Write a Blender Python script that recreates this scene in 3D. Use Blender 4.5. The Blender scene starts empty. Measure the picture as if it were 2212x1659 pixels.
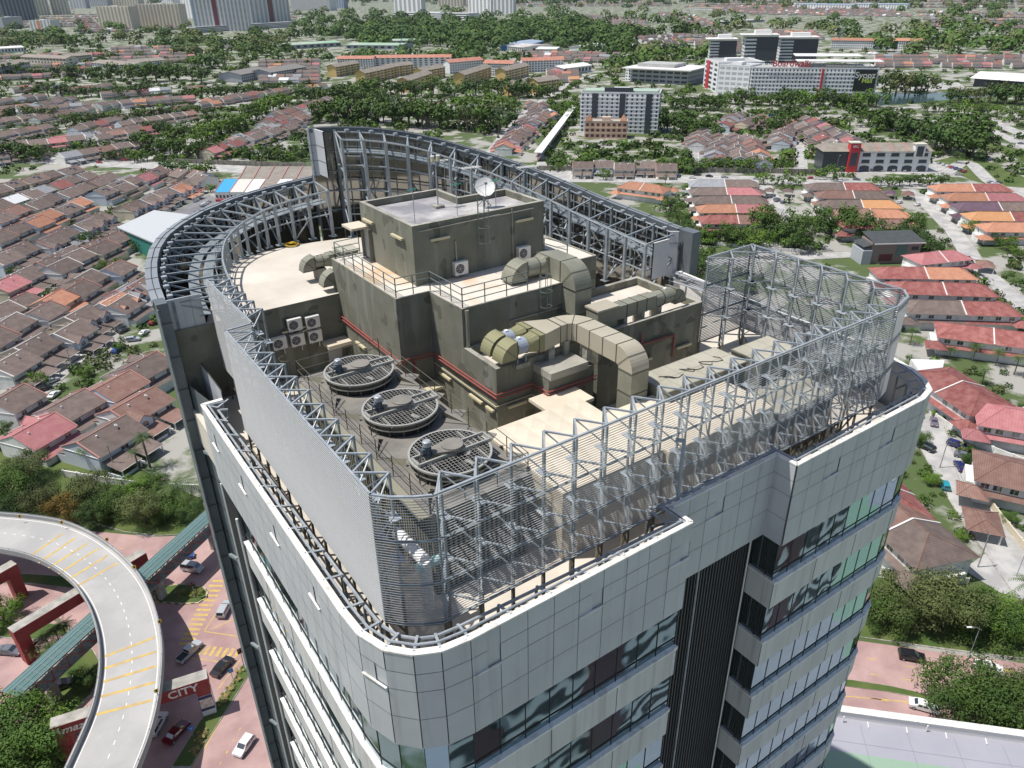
import bpy, math, random
from mathutils import Vector, Matrix
random.seed(11)
S = bpy.context.scene
COL = S.collection
# ---------------------------------------------------------------- camera
FPX = 1615.1
R0 = Vector((0.82153176, -0.56998734, -0.01414194))
R1 = Vector((-0.27715757, -0.37755015, -0.8835381))
R2 = Vector((0.49826624, 0.72977416, -0.46814574))
CAMH = 105.0
cd = bpy.data.cameras.new('camera'); cam = bpy.data.objects.new('camera', cd); COL.objects.link(cam)
cd.sensor_width = 36.0; cd.lens = FPX / 2212 * 36; cd.clip_start = 0.5; cd.clip_end = 60000
M = Matrix.Identity(4)
for i in range(3):
    M[i][0] = R0[i]; M[i][1] = -R1[i]; M[i][2] = -R2[i]
M[2][3] = CAMH
cam.matrix_world = M
S.camera = cam
S.render.resolution_x = 1024; S.render.resolution_y = 768
# ---------------------------------------------------------------- world, sun
SUNV = Vector((-0.404, 0.233, 1.0)).normalized()
ELEV = math.asin(SUNV.z)
w = bpy.data.worlds.new('World'); S.world = w; w.use_nodes = True
nt = w.node_tree; nt.nodes.clear()
sky = nt.nodes.new('ShaderNodeTexSky'); sky.sky_type = 'NISHITA'; sky.sun_disc = False
sky.sun_elevation = ELEV; sky.sun_rotation = math.atan2(SUNV.x, SUNV.y)
sky.air_density = 1.0; sky.dust_density = 1.5; sky.altitude = 50
bg = nt.nodes.new('ShaderNodeBackground'); bg.inputs[1].default_value = 0.105
wo = nt.nodes.new('ShaderNodeOutputWorld')
nt.links.new(sky.outputs[0], bg.inputs[0]); nt.links.new(bg.outputs[0], wo.inputs[0])
sd = bpy.data.lights.new('sun', 'SUN'); sd.energy = 4.9; sd.angle = math.radians(0.53); sd.color = (1.0, 0.96, 0.9)
so = bpy.data.objects.new('sun', sd); COL.objects.link(so)
so.rotation_euler = SUNV.to_track_quat('Z', 'Y').to_euler(); so.location = (0, 0, 300)
S.view_settings.view_transform = 'Standard'; S.view_settings.look = 'None'
S.view_settings.exposure = 0.0; S.view_settings.gamma = 1.0
S.render.engine = 'CYCLES'
S.cycles.max_bounces = 6; S.cycles.diffuse_bounces = 3; S.cycles.glossy_bounces = 3; S.cycles.volume_bounces = 0
# ---------------------------------------------------------------- projection of a photo point onto a known real surface
def ray(x, y):
    a = (x - 1106) / FPX; b = (y - 829.5) / FPX
    return R0 * a + R1 * b + R2
def G(x, y, z=0.0):                       # point at real height z
    r = ray(x, y); t = (z - CAMH) / r.z
    return Vector((r.x * t, r.y * t, z))
K = 18.0                                   # tower module: 18 m
def U(x, y, z): return Vector((K * x, K * y, CAMH - K * z))
def WX(px, py, xu):                        # point on the wall plane x = xu
    r = ray(px, py); t = K * xu / r.x; return Vector((r.x * t, r.y * t, CAMH + r.z * t))
def WY(px, py, yu):
    r = ray(px, py); t = K * yu / r.y; return Vector((r.x * t, r.y * t, CAMH + r.z * t))
# ---------------------------------------------------------------- materials
MATS = {}
def lin(c): return tuple(c) + (1.0,)
def mat(name, c, rough=0.7, metal=0.0, c2=None, scale=1.0, detail=4, stretch=(1, 1, 1), bump=0.0, bscale=None,
        spec=0.5, rnd=0.0, sharp=(0.4, 0.6), coord='Object'):
    if name in MATS: return MATS[name]
    m = bpy.data.materials.new(name); m.use_nodes = True; MATS[name] = m
    t = m.node_tree; b = t.nodes['Principled BSDF']
    b.inputs['Base Color'].default_value = lin(c); b.inputs['Roughness'].default_value = rough
    b.inputs['Metallic'].default_value = metal; b.inputs['Specular IOR Level'].default_value = spec
    out = None
    L = t.links.new
    if c2 is not None or bump:
        tc = t.nodes.new('ShaderNodeTexCoord'); mp = t.nodes.new('ShaderNodeMapping')
        mp.inputs['Scale'].default_value = stretch
        L(tc.outputs[coord], mp.inputs[0])
    if c2 is not None:
        n = t.nodes.new('ShaderNodeTexNoise'); n.inputs['Scale'].default_value = scale; n.inputs['Detail'].default_value = detail
        n.inputs['Roughness'].default_value = 0.6
        L(mp.outputs[0], n.inputs['Vector'])
        r = t.nodes.new('ShaderNodeValToRGB'); r.color_ramp.elements[0].position = sharp[0]; r.color_ramp.elements[1].position = sharp[1]
        r.color_ramp.elements[0].color = lin(c); r.color_ramp.elements[1].color = lin(c2)
        L(n.outputs['Fac'], r.inputs[0]); out = r.outputs[0]
    if rnd:
        oi = t.nodes.new('ShaderNodeObjectInfo'); h = t.nodes.new('ShaderNodeHueSaturation')
        mr = t.nodes.new('ShaderNodeMapRange'); mr.inputs[3].default_value = 1 - rnd; mr.inputs[4].default_value = 1 + rnd
        L(oi.outputs['Random'], mr.inputs[0]); L(mr.outputs[0], h.inputs['Value'])
        if out: L(out, h.inputs['Color'])
        else: h.inputs['Color'].default_value = lin(c)
        out = h.outputs[0]
    if out: L(out, b.inputs['Base Color'])
    if bump:
        n2 = t.nodes.new('ShaderNodeTexNoise'); n2.inputs['Scale'].default_value = bscale or scale * 3; n2.inputs['Detail'].default_value = 3
        L(mp.outputs[0], n2.inputs['Vector'])
        bu = t.nodes.new('ShaderNodeBump'); bu.inputs['Strength'].default_value = bump; bu.inputs['Distance'].default_value = 0.1
        L(n2.outputs['Fac'], bu.inputs['Height']); L(bu.outputs[0], b.inputs['Normal'])
    return m
def stained(name, c, c2, c3, base=0.35, streak=1.2):
    """painted concrete: broad patches, vertical streaks and repainted blotches"""
    m = mat(name, c, 0.85, c2=c2, scale=base, detail=6, sharp=(0.42, 0.62), bump=0.15, bscale=6)
    t = m.node_tree; b = t.nodes['Principled BSDF']; L = t.links.new
    src = b.inputs['Base Color'].links[0].from_socket
    tc = t.nodes.new('ShaderNodeTexCoord'); mp = t.nodes.new('ShaderNodeMapping'); mp.inputs['Scale'].default_value = (streak, streak, streak * 0.12)
    n = t.nodes.new('ShaderNodeTexNoise'); n.inputs['Scale'].default_value = 1.0; n.inputs['Detail'].default_value = 5
    L(tc.outputs['Object'], mp.inputs[0]); L(mp.outputs[0], n.inputs[0])
    r = t.nodes.new('ShaderNodeValToRGB'); r.color_ramp.elements[0].position = 0.56; r.color_ramp.elements[1].position = 0.64
    L(n.outputs['Fac'], r.inputs[0])
    mx = t.nodes.new('ShaderNodeMixRGB'); mx.inputs[2].default_value = lin(c3)
    ml = t.nodes.new('ShaderNodeMath'); ml.operation = 'MULTIPLY'; ml.inputs[1].default_value = 0.6
    L(r.outputs[0], ml.inputs[0]); L(ml.outputs[0], mx.inputs[0]); L(src, mx.inputs[1])
    # hard-edged repaint blotches
    n3 = t.nodes.new('ShaderNodeTexNoise'); n3.inputs['Scale'].default_value = 0.8; n3.inputs['Detail'].default_value = 1.5
    mp3 = t.nodes.new('ShaderNodeMapping'); mp3.inputs['Location'].default_value = (31, 7, 3); L(tc.outputs['Object'], mp3.inputs[0]); L(mp3.outputs[0], n3.inputs[0])
    r3 = t.nodes.new('ShaderNodeValToRGB'); r3.color_ramp.elements[0].position = 0.63; r3.color_ramp.elements[1].position = 0.64
    L(n3.outputs['Fac'], r3.inputs[0])
    mx2 = t.nodes.new('ShaderNodeMixRGB'); mx2.inputs[2].default_value = lin([v * 0.62 for v in c])
    m3 = t.nodes.new('ShaderNodeMath'); m3.operation = 'MULTIPLY'; m3.inputs[1].default_value = 0.7
    L(r3.outputs[0], m3.inputs[0]); L(m3.outputs[0], mx2.inputs[0]); L(mx.outputs[0], mx2.inputs[1])
    L(mx2.outputs[0], b.inputs['Base Color'])
    return m
def tiles(name, c, c2, rows=3.0, ob='Object'):
    """tiled roof: fine course lines running along local x, blotchy weathering, per-house tint"""
    m = mat(name, c, 0.8, c2=c2, scale=0.5, detail=5, sharp=(0.35, 0.7), rnd=0.18)
    t = m.node_tree; b = t.nodes['Principled BSDF']; L = t.links.new
    src = b.inputs['Base Color'].links[0].from_socket
    tc = t.nodes.new('ShaderNodeTexCoord'); wv = t.nodes.new('ShaderNodeTexWave'); wv.bands_direction = 'X'
    wv.inputs['Scale'].default_value = rows * 0.33; wv.inputs['Distortion'].default_value = 0.3
    L(tc.outputs['Object'], wv.inputs[0])
    mx = t.nodes.new('ShaderNodeMixRGB'); mx.blend_type = 'MULTIPLY'; mx.inputs[0].default_value = 0.35
    L(src, mx.inputs[1]); L(wv.outputs['Color'], mx.inputs[2]); L(mx.outputs[0], b.inputs['Base Color'])
    return m
CONC = stained('olive_render', (0.155, 0.155, 0.118), (0.20, 0.20, 0.16), (0.26, 0.265, 0.23))
CONC2 = stained('bare_cement', (0.30, 0.29, 0.25), (0.40, 0.385, 0.33), (0.2, 0.19, 0.16))
DECKM = mat('pale_screed', (0.50, 0.455, 0.39), 0.9, c2=(0.66, 0.61, 0.53), scale=0.22, detail=8, sharp=(0.35, 0.65), bump=0.1)
RUSTD = mat('rust_stained_screed', (0.64, 0.59, 0.52), 0.9, c2=(0.55, 0.33, 0.14), scale=0.33, detail=7, sharp=(0.5, 0.75), bump=0.1)
GREYR = mat('grey_membrane', (0.22, 0.215, 0.235), 0.7, c2=(0.52, 0.50, 0.48), scale=0.45, detail=9, sharp=(0.38, 0.66), bump=0.1)
GALV = mat('galvanised_steel', (0.29, 0.325, 0.355), 0.5, 0.15, c2=(0.39, 0.42, 0.45), scale=2.0)
GALVD = mat('painted_grey_steel', (0.17, 0.20, 0.215), 0.55, 0.1, c2=(0.25, 0.285, 0.30), scale=1.5)
SLAT = mat('aluminium_slat', (0.37, 0.38, 0.385), 0.5, 0.0)
STEEL = mat('blue_grey_truss_steel', (0.26, 0.295, 0.315), 0.5, 0.1, c2=(0.33, 0.365, 0.385), scale=1.5)
SLATR = mat('weathered_bronze_frame', (0.16, 0.145, 0.11), 0.7)
PANEL = mat('aluminium_composite_panel', (0.46, 0.475, 0.50), 0.45, 0.0, c2=(0.50, 0.515, 0.54), scale=0.35, detail=3, rnd=0.0)
PANELM = mat('mid_grey_coping_panel', (0.22, 0.245, 0.27), 0.5, 0.0, c2=(0.26, 0.285, 0.31), scale=0.5)
PANELD = mat('dark_composite_panel', (0.115, 0.135, 0.15), 0.5, 0.1, c2=(0.15, 0.17, 0.185), scale=0.4)
BAND = mat('spandrel_panel', (0.52, 0.515, 0.51), 0.5, 0.0, c2=(0.60, 0.595, 0.585), scale=0.6, stretch=(1, 1, 0.15))
SILL = mat('white_sill', (0.80, 0.79, 0.76), 0.5, c2=(0.68, 0.66, 0.61), scale=1.2)
JOINT = mat('dark_joint', (0.035, 0.035, 0.035), 0.8)
JNTG = mat('grey_panel_joint', (0.17, 0.17, 0.175), 0.8)
LOUVD = mat('dark_ribbed_louvre', (0.04, 0.043, 0.047), 0.5, 0.1)
LOUVL = mat('louvre_rib', (0.07, 0.074, 0.078), 0.5, 0.1)
DUCT = mat('beige_duct', (0.44, 0.40, 0.31), 0.45, 0.1, c2=(0.47, 0.43, 0.34), scale=0.7)
DUCTO = mat('olive_duct', (0.235, 0.235, 0.185), 0.5, 0.15, c2=(0.28, 0.28, 0.22), scale=0.9)
COWL = mat('yellow_olive_cowl', (0.25, 0.24, 0.13), 0.55)
FANBL = mat('pale_blue_fan_casing', (0.30, 0.34, 0.40), 0.55)
DUCTJ = mat('duct_flange', (0.10, 0.095, 0.075), 0.7)
TANK = mat('cream_tank_panel', (0.60, 0.53, 0.42), 0.6, c2=(0.66, 0.59, 0.47), scale=0.4)
TANKG = mat('grey_concrete_lid', (0.36, 0.34, 0.27), 0.8, c2=(0.42, 0.40, 0.33), scale=0.5)
CTOP = mat('cooling_tower_deck', (0.16, 0.15, 0.135), 0.7, c2=(0.23, 0.215, 0.19), scale=0.5)
CSIDE = mat('cooling_tower_casing', (0.25, 0.24, 0.18), 0.7)
FSIDE = mat('fan_ring_olive', (0.115, 0.11, 0.085), 0.7)
RIMM = mat('fan_rim_steel', (0.40, 0.40, 0.37), 0.45, 0.2)
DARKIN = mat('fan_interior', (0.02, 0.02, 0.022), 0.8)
GRIL = mat('grille_wire', (0.42, 0.41, 0.38), 0.5, 0.2)
MOTOR = mat('motor_blue_grey', (0.10, 0.13, 0.16), 0.4, 0.2)
MOTORT = mat('motor_cowl', (0.40, 0.43, 0.46), 0.4, 0.2)
ACW = mat('ac_white', (0.74, 0.72, 0.68), 0.5)
ACG = mat('ac_grille', (0.10, 0.10, 0.11), 0.6)
REDP = mat('red_pipe_paint', (0.30, 0.075, 0.065), 0.5)
WHITE = mat('white_paint', (0.78, 0.77, 0.75), 0.5)
LIGHTC = mat('cream_batten', (0.56, 0.50, 0.33), 0.5)
DOORM = mat('grey_door', (0.42, 0.42, 0.42), 0.5)
def glass(name, c, rough=0.03, bumps=0.05, spec=1.0, metal=0.0):
    m = bpy.data.materials.new(name); m.use_nodes = True; MATS[name] = m
    t = m.node_tree; b = t.nodes['Principled BSDF']; L = t.links.new
    b.inputs['Base Color'].default_value = lin(c); b.inputs['Roughness'].default_value = rough
    b.inputs['Metallic'].default_value = metal; b.inputs['IOR'].default_value = 1.9; b.inputs['Specular IOR Level'].default_value = spec
    if bumps:
        tc = t.nodes.new('ShaderNodeTexCoord'); n = t.nodes.new('ShaderNodeTexNoise'); n.inputs['Scale'].default_value = 0.45; n.inputs['Detail'].default_value = 1.0
        L(tc.outputs['Object'], n.inputs[0]); bu = t.nodes.new('ShaderNodeBump'); bu.inputs['Strength'].default_value = bumps; bu.inputs['Distance'].default_value = 1.0
        L(n.outputs['Fac'], bu.inputs['Height']); L(bu.outputs[0], b.inputs['Normal'])
    return m
GLASS = glass('tinted_ribbon_glass', (0.24, 0.35, 0.40), metal=0.9, bumps=0.03)
GLASSI = glass('bronze_inner_glass', (0.26, 0.255, 0.24), metal=0.85, bumps=0.02, rough=0.08)
GLASSD = glass('dark_curtain_glass', (0.05, 0.065, 0.07), metal=0.3, bumps=0.04)
WING = glass('house_window_glass', (0.03, 0.04, 0.05), bumps=0.0)
def islands(m, amt, streak=.5):
    """tone differs a little from panel to panel, with faint run-off streaks"""
    t = m.node_tree; b = t.nodes['Principled BSDF']; L = t.links.new; src = b.inputs['Base Color'].links[0].from_socket
    ge = t.nodes.new('ShaderNodeNewGeometry'); mr = t.nodes.new('ShaderNodeMapRange'); mr.inputs[3].default_value = 1 - amt; mr.inputs[4].default_value = 1 + amt
    L(ge.outputs['Random Per Island'], mr.inputs[0]); h = t.nodes.new('ShaderNodeHueSaturation'); L(mr.outputs[0], h.inputs['Value']); L(src, h.inputs['Color'])
    tc = t.nodes.new('ShaderNodeTexCoord'); mp = t.nodes.new('ShaderNodeMapping'); mp.inputs['Scale'].default_value = (2.6, 2.6, .12); n = t.nodes.new('ShaderNodeTexNoise'); n.inputs['Scale'].default_value = 1.0; n.inputs['Detail'].default_value = 6
    L(tc.outputs['Object'], mp.inputs[0]); L(mp.outputs[0], n.inputs[0]); r = t.nodes.new('ShaderNodeValToRGB'); r.color_ramp.elements[0].position = .54; r.color_ramp.elements[1].position = .70; r.color_ramp.elements[1].color = (streak,) * 3 + (1,); r.color_ramp.elements[0].color = (0, 0, 0, 1)
    L(n.outputs['Fac'], r.inputs[0]); mx = t.nodes.new('ShaderNodeMixRGB'); mx.inputs[2].default_value = (.22, .20, .17, 1); L(r.outputs[0], mx.inputs[0]); L(h.outputs[0], mx.inputs[1]); L(mx.outputs[0], b.inputs['Base Color'])
islands(PANEL, .04, .2); islands(BAND, .04, .35); islands(SILL, .05, .4)
# ---------------------------------------------------------------- mesh builder
class MB:
    def __init__(s): s.v = []; s.f = []; s.m = []; s.mats = []
    def mi(s, m):
        if m not in s.mats: s.mats.append(m)
        return s.mats.index(m)
    def face(s, pts, m):
        i = len(s.v); s.v.extend([tuple(p) for p in pts]); s.f.append(tuple(range(i, i + len(pts)))); s.m.append(s.mi(m))
    def box(s, x0, x1, y0, y1, z0, z1, m):
        if x0 > x1: x0, x1 = x1, x0
        if y0 > y1: y0, y1 = y1, y0
        if z0 > z1: z0, z1 = z1, z0
        i = len(s.v); k = s.mi(m)
        s.v += [(x0, y0, z0), (x1, y0, z0), (x1, y1, z0), (x0, y1, z0), (x0, y0, z1), (x1, y0, z1), (x1, y1, z1), (x0, y1, z1)]
        for q in ((0, 3, 2, 1), (4, 5, 6, 7), (0, 1, 5, 4), (1, 2, 6, 5), (2, 3, 7, 6), (3, 0, 4, 7)):
            s.f.append(tuple(i + a for a in q)); s.m.append(k)
    def ubox(s, x0, x1, y0, y1, zt, zb, m): s.box(K * x0, K * x1, K * y0, K * y1, CAMH - K * zb, CAMH - K * zt, m)
    def bar(s, p, q, m, w=0.1, h=None, up=None):
        p = Vector(p); q = Vector(q); d = q - p
        if d.length < 1e-5: return
        h = h or w; d.normalize()
        u = Vector(up) if up else Vector((0, 0, 1))
        if abs(d.dot(u)) > 0.98: u = Vector((1, 0, 0))
        a = d.cross(u).normalized() * (w / 2); b = a.cross(d).normalized() * (h / 2)
        i = len(s.v); k = s.mi(m)
        for c in (p, q):
            for e in (a + b, -a + b, -a - b, a - b): s.v.append(tuple(c + e))
        for f in ((0, 1, 5, 4), (1, 2, 6, 5), (2, 3, 7, 6), (3, 0, 4, 7), (3, 2, 1, 0), (4, 5, 6, 7)):
            s.f.append(tuple(i + z for z in f)); s.m.append(k)
    def tube(s, p, q, m, r=0.05, n=8, r2=None, caps=True):
        p = Vector(p); q = Vector(q); d = (q - p).normalized(); r2 = r if r2 is None else r2
        u = Vector((0, 0, 1)) if abs(d.z) < 0.95 else Vector((1, 0, 0))
        a = d.cross(u).normalized(); b = a.cross(d).normalized(); i = len(s.v); k = s.mi(m)
        for c, rr in ((p, r), (q, r2)):
            for j in range(n):
                t = 2 * math.pi * j / n; s.v.append(tuple(c + a * (rr * math.cos(t)) + b * (rr * math.sin(t))))
        for j in range(n):
            s.f.append((i + j, i + (j + 1) % n, i + n + (j + 1) % n, i + n + j)); s.m.append(k)
        if caps:
            s.f.append(tuple(i + j for j in range(n))[::-1]); s.m.append(k)
            s.f.append(tuple(i + n + j for j in range(n))); s.m.append(k)
    def path(s, pts, m, r=0.05, n=6):
        for a, b in zip(pts, pts[1:]): s.tube(a, b, m, r, n)
    def prism(s, poly, z0, z1, m, mt=None, mb=None):
        n = len(poly); i = len(s.v); k = s.mi(m)
        for z in (z0, z1):
            for p in poly: s.v.append((p[0], p[1], z))
        for j in range(n): s.f.append((i + j, i + (j + 1) % n, i + n + (j + 1) % n, i + n + j)); s.m.append(k)
        s.f.append(tuple(i + n + j for j in range(n))); s.m.append(s.mi(mt or m))
        s.f.append(tuple(i + j for j in range(n))[::-1]); s.m.append(s.mi(mb or m))
    def wall(s, pts, z0, z1, m, off=0.0):
        for a, b in zip(pts, pts[1:]): s.face([(a[0], a[1], z0), (b[0], b[1], z0), (b[0], b[1], z1), (a[0], a[1], z1)], m)
    def mesh(s, name):
        me = bpy.data.meshes.new(name); me.from_pydata(s.v, [], s.f); me.update()
        for m in s.mats: me.materials.append(m)
        me.polygons.foreach_set('material_index', s.m)
        return me
    def build(s, name, parent=None, loc=None):
        o = bpy.data.objects.new(name, s.mesh(name)); COL.objects.link(o)
        if parent is not None:
            o.parent = parent
            o.matrix_parent_inverse = Matrix.Translation(parent.location).inverted()
        return o
def tag(o, label=None, cat=None, group=None, kind=None):
    if label: o['label'] = label
    if cat: o['category'] = cat
    if group: o['group'] = group
    if kind: o['kind'] = kind
    return o
def empty(name, loc, label, cat, group=None, rz=0.0):
    o = bpy.data.objects.new(name, None); COL.objects.link(o); o.location = loc; o.rotation_euler = (0, 0, rz)
    o.empty_display_size = 0.5
    return tag(o, label, cat, group)
def struct(mb, name):
    o = mb.build(name); o['kind'] = 'structure'; return o
def child(me, name, parent):
    o = bpy.data.objects.new(name, me); COL.objects.link(o); o.parent = parent; return o
def copy_tree(o, parent=None):
    c = o.copy(); COL.objects.link(c); c.parent = parent
    for ch in o.children: copy_tree(ch, c)
    return c
ORD = ['first', 'second', 'third', 'fourth', 'fifth', 'sixth', 'seventh', 'eighth', 'ninth', 'tenth', 'eleventh', 'twelfth', 'thirteenth', 'fourteenth', 'fifteenth', 'sixteenth', 'seventeenth', 'eighteenth', 'nineteenth', 'twentieth', 'twenty-first', 'twenty-second', 'twenty-third', 'twenty-fourth', 'twenty-fifth', 'twenty-sixth', 'twenty-seventh', 'twenty-eighth', 'twenty-ninth', 'thirtieth']
def resample(pts, step):
    """points every ~step along a 2-D polyline"""
    out = [Vector(pts[0])]
    for a, b in zip(pts, pts[1:]):
        a = Vector(a); b = Vector(b); n = max(1, round((b - a).length / step))
        for i in range(1, n + 1): out.append(a.lerp(b, i / n))
    return out
def offset(pts, d):
    """offset an open 2-D polyline to its left by d"""
    out = []
    for i, p in enumerate(pts):
        p = Vector(p[:2]); t = Vector((0, 0))
        if i > 0: t += (p - Vector(pts[i - 1][:2])).normalized()
        if i < len(pts) - 1: t += (Vector(pts[i + 1][:2]) - p).normalized()
        t.normalize(); out.append(p + Vector((-t.y, t.x)) * d)
    return out
# ================================================================ THE TOWER
tower = empty('office_tower', U(1.3, 1.5, 5.8333), 'tall grey office tower with ribbon windows and a stepped roof full of plant', 'office tower')
ZG = 0.0
OUTL = [(0.41, 2.2186), (0.347, 2.2186), (0.347, 1.15), (0.352, 1.07), (0.375, 1.004), (0.4161, 0.9603), (0.4643, 0.937), (0.5251, 0.930), (1.1475, 0.930)]
RECE = [(1.1475, 0.930), (1.1475, 1.0), (1.550, 1.0), (1.550, 0.935)]
OUTR = [(1.550, 0.935), (2.1643, 0.935), (2.236, 0.952), (2.290, 1.0), (2.325, 1.06), (2.36, 1.16), (2.385, 1.35), (2.39, 1.7), (2.42, 2.2)]
def um(pts): return [(K * x, K * y) for x, y in pts]
ZF0, ZF1 = CAMH - K * 1.13, CAMH - K * 1.4045
# --- fascia: four courses of panels with open joints over a dark backing
def fascia_wall(mb, pts, rows, step, gap=0.026, opens=True):
    pp = resample(pts, step); n = 0
    for i, (a, b) in enumerate(zip(pp, pp[1:])):
        d = (b - a); L_ = d.length; t = d / L_; nrm = Vector((t.y, -t.x))
        a2 = a + t * gap / 2; b2 = b - t * gap / 2
        for r, (z1, z0) in enumerate(zip(rows, rows[1:])):
            zt = z1 - gap / 2; zb = z0 + gap / 2
            o = nrm * 0.05
            if opens and r == 1 and i % 4 == 2 and L_ > 0.9:
                o = -nrm * 0.12
                mid = a2.lerp(b2, 0.55)
                q = [a2 + nrm * .05, b2 + nrm * .05]
                mb.face([(a2.x + nrm.x * .05, a2.y + nrm.y * .05, zb), (mid.x + nrm.x * .05, mid.y + nrm.y * .05, zb), (mid.x + nrm.x * .05, mid.y + nrm.y * .05, zt), (a2.x + nrm.x * .05, a2.y + nrm.y * .05, zt)], PANEL)
                p0 = mid + nrm * .012; p1 = b2 + nrm * .012
                mb.face([(p0.x, p0.y, zb), (p1.x, p1.y, zb), (p1.x, p1.y, zt), (p0.x, p0.y, zt)], PANEL)
                mb.bar((a2.x + nrm.x * .09, a2.y + nrm.y * .09, zb - .01), (b2.x + nrm.x * .09, b2.y + nrm.y * .09, zb - .01), SILL, 0.08, 0.05)
                continue
            p0 = a2 + o; p1 = b2 + o
            mb.face([(p0.x, p0.y, zb), (p1.x, p1.y, zb), (p1.x, p1.y, zt), (p0.x, p0.y, zt)], PANEL)
rowsF = [ZF0 - 0.02, ZF0 - 0.95, ZF0 - 1.85, ZF0 - 3.3, ZF1 + .02]
fasc = MB()
fasc.wall(um(OUTL), ZF1, ZF0, JNTG); fascia_wall(fasc, um(OUTL), rowsF, 1.23)
fasc.wall(um(RECE), ZF1, ZF0, JNTG); fascia_wall(fasc, um(RECE[:2]), rowsF, 1.3, opens=False)
fascia_wall(fasc, um(RECE[1:3]), rowsF, 1.23); fascia_wall(fasc, um(RECE[2:]), rowsF, 1.3, opens=False)
fasc.wall(um(OUTR), ZF1, ZF0, JNTG); fascia_wall(fasc, um(OUTR), rowsF, 1.3)
# separate short return further back on the left
LRET = [(0.425, 2.53), (0.425, 2.28)]
fasc.wall(um(LRET), ZF1 + 0.6, ZF0 + .0, JNTG); fascia_wall(fasc, um(LRET), [ZF0 - .02, ZF0 - 1.2, ZF0 - 2.6, ZF1 + .62], 1.3, opens=False)
# inside faces of the parapet
allo = um(OUTL) + um(RECE[1:3]) + um(OUTR)
ins = offset(allo, 0.22)
fasc.wall([tuple(p) for p in ins], ZF0 - 3.0, ZF0, PANEL)
fasc.build('fascia', tower)
# coping and the twin pipe rails on brackets behind it
cop = MB()
for a, b, c, d in zip(allo, allo[1:], ins, ins[1:]):
    for (p, q, r_, s_) in ((a, b, d, c),):
        cop.face([(p[0], p[1], ZF0 + .04), (q[0], q[1], ZF0 + .04), (r_[0], r_[1], ZF0 + .04), (s_[0], s_[1], ZF0 + .04)], SILL)
for a, b in zip(allo, allo[1:]): cop.bar((a[0], a[1], ZF0 + .01), (b[0], b[1], ZF0 + .01), SILL, 0.14, 0.07)
cop.build('coping', tower)
rl = MB()
for d, z, r in ((0.42, .02, .055), (0.95, -.25, .07)):
    pts = offset(allo, d); rl.path([(p.x, p.y, ZF0 + z) for p in pts], GALV, r)
pts = resample([tuple(p) for p in offset(allo, 0.42)], 1.85); pt2 = resample([tuple(p) for p in offset(allo, 0.95)], 1.85)
for p in pts:
    q = min(pt2, key=lambda k: (k - p).length); o = (p - q).normalized()
    e = p + o * 0.3
    rl.bar((e.x, e.y, ZF0 + .02), (q.x, q.y, ZF0 - .1), GALV, 0.1, 0.06)
    rl.bar((q.x, q.y, ZF0 - .25), (q.x, q.y, CAMH - K * 1.285), GALVD, 0.09)
    rl.bar((e.x, e.y, ZF0 - .9), (q.x, q.y, ZF0 - 1.2), GALVD, 0.08)
rl.build('pipe_rail', tower)
# --- floors: ribbon glass, projecting band, white ledge
FL = K * 0.2416; BH = K * 0.1; SILL0 = CAMH - K * 1.545
segA = um([(0.347, 2.032)] + OUTL[2:]); segB = um(OUTR)
for fl in range(18):
    zs = SILL0 - fl * FL; zb = zs - BH; ztop = (ZF1 if fl == 0 else zs + (FL - BH))
    for seg in (segA, segB):
        gl = MB(); bd = MB(); mu = MB()
        i1 = [tuple(p) for p in offset(seg, 0.16)]
        gl.wall(i1, zs - .05, ztop, GLASS)
        # returns into the recess
        bd.wall(seg, zb, zs, BAND)
        bd.wall(i1, zb, zb + .01, BAND)
        for a, b, c, d in zip(seg, seg[1:], i1, i1[1:]):
            bd.face([(a[0], a[1], zb), (b[0], b[1], zb), (d[0], d[1], zb), (c[0], c[1], zb)], BAND)
        lo = [tuple(p) for p in offset(seg, -0.05)]; li = [tuple(p) for p in offset(seg, 0.17)]
        for a, b, c, d in zip(lo, lo[1:], li, li[1:]):
            bd.face([(a[0], a[1], zs + .02), (b[0], b[1], zs + .02), (d[0], d[1], zs + .1), (c[0], c[1], zs + .1)], SILL)
            bd.face([(a[0], a[1], zs - .1), (b[0], b[1], zs - .1), (b[0], b[1], zs + .02), (a[0], a[1], zs + .02)], SILL)
        pp = resample(seg, 1.23 if seg is segA else 1.3)
        po = offset([tuple(p) for p in pp], 0.14); pj = offset([tuple(p) for p in pp], -0.005)
        for p in po: mu.bar((p.x, p.y, zs), (p.x, p.y, ztop), JOINT, 0.022)
        mu.path([(p.x, p.y, zs + 0.55) for p in po], JOINT, 0.022, 4)
        for p in pj[::3]: bd.bar((p.x, p.y, zb), (p.x, p.y, zs - .1), JOINT, 0.02)
        x, y0, y1 = (1.1475, 0.93, 1.06) if seg is segA else (1.55, 0.935, 1.06)
        sgn = 1 if x < 1.3 else -1
        bd.box(K * x, K * x - sgn * 0.2, K * y0 + .01, K * y1, zb, zs, BAND)
        bd.box(K * x + sgn * 0.04, K * x - sgn * 0.22, K * y0 - .04, K * y1, zs + .005, zs + .09, SILL)
        gl.box(K * x - sgn * .14, K * x - sgn * .17, K * y0 + .17, K * y1, zs + .1, ztop, GLASSD)
        mu.bar((K * x - sgn * .12, K * y0 + .7, zs), (K * x - sgn * .12, K * y0 + .7, ztop), JOINT, 0.07)
        gl.build('ribbon_window', tower); bd.build('spandrel_band', tower); mu.build('window_frame', tower)
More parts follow.
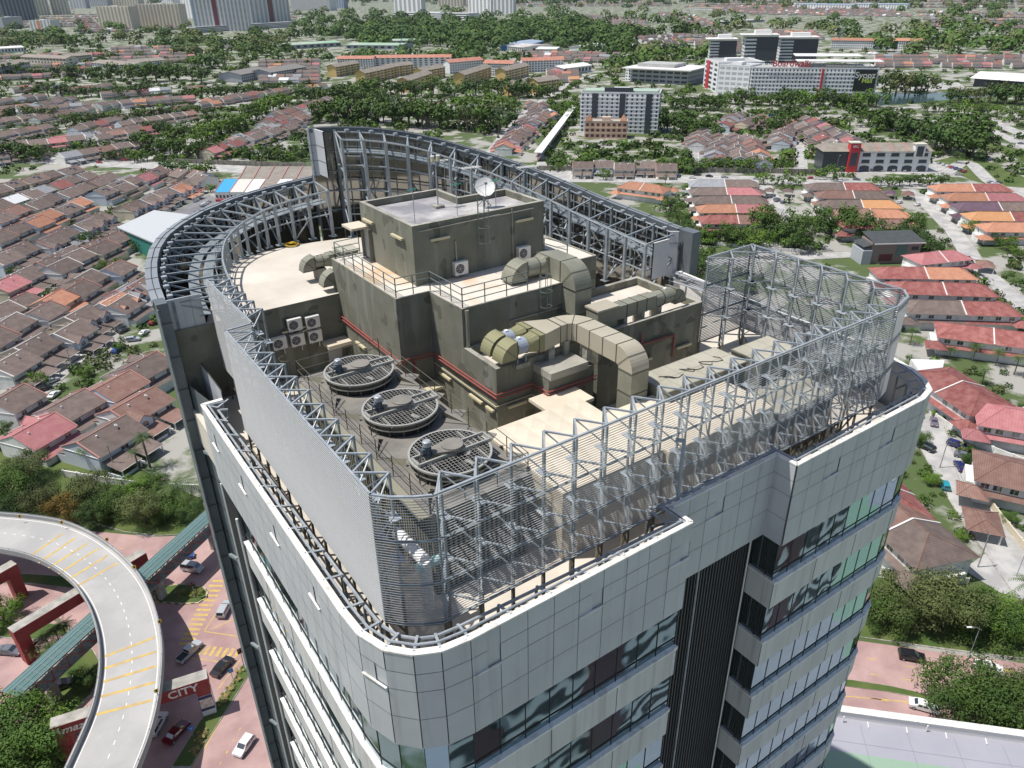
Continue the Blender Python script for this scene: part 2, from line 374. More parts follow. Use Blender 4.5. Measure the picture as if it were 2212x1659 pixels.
# --- core behind the glass, closed at the deck
core = MB()
corep = [tuple(p) for p in offset(um(OUTL[:1] + OUTL), 0.5)]
core.prism(um([(0.372, 2.2), (0.372, 1.12), (0.40, 1.0), (0.48, 0.96), (1.135, 0.955), (1.135, 1.06), (1.562, 1.06), (1.562, 0.96), (2.15, 0.96), (2.25, 1.0), (2.33, 1.15), (2.36, 1.6), (2.38, 2.3), (1.9, 3.1), (1.25, 3.4), (0.8, 3.4), (0.5, 3.1), (0.40, 2.56)]), 0, CAMH - K * 1.40, LOUVD)
core.build('building_core', tower)
# --- dark ribbed louvre walls in the recess and on the left flank
lv = MB()
def ribs(a, b, z0, z1, step=0.22):
    a = Vector(a); b = Vector(b); L_ = (b - a).length; n = int(L_ / step); t = (b - a) / L_; nrm = Vector((t.y, -t.x))
    lv.wall([tuple(a), tuple(b)], z0, z1, LOUVD)
    for i in range(n + 1):
        p = a.lerp(b, i / n) + nrm * 0.07
        lv.bar((p.x, p.y, z0), (p.x, p.y, z1), LOUVL, 0.07, 0.12, up=(nrm.x, nrm.y, 0))
ribs((K * 1.1475, K * 1.035), (K * 1.55, K * 1.035), 0, ZF1 + .02)
ribs((K * .352, K * 2.2), (K * .352, K * 2.034), 0, ZF1 + .02)
lv.build('ribbed_louvre', tower)
dp = MB()
dp.path([(K * 1.31, K * 1.018, ZF1 - .4), (K * 1.31, K * 1.018, 0)], GALV, 0.06); dp.path([(K * 1.31, K * 1.018, ZF1 - .4), (K * 1.325, K * 1.03, ZF1 - .15)], GALV, 0.06)
dp.path([(K * 1.53, K * 1.02, ZF1 - .5), (K * 1.53, K * 1.02, 0)], WHITE, 0.045)
dp.path([(K * .345, K * 2.19, ZF1 - .1), (K * .345, K * 2.19, 0)], WHITE, 0.08); dp.path([(K * .342, K * 2.045, ZF1 - 1), (K * .342, K * 2.045, 0)], WHITE, 0.08)
dp.build('downpipe', tower)
# --- decks
ZD = 1.285; ZR = 0.9959
dk = MB()
dk.prism(um([(0.36, 2.53), (0.36, 1.1), (0.40, 0.99), (0.48, 0.945), (1.14, 0.942), (1.14, 1.012), (1.56, 1.012), (1.56, 0.95), (2.15, 0.95), (2.24, 0.98), (2.31, 1.1), (2.37, 1.4), (2.40, 2.25), (2.0, 3.0), (1.3, 3.43), (0.9, 3.46), (.9, 2.53)]), CAMH - K * 1.42, CAMH - K * ZD, DECKM)
dk.build('roof_deck', tower)
rr = MB()     # raised pale roof at the back left
rp = [(0.47, 2.528), (0.955, 2.528), (1.9, 2.55), (1.95, 2.65), (1.72, 2.86), (1.45, 3.06), (1.25, 3.17), (1.05, 3.21), (.90, 3.20), (.78, 3.15), (.69, 3.08), (.62, 2.98), (.58, 2.86), (.54, 2.72)]
rr.prism(um(rp), CAMH - K * 1.42, CAMH - K * ZR, CONC, DECKM)
rr.build('raised_roof', tower)
rw = MB(); rw.ubox(.362, .475, 2.527, 2.56, .9965, 1.45, CONC); rw.build('side_wall', tower)
sl = MB(); sl.ubox(1.975, 2.30, 1.40, 2.35, 1.2056, 1.30, DECKM); sl.ubox(1.6, 1.975, 2.012, 2.35, 1.19, 1.30, DECKM)
sl.build('white_slab', tower)
# --- stepped olive plant rooms with parapets
def block(name, poly, zt, zb, floor, mat_=CONC, par=0.10, pt=0.12, fm=DECKM, cap=None):
    b = MB(); p = um(poly); z1 = CAMH - K * zt; z0 = CAMH - K * zb; zfl = z1 - floor
    n = len(p)
    area = sum(p[i][0] * p[(i + 1) % n][1] - p[(i + 1) % n][0] * p[i][1] for i in range(n))
    sg = 1 if area > 0 else -1
    inn = []
    for i in range(n):
        a = Vector(p[i - 1]); c = Vector(p[i]); d = Vector(p[(i + 1) % n])
        t1 = (c - a).normalized(); t2 = (d - c).normalized()
        n1 = Vector((-t1.y, t1.x)) * sg; n2 = Vector((-t2.y, t2.x)) * sg
        q = (n1 + n2); q = q / max(0.3, (1 + n1.dot(n2)))
        inn.append(c + q * pt)
    for i in range(n):
        j = (i + 1) % n
        b.face([(*p[i], z0), (*p[j], z0), (*p[j], z1), (*p[i], z1)], mat_)
        b.face([(*p[i], z1), (*p[j], z1), (inn[j].x, inn[j].y, z1), (inn[i].x, inn[i].y, z1)], cap or CONC2)
        b.face([(inn[i].x, inn[i].y, z1), (inn[j].x, inn[j].y, z1), (inn[j].x, inn[j].y, zfl), (inn[i].x, inn[i].y, zfl)], mat_)
    b.face([(q.x, q.y, zfl) for q in inn], fm)
    return b.build(name, tower)
block('upper_plant_room', [(1.068, 2.119), (1.598, 2.121), (1.598, 2.36), (1.39, 2.36), (1.39, 2.52), (1.069, 2.52)], 0.6702, 0.90, 0.42, fm=GREYR, pt=0.28)
block('middle_plant_room', [(0.955, 2.047), (1.0746, 2.045), (1.0801, 1.849), (1.535, 1.849), (1.60, 2.0), (1.75, 2.0), (1.75, 2.56), (0.9516, 2.56)], 0.8693, 1.29, 0.06, fm=RUSTD, pt=0.12)
block('front_plant_room', [(1.0801, 1.849), (1.0793, 1.663), (1.40, 1.663), (1.40, 1.849)], 1.0, 1.29, 0.55, pt=0.3, fm=DECKM)
block('right_plant_room', [(1.4756, 1.849), (1.4893, 1.6735), (1.9744, 1.6735), (1.9735, 2.012), (1.535, 2.012), (1.535, 1.849)], 1.0013, 1.29, 0.5, pt=0.3, fm=DECKM)
sh = MB(); sh.ubox(1.2165, 1.395, 1.585, 1.6625, 1.0445, 1.29, CONC); sh.ubox(1.2145, 1.36, 1.572, 1.6615, 1.02, 1.044, CONC2)
sh.build('lift_lobby_box', tower)
cn = MB()
cn.ubox(1.152, 1.315, 1.488, 1.60, 1.095, 1.105, TANK); cn.ubox(1.00, 1.09, 1.98, 2.04, 1.19, 1.20, LIGHTC)
cn.ubox(0.86, 0.968, 2.46, 2.525, 1.166, 1.18, TANK); cn.ubox(1.00, 1.068, 2.455, 2.54, 0.745, 0.753, TANK)
cn.build('door_canopy', tower)
dr = MB(); p0 = WY(633.6 + 430 / 6, 691.2 + 290 / 6, 2.5245)
dr.box(p0.x, p0.x + 1.0, p0.y - .04, p0.y, CAMH - K * ZD, CAMH - K * 1.178, DOORM); dr.build('roof_door', tower)
dr = MB(); dr.ubox(1.0655, 1.069, 2.445, 2.50, 0.757, 0.866, DOORM); dr.ubox(1.055, 1.068, 2.500, 2.506, 0.753, 0.868, CONC); dr.ubox(1.055, 1.068, 2.439, 2.4445, 0.753, 0.868, CONC); dr.build('roof_door', tower)
# wall piers of the AC wall
# --- the tall curved screen wall behind
RIML = [(.33, 2.543, .889), (.343, 2.68, .884), (.361, 2.80, .88), (.389, 2.93, .875), (.432, 3.075, .868), (.498, 3.219, .86), (.588, 3.331, .85), (.7095, 3.426, .835), (.874, 3.493, .815), (1.0065, 3.505, .80), (1.0927, 3.503, .79), (1.25, 3.488, .773)]
RIMR = [(1.265, 3.486, .556), (1.319, 3.475, .555), (1.415, 3.45, .559), (1.541, 3.406, .571), (1.639, 3.363, .587), (1.734, 3.312, .607), (1.826, 3.255, .634), (1.914, 3.189, .665), (1.998, 3.116, .697), (2.087, 3.026, .732), (2.152, 2.949, .763), (2.22, 2.855, .800), (2.281, 2.754, .835), (2.334, 2.648, .870), (2.379, 2.535, .897), (2.415, 2.419, .918), (2.437, 2.321, .935), (2.451, 2.238, .945)]
def dens(R, step):
    out = [R[0]]
    tot = [0]
    for a, b in zip(R, R[1:]): tot.append(tot[-1] + math.hypot(b[0] - a[0], b[1] - a[1]))
    n = max(2, round(tot[-1] / step)); out = []
    for i in range(n + 1):
        s = tot[-1] * i / n; k = 0
        while k < len(R) - 2 and tot[k + 1] < s: k += 1
        f = (s - tot[k]) / (tot[k + 1] - tot[k]); a, b = R[k], R[k + 1]
        out.append(tuple(a[j] + (b[j] - a[j]) * f for j in range(3)))
    return out
def curved(R, nm, lab, basez, inoff, step, levels):
    root = tower
    pts = dens(R, 0.055)
    out = [(K * x, K * y) for x, y, z in pts]; zt = [CAMH - K * z for x, y, z in pts]
    inn = [tuple(p) for p in offset(out, -0.42)]
    sk = MB()
    for i in range(len(out) - 1):
        j = i + 1
        sk.face([(*out[i], 0), (*out[j], 0), (*out[j], zt[j]), (*out[i], zt[i])], GLASSD)
        sk.face([(*inn[i], 70), (*inn[j], 70), (*inn[j], zt[j] - .35), (*inn[i], zt[i] - .35)], GLASSI)
    sk.build('curtain_wall', root)
    cp = MB()
    o2 = [tuple(p) for p in offset(out, 0.12)]; i2 = [tuple(p) for p in offset(out, -0.62)]
    mid = [tuple(p) for p in offset(out, -0.25)]
    for i in range(len(out) - 1):
        j = i + 1
        for A, B in ((o2, mid), (mid, i2)):
            e = 0.02
            cp.face([(*A[i], zt[i] + .02), (*A[j], zt[j] + .02), (*B[j], zt[j] + .05), (*B[i], zt[i] + .05)], PANELM)
        cp.face([(*i2[i], zt[i] - .3), (*i2[j], zt[j] - .3), (*i2[j], zt[j] + .05), (*i2[i], zt[i] + .05)], PANELD)
        cp.face([(*o2[i], zt[i] - .5), (*o2[j], zt[j] - .5), (*o2[j], zt[j] + .02), (*o2[i], zt[i] + .02)], PANELD)
        if i % 2 == 0: cp.bar((*o2[i], zt[i] + .06), (*i2[i], zt[i] + .06), JOINT, 0.03, 0.02)
    for A in (mid,): cp.path([(A[i][0], A[i][1], zt[i] + .05) for i in range(len(A))], JOINT, 0.018, 4)
    cp.build('wall_coping', root)
    fr = MB()
    inn3 = [tuple(p) for p in offset(out, -0.5)]
    for i in range(0, len(out)):
        fr.bar((*inn3[i], CAMH - K * basez[1]), (*inn3[i], zt[i] - .1), STEEL, 0.08)
    nlev = levels
    for l in range(1, nlev):
        f = l / nlev
        P = []
        for i in range(len(out)):
            zb = CAMH - K * basez[1]; P.append((*inn3[i], zt[i] - .3 - (zt[i] - zb) * f))
        for a, b in zip(P, P[1:]): fr.bar(a, b, STEEL, 0.09, 0.1)
    fr.build('mullion_frame', root)
    # bays of the steel truss standing behind
    cols = dens(R, step); co = [(K * x, K * y) for x, y, z in cols]
    c1 = offset(co, -0.95); c2 = offset(co, -inoff * K)
    N = len(co); prev = None
    for i in range(1 if R is RIMR else 0, N):
        f = i / (N - 1); bz = CAMH - K * (basez[0] + (basez[1] - basez[0]) * f)
        zt_ = CAMH - K * cols[i][2] - .12
        tr = MB(); A = c1[i]; B = c2[i]
        col2t = zt_ - 0.15
        tr.bar((A.x, A.y, bz), (A.x, A.y, zt_), GALVD, 0.2, 0.2)
        tr.bar((B.x, B.y, bz), (B.x, B.y, col2t), STEEL, 0.22, 0.2)
        H = col2t - bz; nl = max(1, round(H / 2.6))
        for l in range(nl + 1):
            z = bz + H * l / nl
            if l: tr.bar((A.x, A.y, z), (B.x, B.y, z), STEEL, 0.11)
            if l < nl:
                z2 = bz + H * (l + 1) / nl
                if l % 2: tr.bar((A.x, A.y, z), (B.x, B.y, z2), STEEL, 0.1)
                else: tr.bar((B.x, B.y, z), (A.x, A.y, z2), STEEL, 0.1)
        tr.box(B.x - .3, B.x + .3, B.y - .3, B.y + .3, bz, bz + .05, GALVD)
        cur = (A, B, bz, col2t)
        if prev:
            A0, B0, b0, t0 = prev
            for (g, dz, w_) in ((0, -.02, .11), (1, -.02, .13)):
                P = (A0, B0)[g]; Q = (A, B)[g]
                tr.tube((P.x, P.y, t0 + dz), (Q.x, Q.y, col2t + dz), STEEL, w_ / 2 + .015, 6)
                nl2 = max(2, round(max(H, t0 - b0) / 2.1))
                for l in range(1, nl2):
                    zz0 = b0 + (t0 - b0) * l / nl2; zz1 = bz + H * l / nl2
                    tr.tube((P.x, P.y, zz0), (Q.x, Q.y, zz1), STEEL, .055, 6)
            # catwalk
            m0 = A0.lerp(B0, .35); m1 = A.lerp(B, .35); n0 = A0.lerp(B0, .85); n1 = A.lerp(B, .85)
            zc0 = t0 - 1.1; zc1 = col2t - 1.1
            for e in (0, .5):
                a0 = m0.lerp(n0, e); a1 = m1.lerp(n1, e); b0_ = m0.lerp(n0, e + .36); b1_ = m1.lerp(n1, e + .36)
                tr.face([(a0.x, a0.y, zc0), (a1.x, a1.y, zc1), (b1_.x, b1_.y, zc1), (b0_.x, b0_.y, zc0)], GALVD)
                tr.face([(a0.x, a0.y, zc0 - .06), (a1.x, a1.y, zc1 - .06), (a1.x, a1.y, zc1), (a0.x, a0.y, zc0)], GALV)
                tr.face([(b0_.x, b0_.y, zc0 - .06), (b1_.x, b1_.y, zc1 - .06), (b1_.x, b1_.y, zc1), (b0_.x, b0_.y, zc0)], GALV)
            if H > 3.5 and i % 2:
                tr.bar((B0.x, B0.y, b0 + .2), (B.x, B.y, bz + H * .5), STEEL, .09); tr.bar((A0.x, A0.y, b0 + (t0 - b0) * .5), (A.x, A.y, bz + .2), STEEL, .09)
            # handrail of the catwalk
            tr.tube((n0.x, n0.y, zc0 + .95), (n1.x, n1.y, zc1 + .95), STEEL, .025, 5); tr.tube((n0.x, n0.y, zc0 + .5), (n1.x, n1.y, zc1 + .5), STEEL, .02, 5)
            for q in (.3, .7):
                a = n0.lerp(n1, q); zz = zc0 + (zc1 - zc0) * q; tr.tube((a.x, a.y, zz), (a.x, a.y, zz + .95), STEEL, .02, 5)
            # spotlight bracket on the outer tube
            a = A0.lerp(A, .5); zz = (t0 + col2t) / 2; tr.box(a.x - .16, a.x + .16, a.y - .16, a.y + .16, zz + .05, zz + .22, MOTORT)
        tr.build('truss_bay', root)
        prev = cur
curved(RIML, 'low', '', (0.9959, 0.9959), .26, .10, 3)
curved(RIMR, 'high', '', (0.9959, 1.19), .27, .112, 7)
# end faces of the curved wall
ef = MB()
ef.ubox(.327, .362, 2.50, 2.56, .885, 5.8333, PANELD)
ef.wall(um([(.362, 2.53), (.412, 2.24), (.412, 2.2)]), 0, CAMH - K * 1.19, PANELD)
ef.wall(um([(.425, 2.53), (.425, 2.26)]), 0, CAMH - K * 1.2, PANELD)
for i in range(40):
    z = CAMH - K * .885 - 2.2 * i - 1.2
    ef.bar((K * .327 - .01, K * 2.495, z), (K * .362, K * 2.495, z), JOINT, .02, .04)
    if z < 83: ef.bar((K * .362, K * 2.528, z), (K * .411, K * 2.24, z), JOINT, .03, .04)
ef.box(K * .327 - .03, K * .327 + .05, K * 2.49, K * 2.50, 0, CAMH - K * .9, GALVD)
for i in range(9):
    z = 78 - 8.5 * i; ef.bar((K * .385, K * 2.38, z), (K * .375, K * 2.42, z + 1.2), GALV, .15); ef.bar((K * .375, K * 2.42, z + 1.2), (K * .36, K * 2.47, z + 1.1), GALVD, .2)
ef.build('end_cladding', tower)
ep = MB()
ep.ubox(.361, .4365, 2.533, 2.537, .889, .9965, PANEL); ep.ubox(.4375, .4707, 2.533, 2.537, .889, .9965, PANEL); ep.ubox(.361, .4707, 2.537, 2.541, .889, .9965, PANELD)
ep.build('end_panel', tower)
ep = MB()

def vpanel(mb, tl, tr, bl, zu, m, joints=()):
    """upright panel: two top points at real height, bottom found from its own left corner"""
    zt_ = CAMH - K * zu; P = G(*tl, zt_); Q = G(*tr, zt_); r_ = ray(*bl); d_ = math.hypot(P.x, P.y) / math.hypot(r_.x, r_.y); zb = CAMH + r_.z * d_
    n_ = (Q - P).cross(Vector((0, 0, 1))).normalized() * .12
    lo = lambda v, z: Vector((v.x, v.y, z))
    mb.face([lo(P, zb), lo(Q, zb), Q, P], m); mb.face([lo(P, zb) - n_, lo(Q, zb) - n_, Q - n_, P - n_], PANELD); mb.face([P, Q, Q - n_, P - n_], SILL)
    for f in joints: z = zb + (zt_ - zb) * f; mb.bar(lo(P, z) + n_ * .05, lo(Q, z) + n_ * .05, JNTG, .03, .05)
    return P, Q, zb
vpanel(ep, (661.7, 278.3), (678, 278.5), (665, 380), .556, PANEL, (.33, .66)); vpanel(ep, (678, 278.5), (696, 284.5), (686.7, 377), .556, PANEL, (.33, .66))
ep.build('end_panel', tower)
ep = MB()
ep.ubox(2.425, 2.475, 2.15, 2.235, .945, 5.8, PANELD); 
vpanel(ep, (1413.3, 525.4), (1446.6, 516), (1408, 604.6), .96, PANEL)
vpanel(ep, (1447.5, 500), (1467.4, 500), (1446.6, 598), .947, PANEL, (.75,))
ep.build('end_panel', tower)
wp = MB()   # low white parapet with rails beyond the right plant room
wp.wall(um([(2.36, 2.17), (2.40, 1.8), (2.38, 1.5)]), CAMH - K * 1.28, CAMH - K * 1.14, WHITE)
wp.wall(um([(2.355, 2.17), (2.395, 1.8), (2.375, 1.5)]), CAMH - K * 1.28, CAMH - K * 1.14, WHITE)
wp.path([U(2.34, 2.17, 1.11), U(2.38, 1.8, 1.11), U(2.36, 1.5, 1.11)], GALV, .07); wp.path([U(2.32, 2.17, 1.14), U(2.36, 1.8, 1.14), U(2.34, 1.5, 1.14)], GALV, .07)
wp.build('rear_parapet', tower)
# ================================================================ THE LOUVRE SCREEN ROUND THE PLANT
screen = empty('louvre_screen', U(1.3, 1.3, 1.285), 'silver screen of thin horizontal louvres on a zigzag steel frame round the cooling plant', 'louvre screen')
ST = CAMH - K * .8352; SB = CAMH - K * 1.160
SEGS = [[(0.4904, 2.499), (0.4972, 2.05)], [(0.4972, 2.05), (0.4201, 2.041)], [(0.4195, 2.040), (0.4177, 1.0938)], [(0.4177, 1.0938), (0.4466, 1.0628), (0.4802, 1.0386), (0.5161, 1.0200)],
        [(0.5161, 1.0200), (2.0676, 1.0280)], [(2.0676, 1.0280), (2.1677, 1.0548), (2.2165, 1.0976)], [(2.2165, 1.0976), (2.2135, 1.6783)], [(2.2135, 1.6783), (1.9721, 1.6757)]]
NS = 50
for seg in SEGS:
    far_ = seg[-1][0] > 2.1 or seg[-1][0] > 1.9 and seg[0][0] > 2.1
    mb = MB(); p = um(seg); lf_ = seg[0][0] < .5 and seg[-1][0] < .5; q = [tuple(v) for v in offset(p, 0.033 if lf_ else 0.026)]; hs = .06 if far_ else (.03 if lf_ else .016)
    for i in range(NS):
        z = SB + 0.05 + (ST - SB - .1) * i / (NS - 1)
        for a, b, c, d in zip(p, p[1:], q, q[1:]):
            mb.face([(*a, z), (*b, z), (*b, z + hs), (*a, z + hs)], SLAT)
            mb.face([(*a, z + hs), (*b, z + hs), (*d, z + hs), (*c, z + hs)], SLAT)
            mb.face([(*c, z), (*d, z), (*d, z + hs), (*c, z + hs)], SLAT)
            mb.face([(*a, z), (*b, z), (*d, z), (*c, z)], SLAT)
    mb.build('louvre_panel', screen)
fm = MB()
for seg in SEGS:
    p = um(seg)
    for f in (0, 1 / 3, 2 / 3, 1):
        z = SB + (ST - SB) * f
        q = offset(p, 0.09)
        for a, b in zip(q, q[1:]): fm.bar((a.x, a.y, z), (b.x, b.y, z), GALV if f == 1 else GALVD, .09, .07)
fm.build('rail', screen)
def bays(p0, p1, n, ends=(1, 1)):
    a = Vector(p0) * K; b = Vector(p1) * K; t = (b - a).normalized(); nr = Vector((-t.y, t.x))
    zb = CAMH - K * 1.285
    for i in range(n):
        A = a.lerp(b, i / n) + nr * .13; B = a.lerp(b, (i + 1) / n) + nr * .13
        C = a.lerp(b, (i + .5) / n) + nr * 1.2
        m = MB(); G1 = GALV
        for P in ((A, B) if i == n - 1 else (A,)):
            m.bar((P.x, P.y, SB), (P.x, P.y, ST), STEEL, .055); m.bar((P.x, P.y, zb), (P.x, P.y, SB), SLATR, .1)
            # saw-tooth clips that hold the slats
            for k in range(0, NS, 1):
                z = SB + .05 + (ST - SB - .1) * k / (NS - 1); m.box(P.x - .04, P.x + .04, P.y - .04, P.y + .04, z - .02, z + .02, GALVD)
        m.bar((C.x, C.y, SB + .1), (C.x, C.y, ST - .02), STEEL, .085); 
        zs = [ST - .03, ST - (ST - SB) / 3, ST - 2 * (ST - SB) / 3, SB + .1]
        for z in zs:
            g_ = G1 if z > ST - .1 else STEEL; m.bar((A.x, A.y, z), (C.x, C.y, z), g_, .07); m.bar((B.x, B.y, z), (C.x, C.y, z), g_, .07)  # top bars paler as if sunlit, lower ones darker: shade put into the colour
        for j, (z1, z2) in enumerate(zip(zs, zs[1:])):
            zm = (z1 + z2) / 2
            m.bar((C.x, C.y, z1), (A.x, A.y, zm), G1 if j == 0 else STEEL, .045); m.bar((A.x, A.y, zm), (C.x, C.y, z2), STEEL, .045)
            m.bar((C.x, C.y, z1), (B.x, B.y, zm), G1 if j == 0 else STEEL, .045)
            if j: m.box(C.x - .18, C.x + .18, C.y - .3, C.y + .3, z1 - .03, z1 + .0, G1)
        m.bar((C.x, C.y, zb), (C.x, C.y, SB + .1), SLATR, .1); m.bar((C.x, C.y, SB + .1), (A.x, A.y, zb + .3), SLATR, .08); m.bar((A.x, A.y, SB), (C.x, C.y, zb + .3), SLATR, .07)
        m.bar((A.x, A.y, zb + 1.1), (B.x, B.y, zb + 1.1), SLATR, .06)
        m.build('frame_bay', screen)
bays((0.4904, 2.499), (0.4965, 2.10), 5)
bays((0.4195, 2.03), (0.4177, 1.10), 11)
bays((0.525, 1.0202), (2.06, 1.0280), 18)
bays((2.2165, 1.11), (2.2135, 1.66), 6)
bays((2.20, 1.6780), (1.975, 1.6757), 2)
hm = MB(); lp = WY(1324.9 + 985 / 6, 944.7 + 90 / 6, 1.0); 
hm.path([(lp.x, lp.y + .3, lp.z - 4.6), (lp.x, lp.y + .3, lp.z), (lp.x - .3, lp.y + .5, lp.z + .1)], FANBL, .09); hm.build('standpipe', screen)

# ================================================================ COOLING TOWER
ct = empty('cooling_tower', U(.745, 1.63, 1.285), 'three-cell cooling tower with round fan grilles and olive ribbed casing behind the left louvre screen', 'cooling tower')
X0, X1, Y0, Y1 = .606 * K, .874 * K, 1.217 * K, 2.03 * K; ZT = CAMH - K * 1.04; ZDK = CAMH - K * ZD
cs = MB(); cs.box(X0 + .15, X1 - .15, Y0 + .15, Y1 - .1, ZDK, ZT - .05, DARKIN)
cs.box(X0, X1, Y0, Y1, ZT - .5, ZT - .12, CSIDE)
n = 60
for i in range(n):
    y = Y0 + (Y1 - Y0) * (i + .5) / n; cs.box(X0 + .02, X0 + .14, y - .06, y + .06, ZDK, ZT - .3, CSIDE); cs.box(X1 - .14, X1 - .02, y - .06, y + .06, ZDK, ZT - .3, CSIDE)
for i in range(20):
    x = X0 + (X1 - X0) * (i + .5) / 20; cs.box(x - .06, x + .06, Y0 + .02, Y0 + .14, ZDK, ZT - .3, CSIDE)
cs.build('casing', ct)
pl = MB(); pl.box(X0 - .1, X1 + .15, Y0 - .1, Y1 + .1, ZT - .12, ZT, CTOP)
for i in range(3):
    y = (1.905 - .2725 * i) * K
    # pyramid-folded deck sheets and stiffener fins
    for sx in (-1, 1):
        for sy in (-1, 1):
            cx_ = K * .745; pl.face([(cx_ + sx * 1.75, y + sy * 1.0, ZT), (cx_ + sx * 2.35, y + sy * 2.2, ZT + .02), (cx_ + sx * 1.7, y + sy * 1.1, ZT + .38)], CSIDE)
            pl.bar((cx_ + sx * 1.5, y + sy * 1.5, ZT + .01), (cx_ + sx * 2.4, y + sy * 2.4, ZT + .02), DUCTJ, .06, .03)
    for s_ in (-.55, .55): pl.prism([(X1 + .1, y + s_ * 2 - .5), (X1 + .75, y + s_ * 2 - .1), (X1 + .5, y + s_ * 2 + .3), (X1 + .1, y + s_ * 2 + .5)], ZT - .06, ZT - .005, CTOP)
pl.build('top_deck', ct)
for i, yy in enumerate((1.905, 1.632, 1.36)):
    cx_ = K * (.748 - .003 * i); cy_ = K * yy; RR = 1.82; zt = ZT + .72; N = 40
    f = MB()
    def ring(r0, z0, r1, z1, m, mb=f):
        for k in range(N):
            a = 2 * math.pi * k / N; b = 2 * math.pi * (k + 1) / N
            mb.face([(cx_ + r0 * math.cos(a), cy_ + r0 * math.sin(a), z0), (cx_ + r0 * math.cos(b), cy_ + r0 * math.sin(b), z0), (cx_ + r1 * math.cos(b), cy_ + r1 * math.sin(b), z1), (cx_ + r1 * math.cos(a), cy_ + r1 * math.sin(a), z1)], m)
    ring(RR - .18, ZT, RR, zt, FSIDE); ring(RR, zt, RR + .05, zt, RIMM); ring(RR + .05, zt, RR + .05, zt - .07, RIMM); ring(RR - .05, zt + .012, RR + .05, zt + .012, RIMM)
    ring(RR + .02, ZT + .35, RR + .02, ZT + .42, RIMM)
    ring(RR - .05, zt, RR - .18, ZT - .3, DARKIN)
    for k in range(16):
        a = 2 * math.pi * k / 16; f.bar((cx_ + (RR - .12) * math.cos(a), cy_ + (RR - .12) * math.sin(a), ZT + .05), (cx_ + (RR + .03) * math.cos(a), cy_ + (RR + .03) * math.sin(a), zt - .05), FSIDE, .06)
    st = f.build('fan_stack', ct)
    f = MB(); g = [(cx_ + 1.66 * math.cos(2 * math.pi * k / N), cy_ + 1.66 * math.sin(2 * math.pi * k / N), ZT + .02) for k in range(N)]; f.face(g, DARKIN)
    for k in range(6):       # fan blades at rest
        a = 2 * math.pi * k / 6 + .35 + i * .2; ca, sa = math.cos(a), math.sin(a)
        f.face([(cx_ + ca * .3 - sa * .1, cy_ + sa * .3 + ca * .1, ZT + .4), (cx_ + ca * 1.6 - sa * .2, cy_ + sa * 1.6 + ca * .2, ZT + .45), (cx_ + ca * 1.6 + sa * .2, cy_ + sa * 1.6 - ca * .2, ZT + .33), (cx_ + ca * .3 + sa * .1, cy_ + sa * .3 - ca * .1, ZT + .32)], MOTORT if k in (0, 1) else DARKIN)
    ob = f.build('fan_blades', st); ob.parent = st; ob.matrix_parent_inverse = Matrix.Identity(4)
    f = MB()
    k = -RR + .1
    while k < RR - .05:
        h = math.sqrt(max(0, (RR - .03) ** 2 - k * k))
        f.bar((cx_ + k, cy_ - h, zt), (cx_ + k, cy_ + h, zt), GRIL, .015); f.bar((cx_ - h, cy_ + k, zt), (cx_ + h, cy_ + k, zt), GRIL, .015); k += .175
    for s_ in (-1.15, 1.15): h = math.sqrt(RR ** 2 - s_ ** 2); f.bar((cx_ + s_, cy_ - h, zt - .1), (cx_ + s_, cy_ + h, zt - .1), RIMM, .1)
    f.build('fan_grille', st).matrix_parent_inverse = Matrix.Identity(4)
    f = MB()
    for s_ in (-.33, .33): f.bar((cx_ - RR + .1, cy_ + s_, zt + .09), (cx_ + RR + .1, cy_ + s_, zt + .09), RIMM, .09, .14)
    for s_ in (-RR + .1, RR + .1): f.bar((cx_ + s_, cy_ - .33, zt + .09), (cx_ + s_, cy_ + .33, zt + .09), RIMM, .08, .14)
    for s_ in range(5): f.bar((cx_ + .5 + s_ * .28, cy_ - .33, zt + .05), (cx_ + .5 + s_ * .28, cy_ + .33, zt + .05), GRIL, .03)
    f.build('motor_beam', st).matrix_parent_inverse = Matrix.Identity(4)
    f = MB(); mx = cx_ - 1.05; my = cy_ + .12
    f.tube((mx, my, zt + .1), (mx, my, zt + .22), MOTOR, .2, 14); f.tube((mx, my, zt + .22), (mx, my, zt + .62), MOTOR, .16, 14); f.tube((mx, my, zt + .62), (mx, my, zt + .84), MOTORT, .19, 14); f.tube((mx, my, zt + .84), (mx, my, zt + .88), MOTORT, .19, 14, .14)
    for k in range(10): a = 2 * math.pi * k / 10; f.bar((mx + .17 * math.cos(a), my + .17 * math.sin(a), zt + .25), (mx + .17 * math.cos(a), my + .17 * math.sin(a), zt + .6), MOTOR, .02)
    f.box(mx - .3, mx - .12, my - .1, my + .1, zt + .35, zt + .52, MOTOR)
    f.path([(mx - .3, my, zt + .4), (mx - .55, my - .3, zt + .1), (mx - .8, my - .6, zt - .1), (mx - .85, my - .8, ZT + .1)], JOINT, .03)
    f.build('fan_motor', st).matrix_parent_inverse = Matrix.Identity(4)
    f = MB(); gx = cx_ + .12
    P = []
    for k in range(28):
        a = 2 * math.pi * k / 28
        P.append((gx + .52 * math.cos(a), cy_ + .52 * math.sin(a)) if math.cos(a) > -.3 else (mx + .15 + .3 * (1 + math.cos(a)) * .6, cy_ + .1 + .3 * math.sin(a)))
    f.prism(P, zt + .16, zt + .3, CTOP); f.tube((gx, cy_, zt + .3), (gx, cy_, zt + .36), CTOP, .5, 28)
    f.build('belt_guard', st).matrix_parent_inverse = Matrix.Identity(4)
    tg = MB()
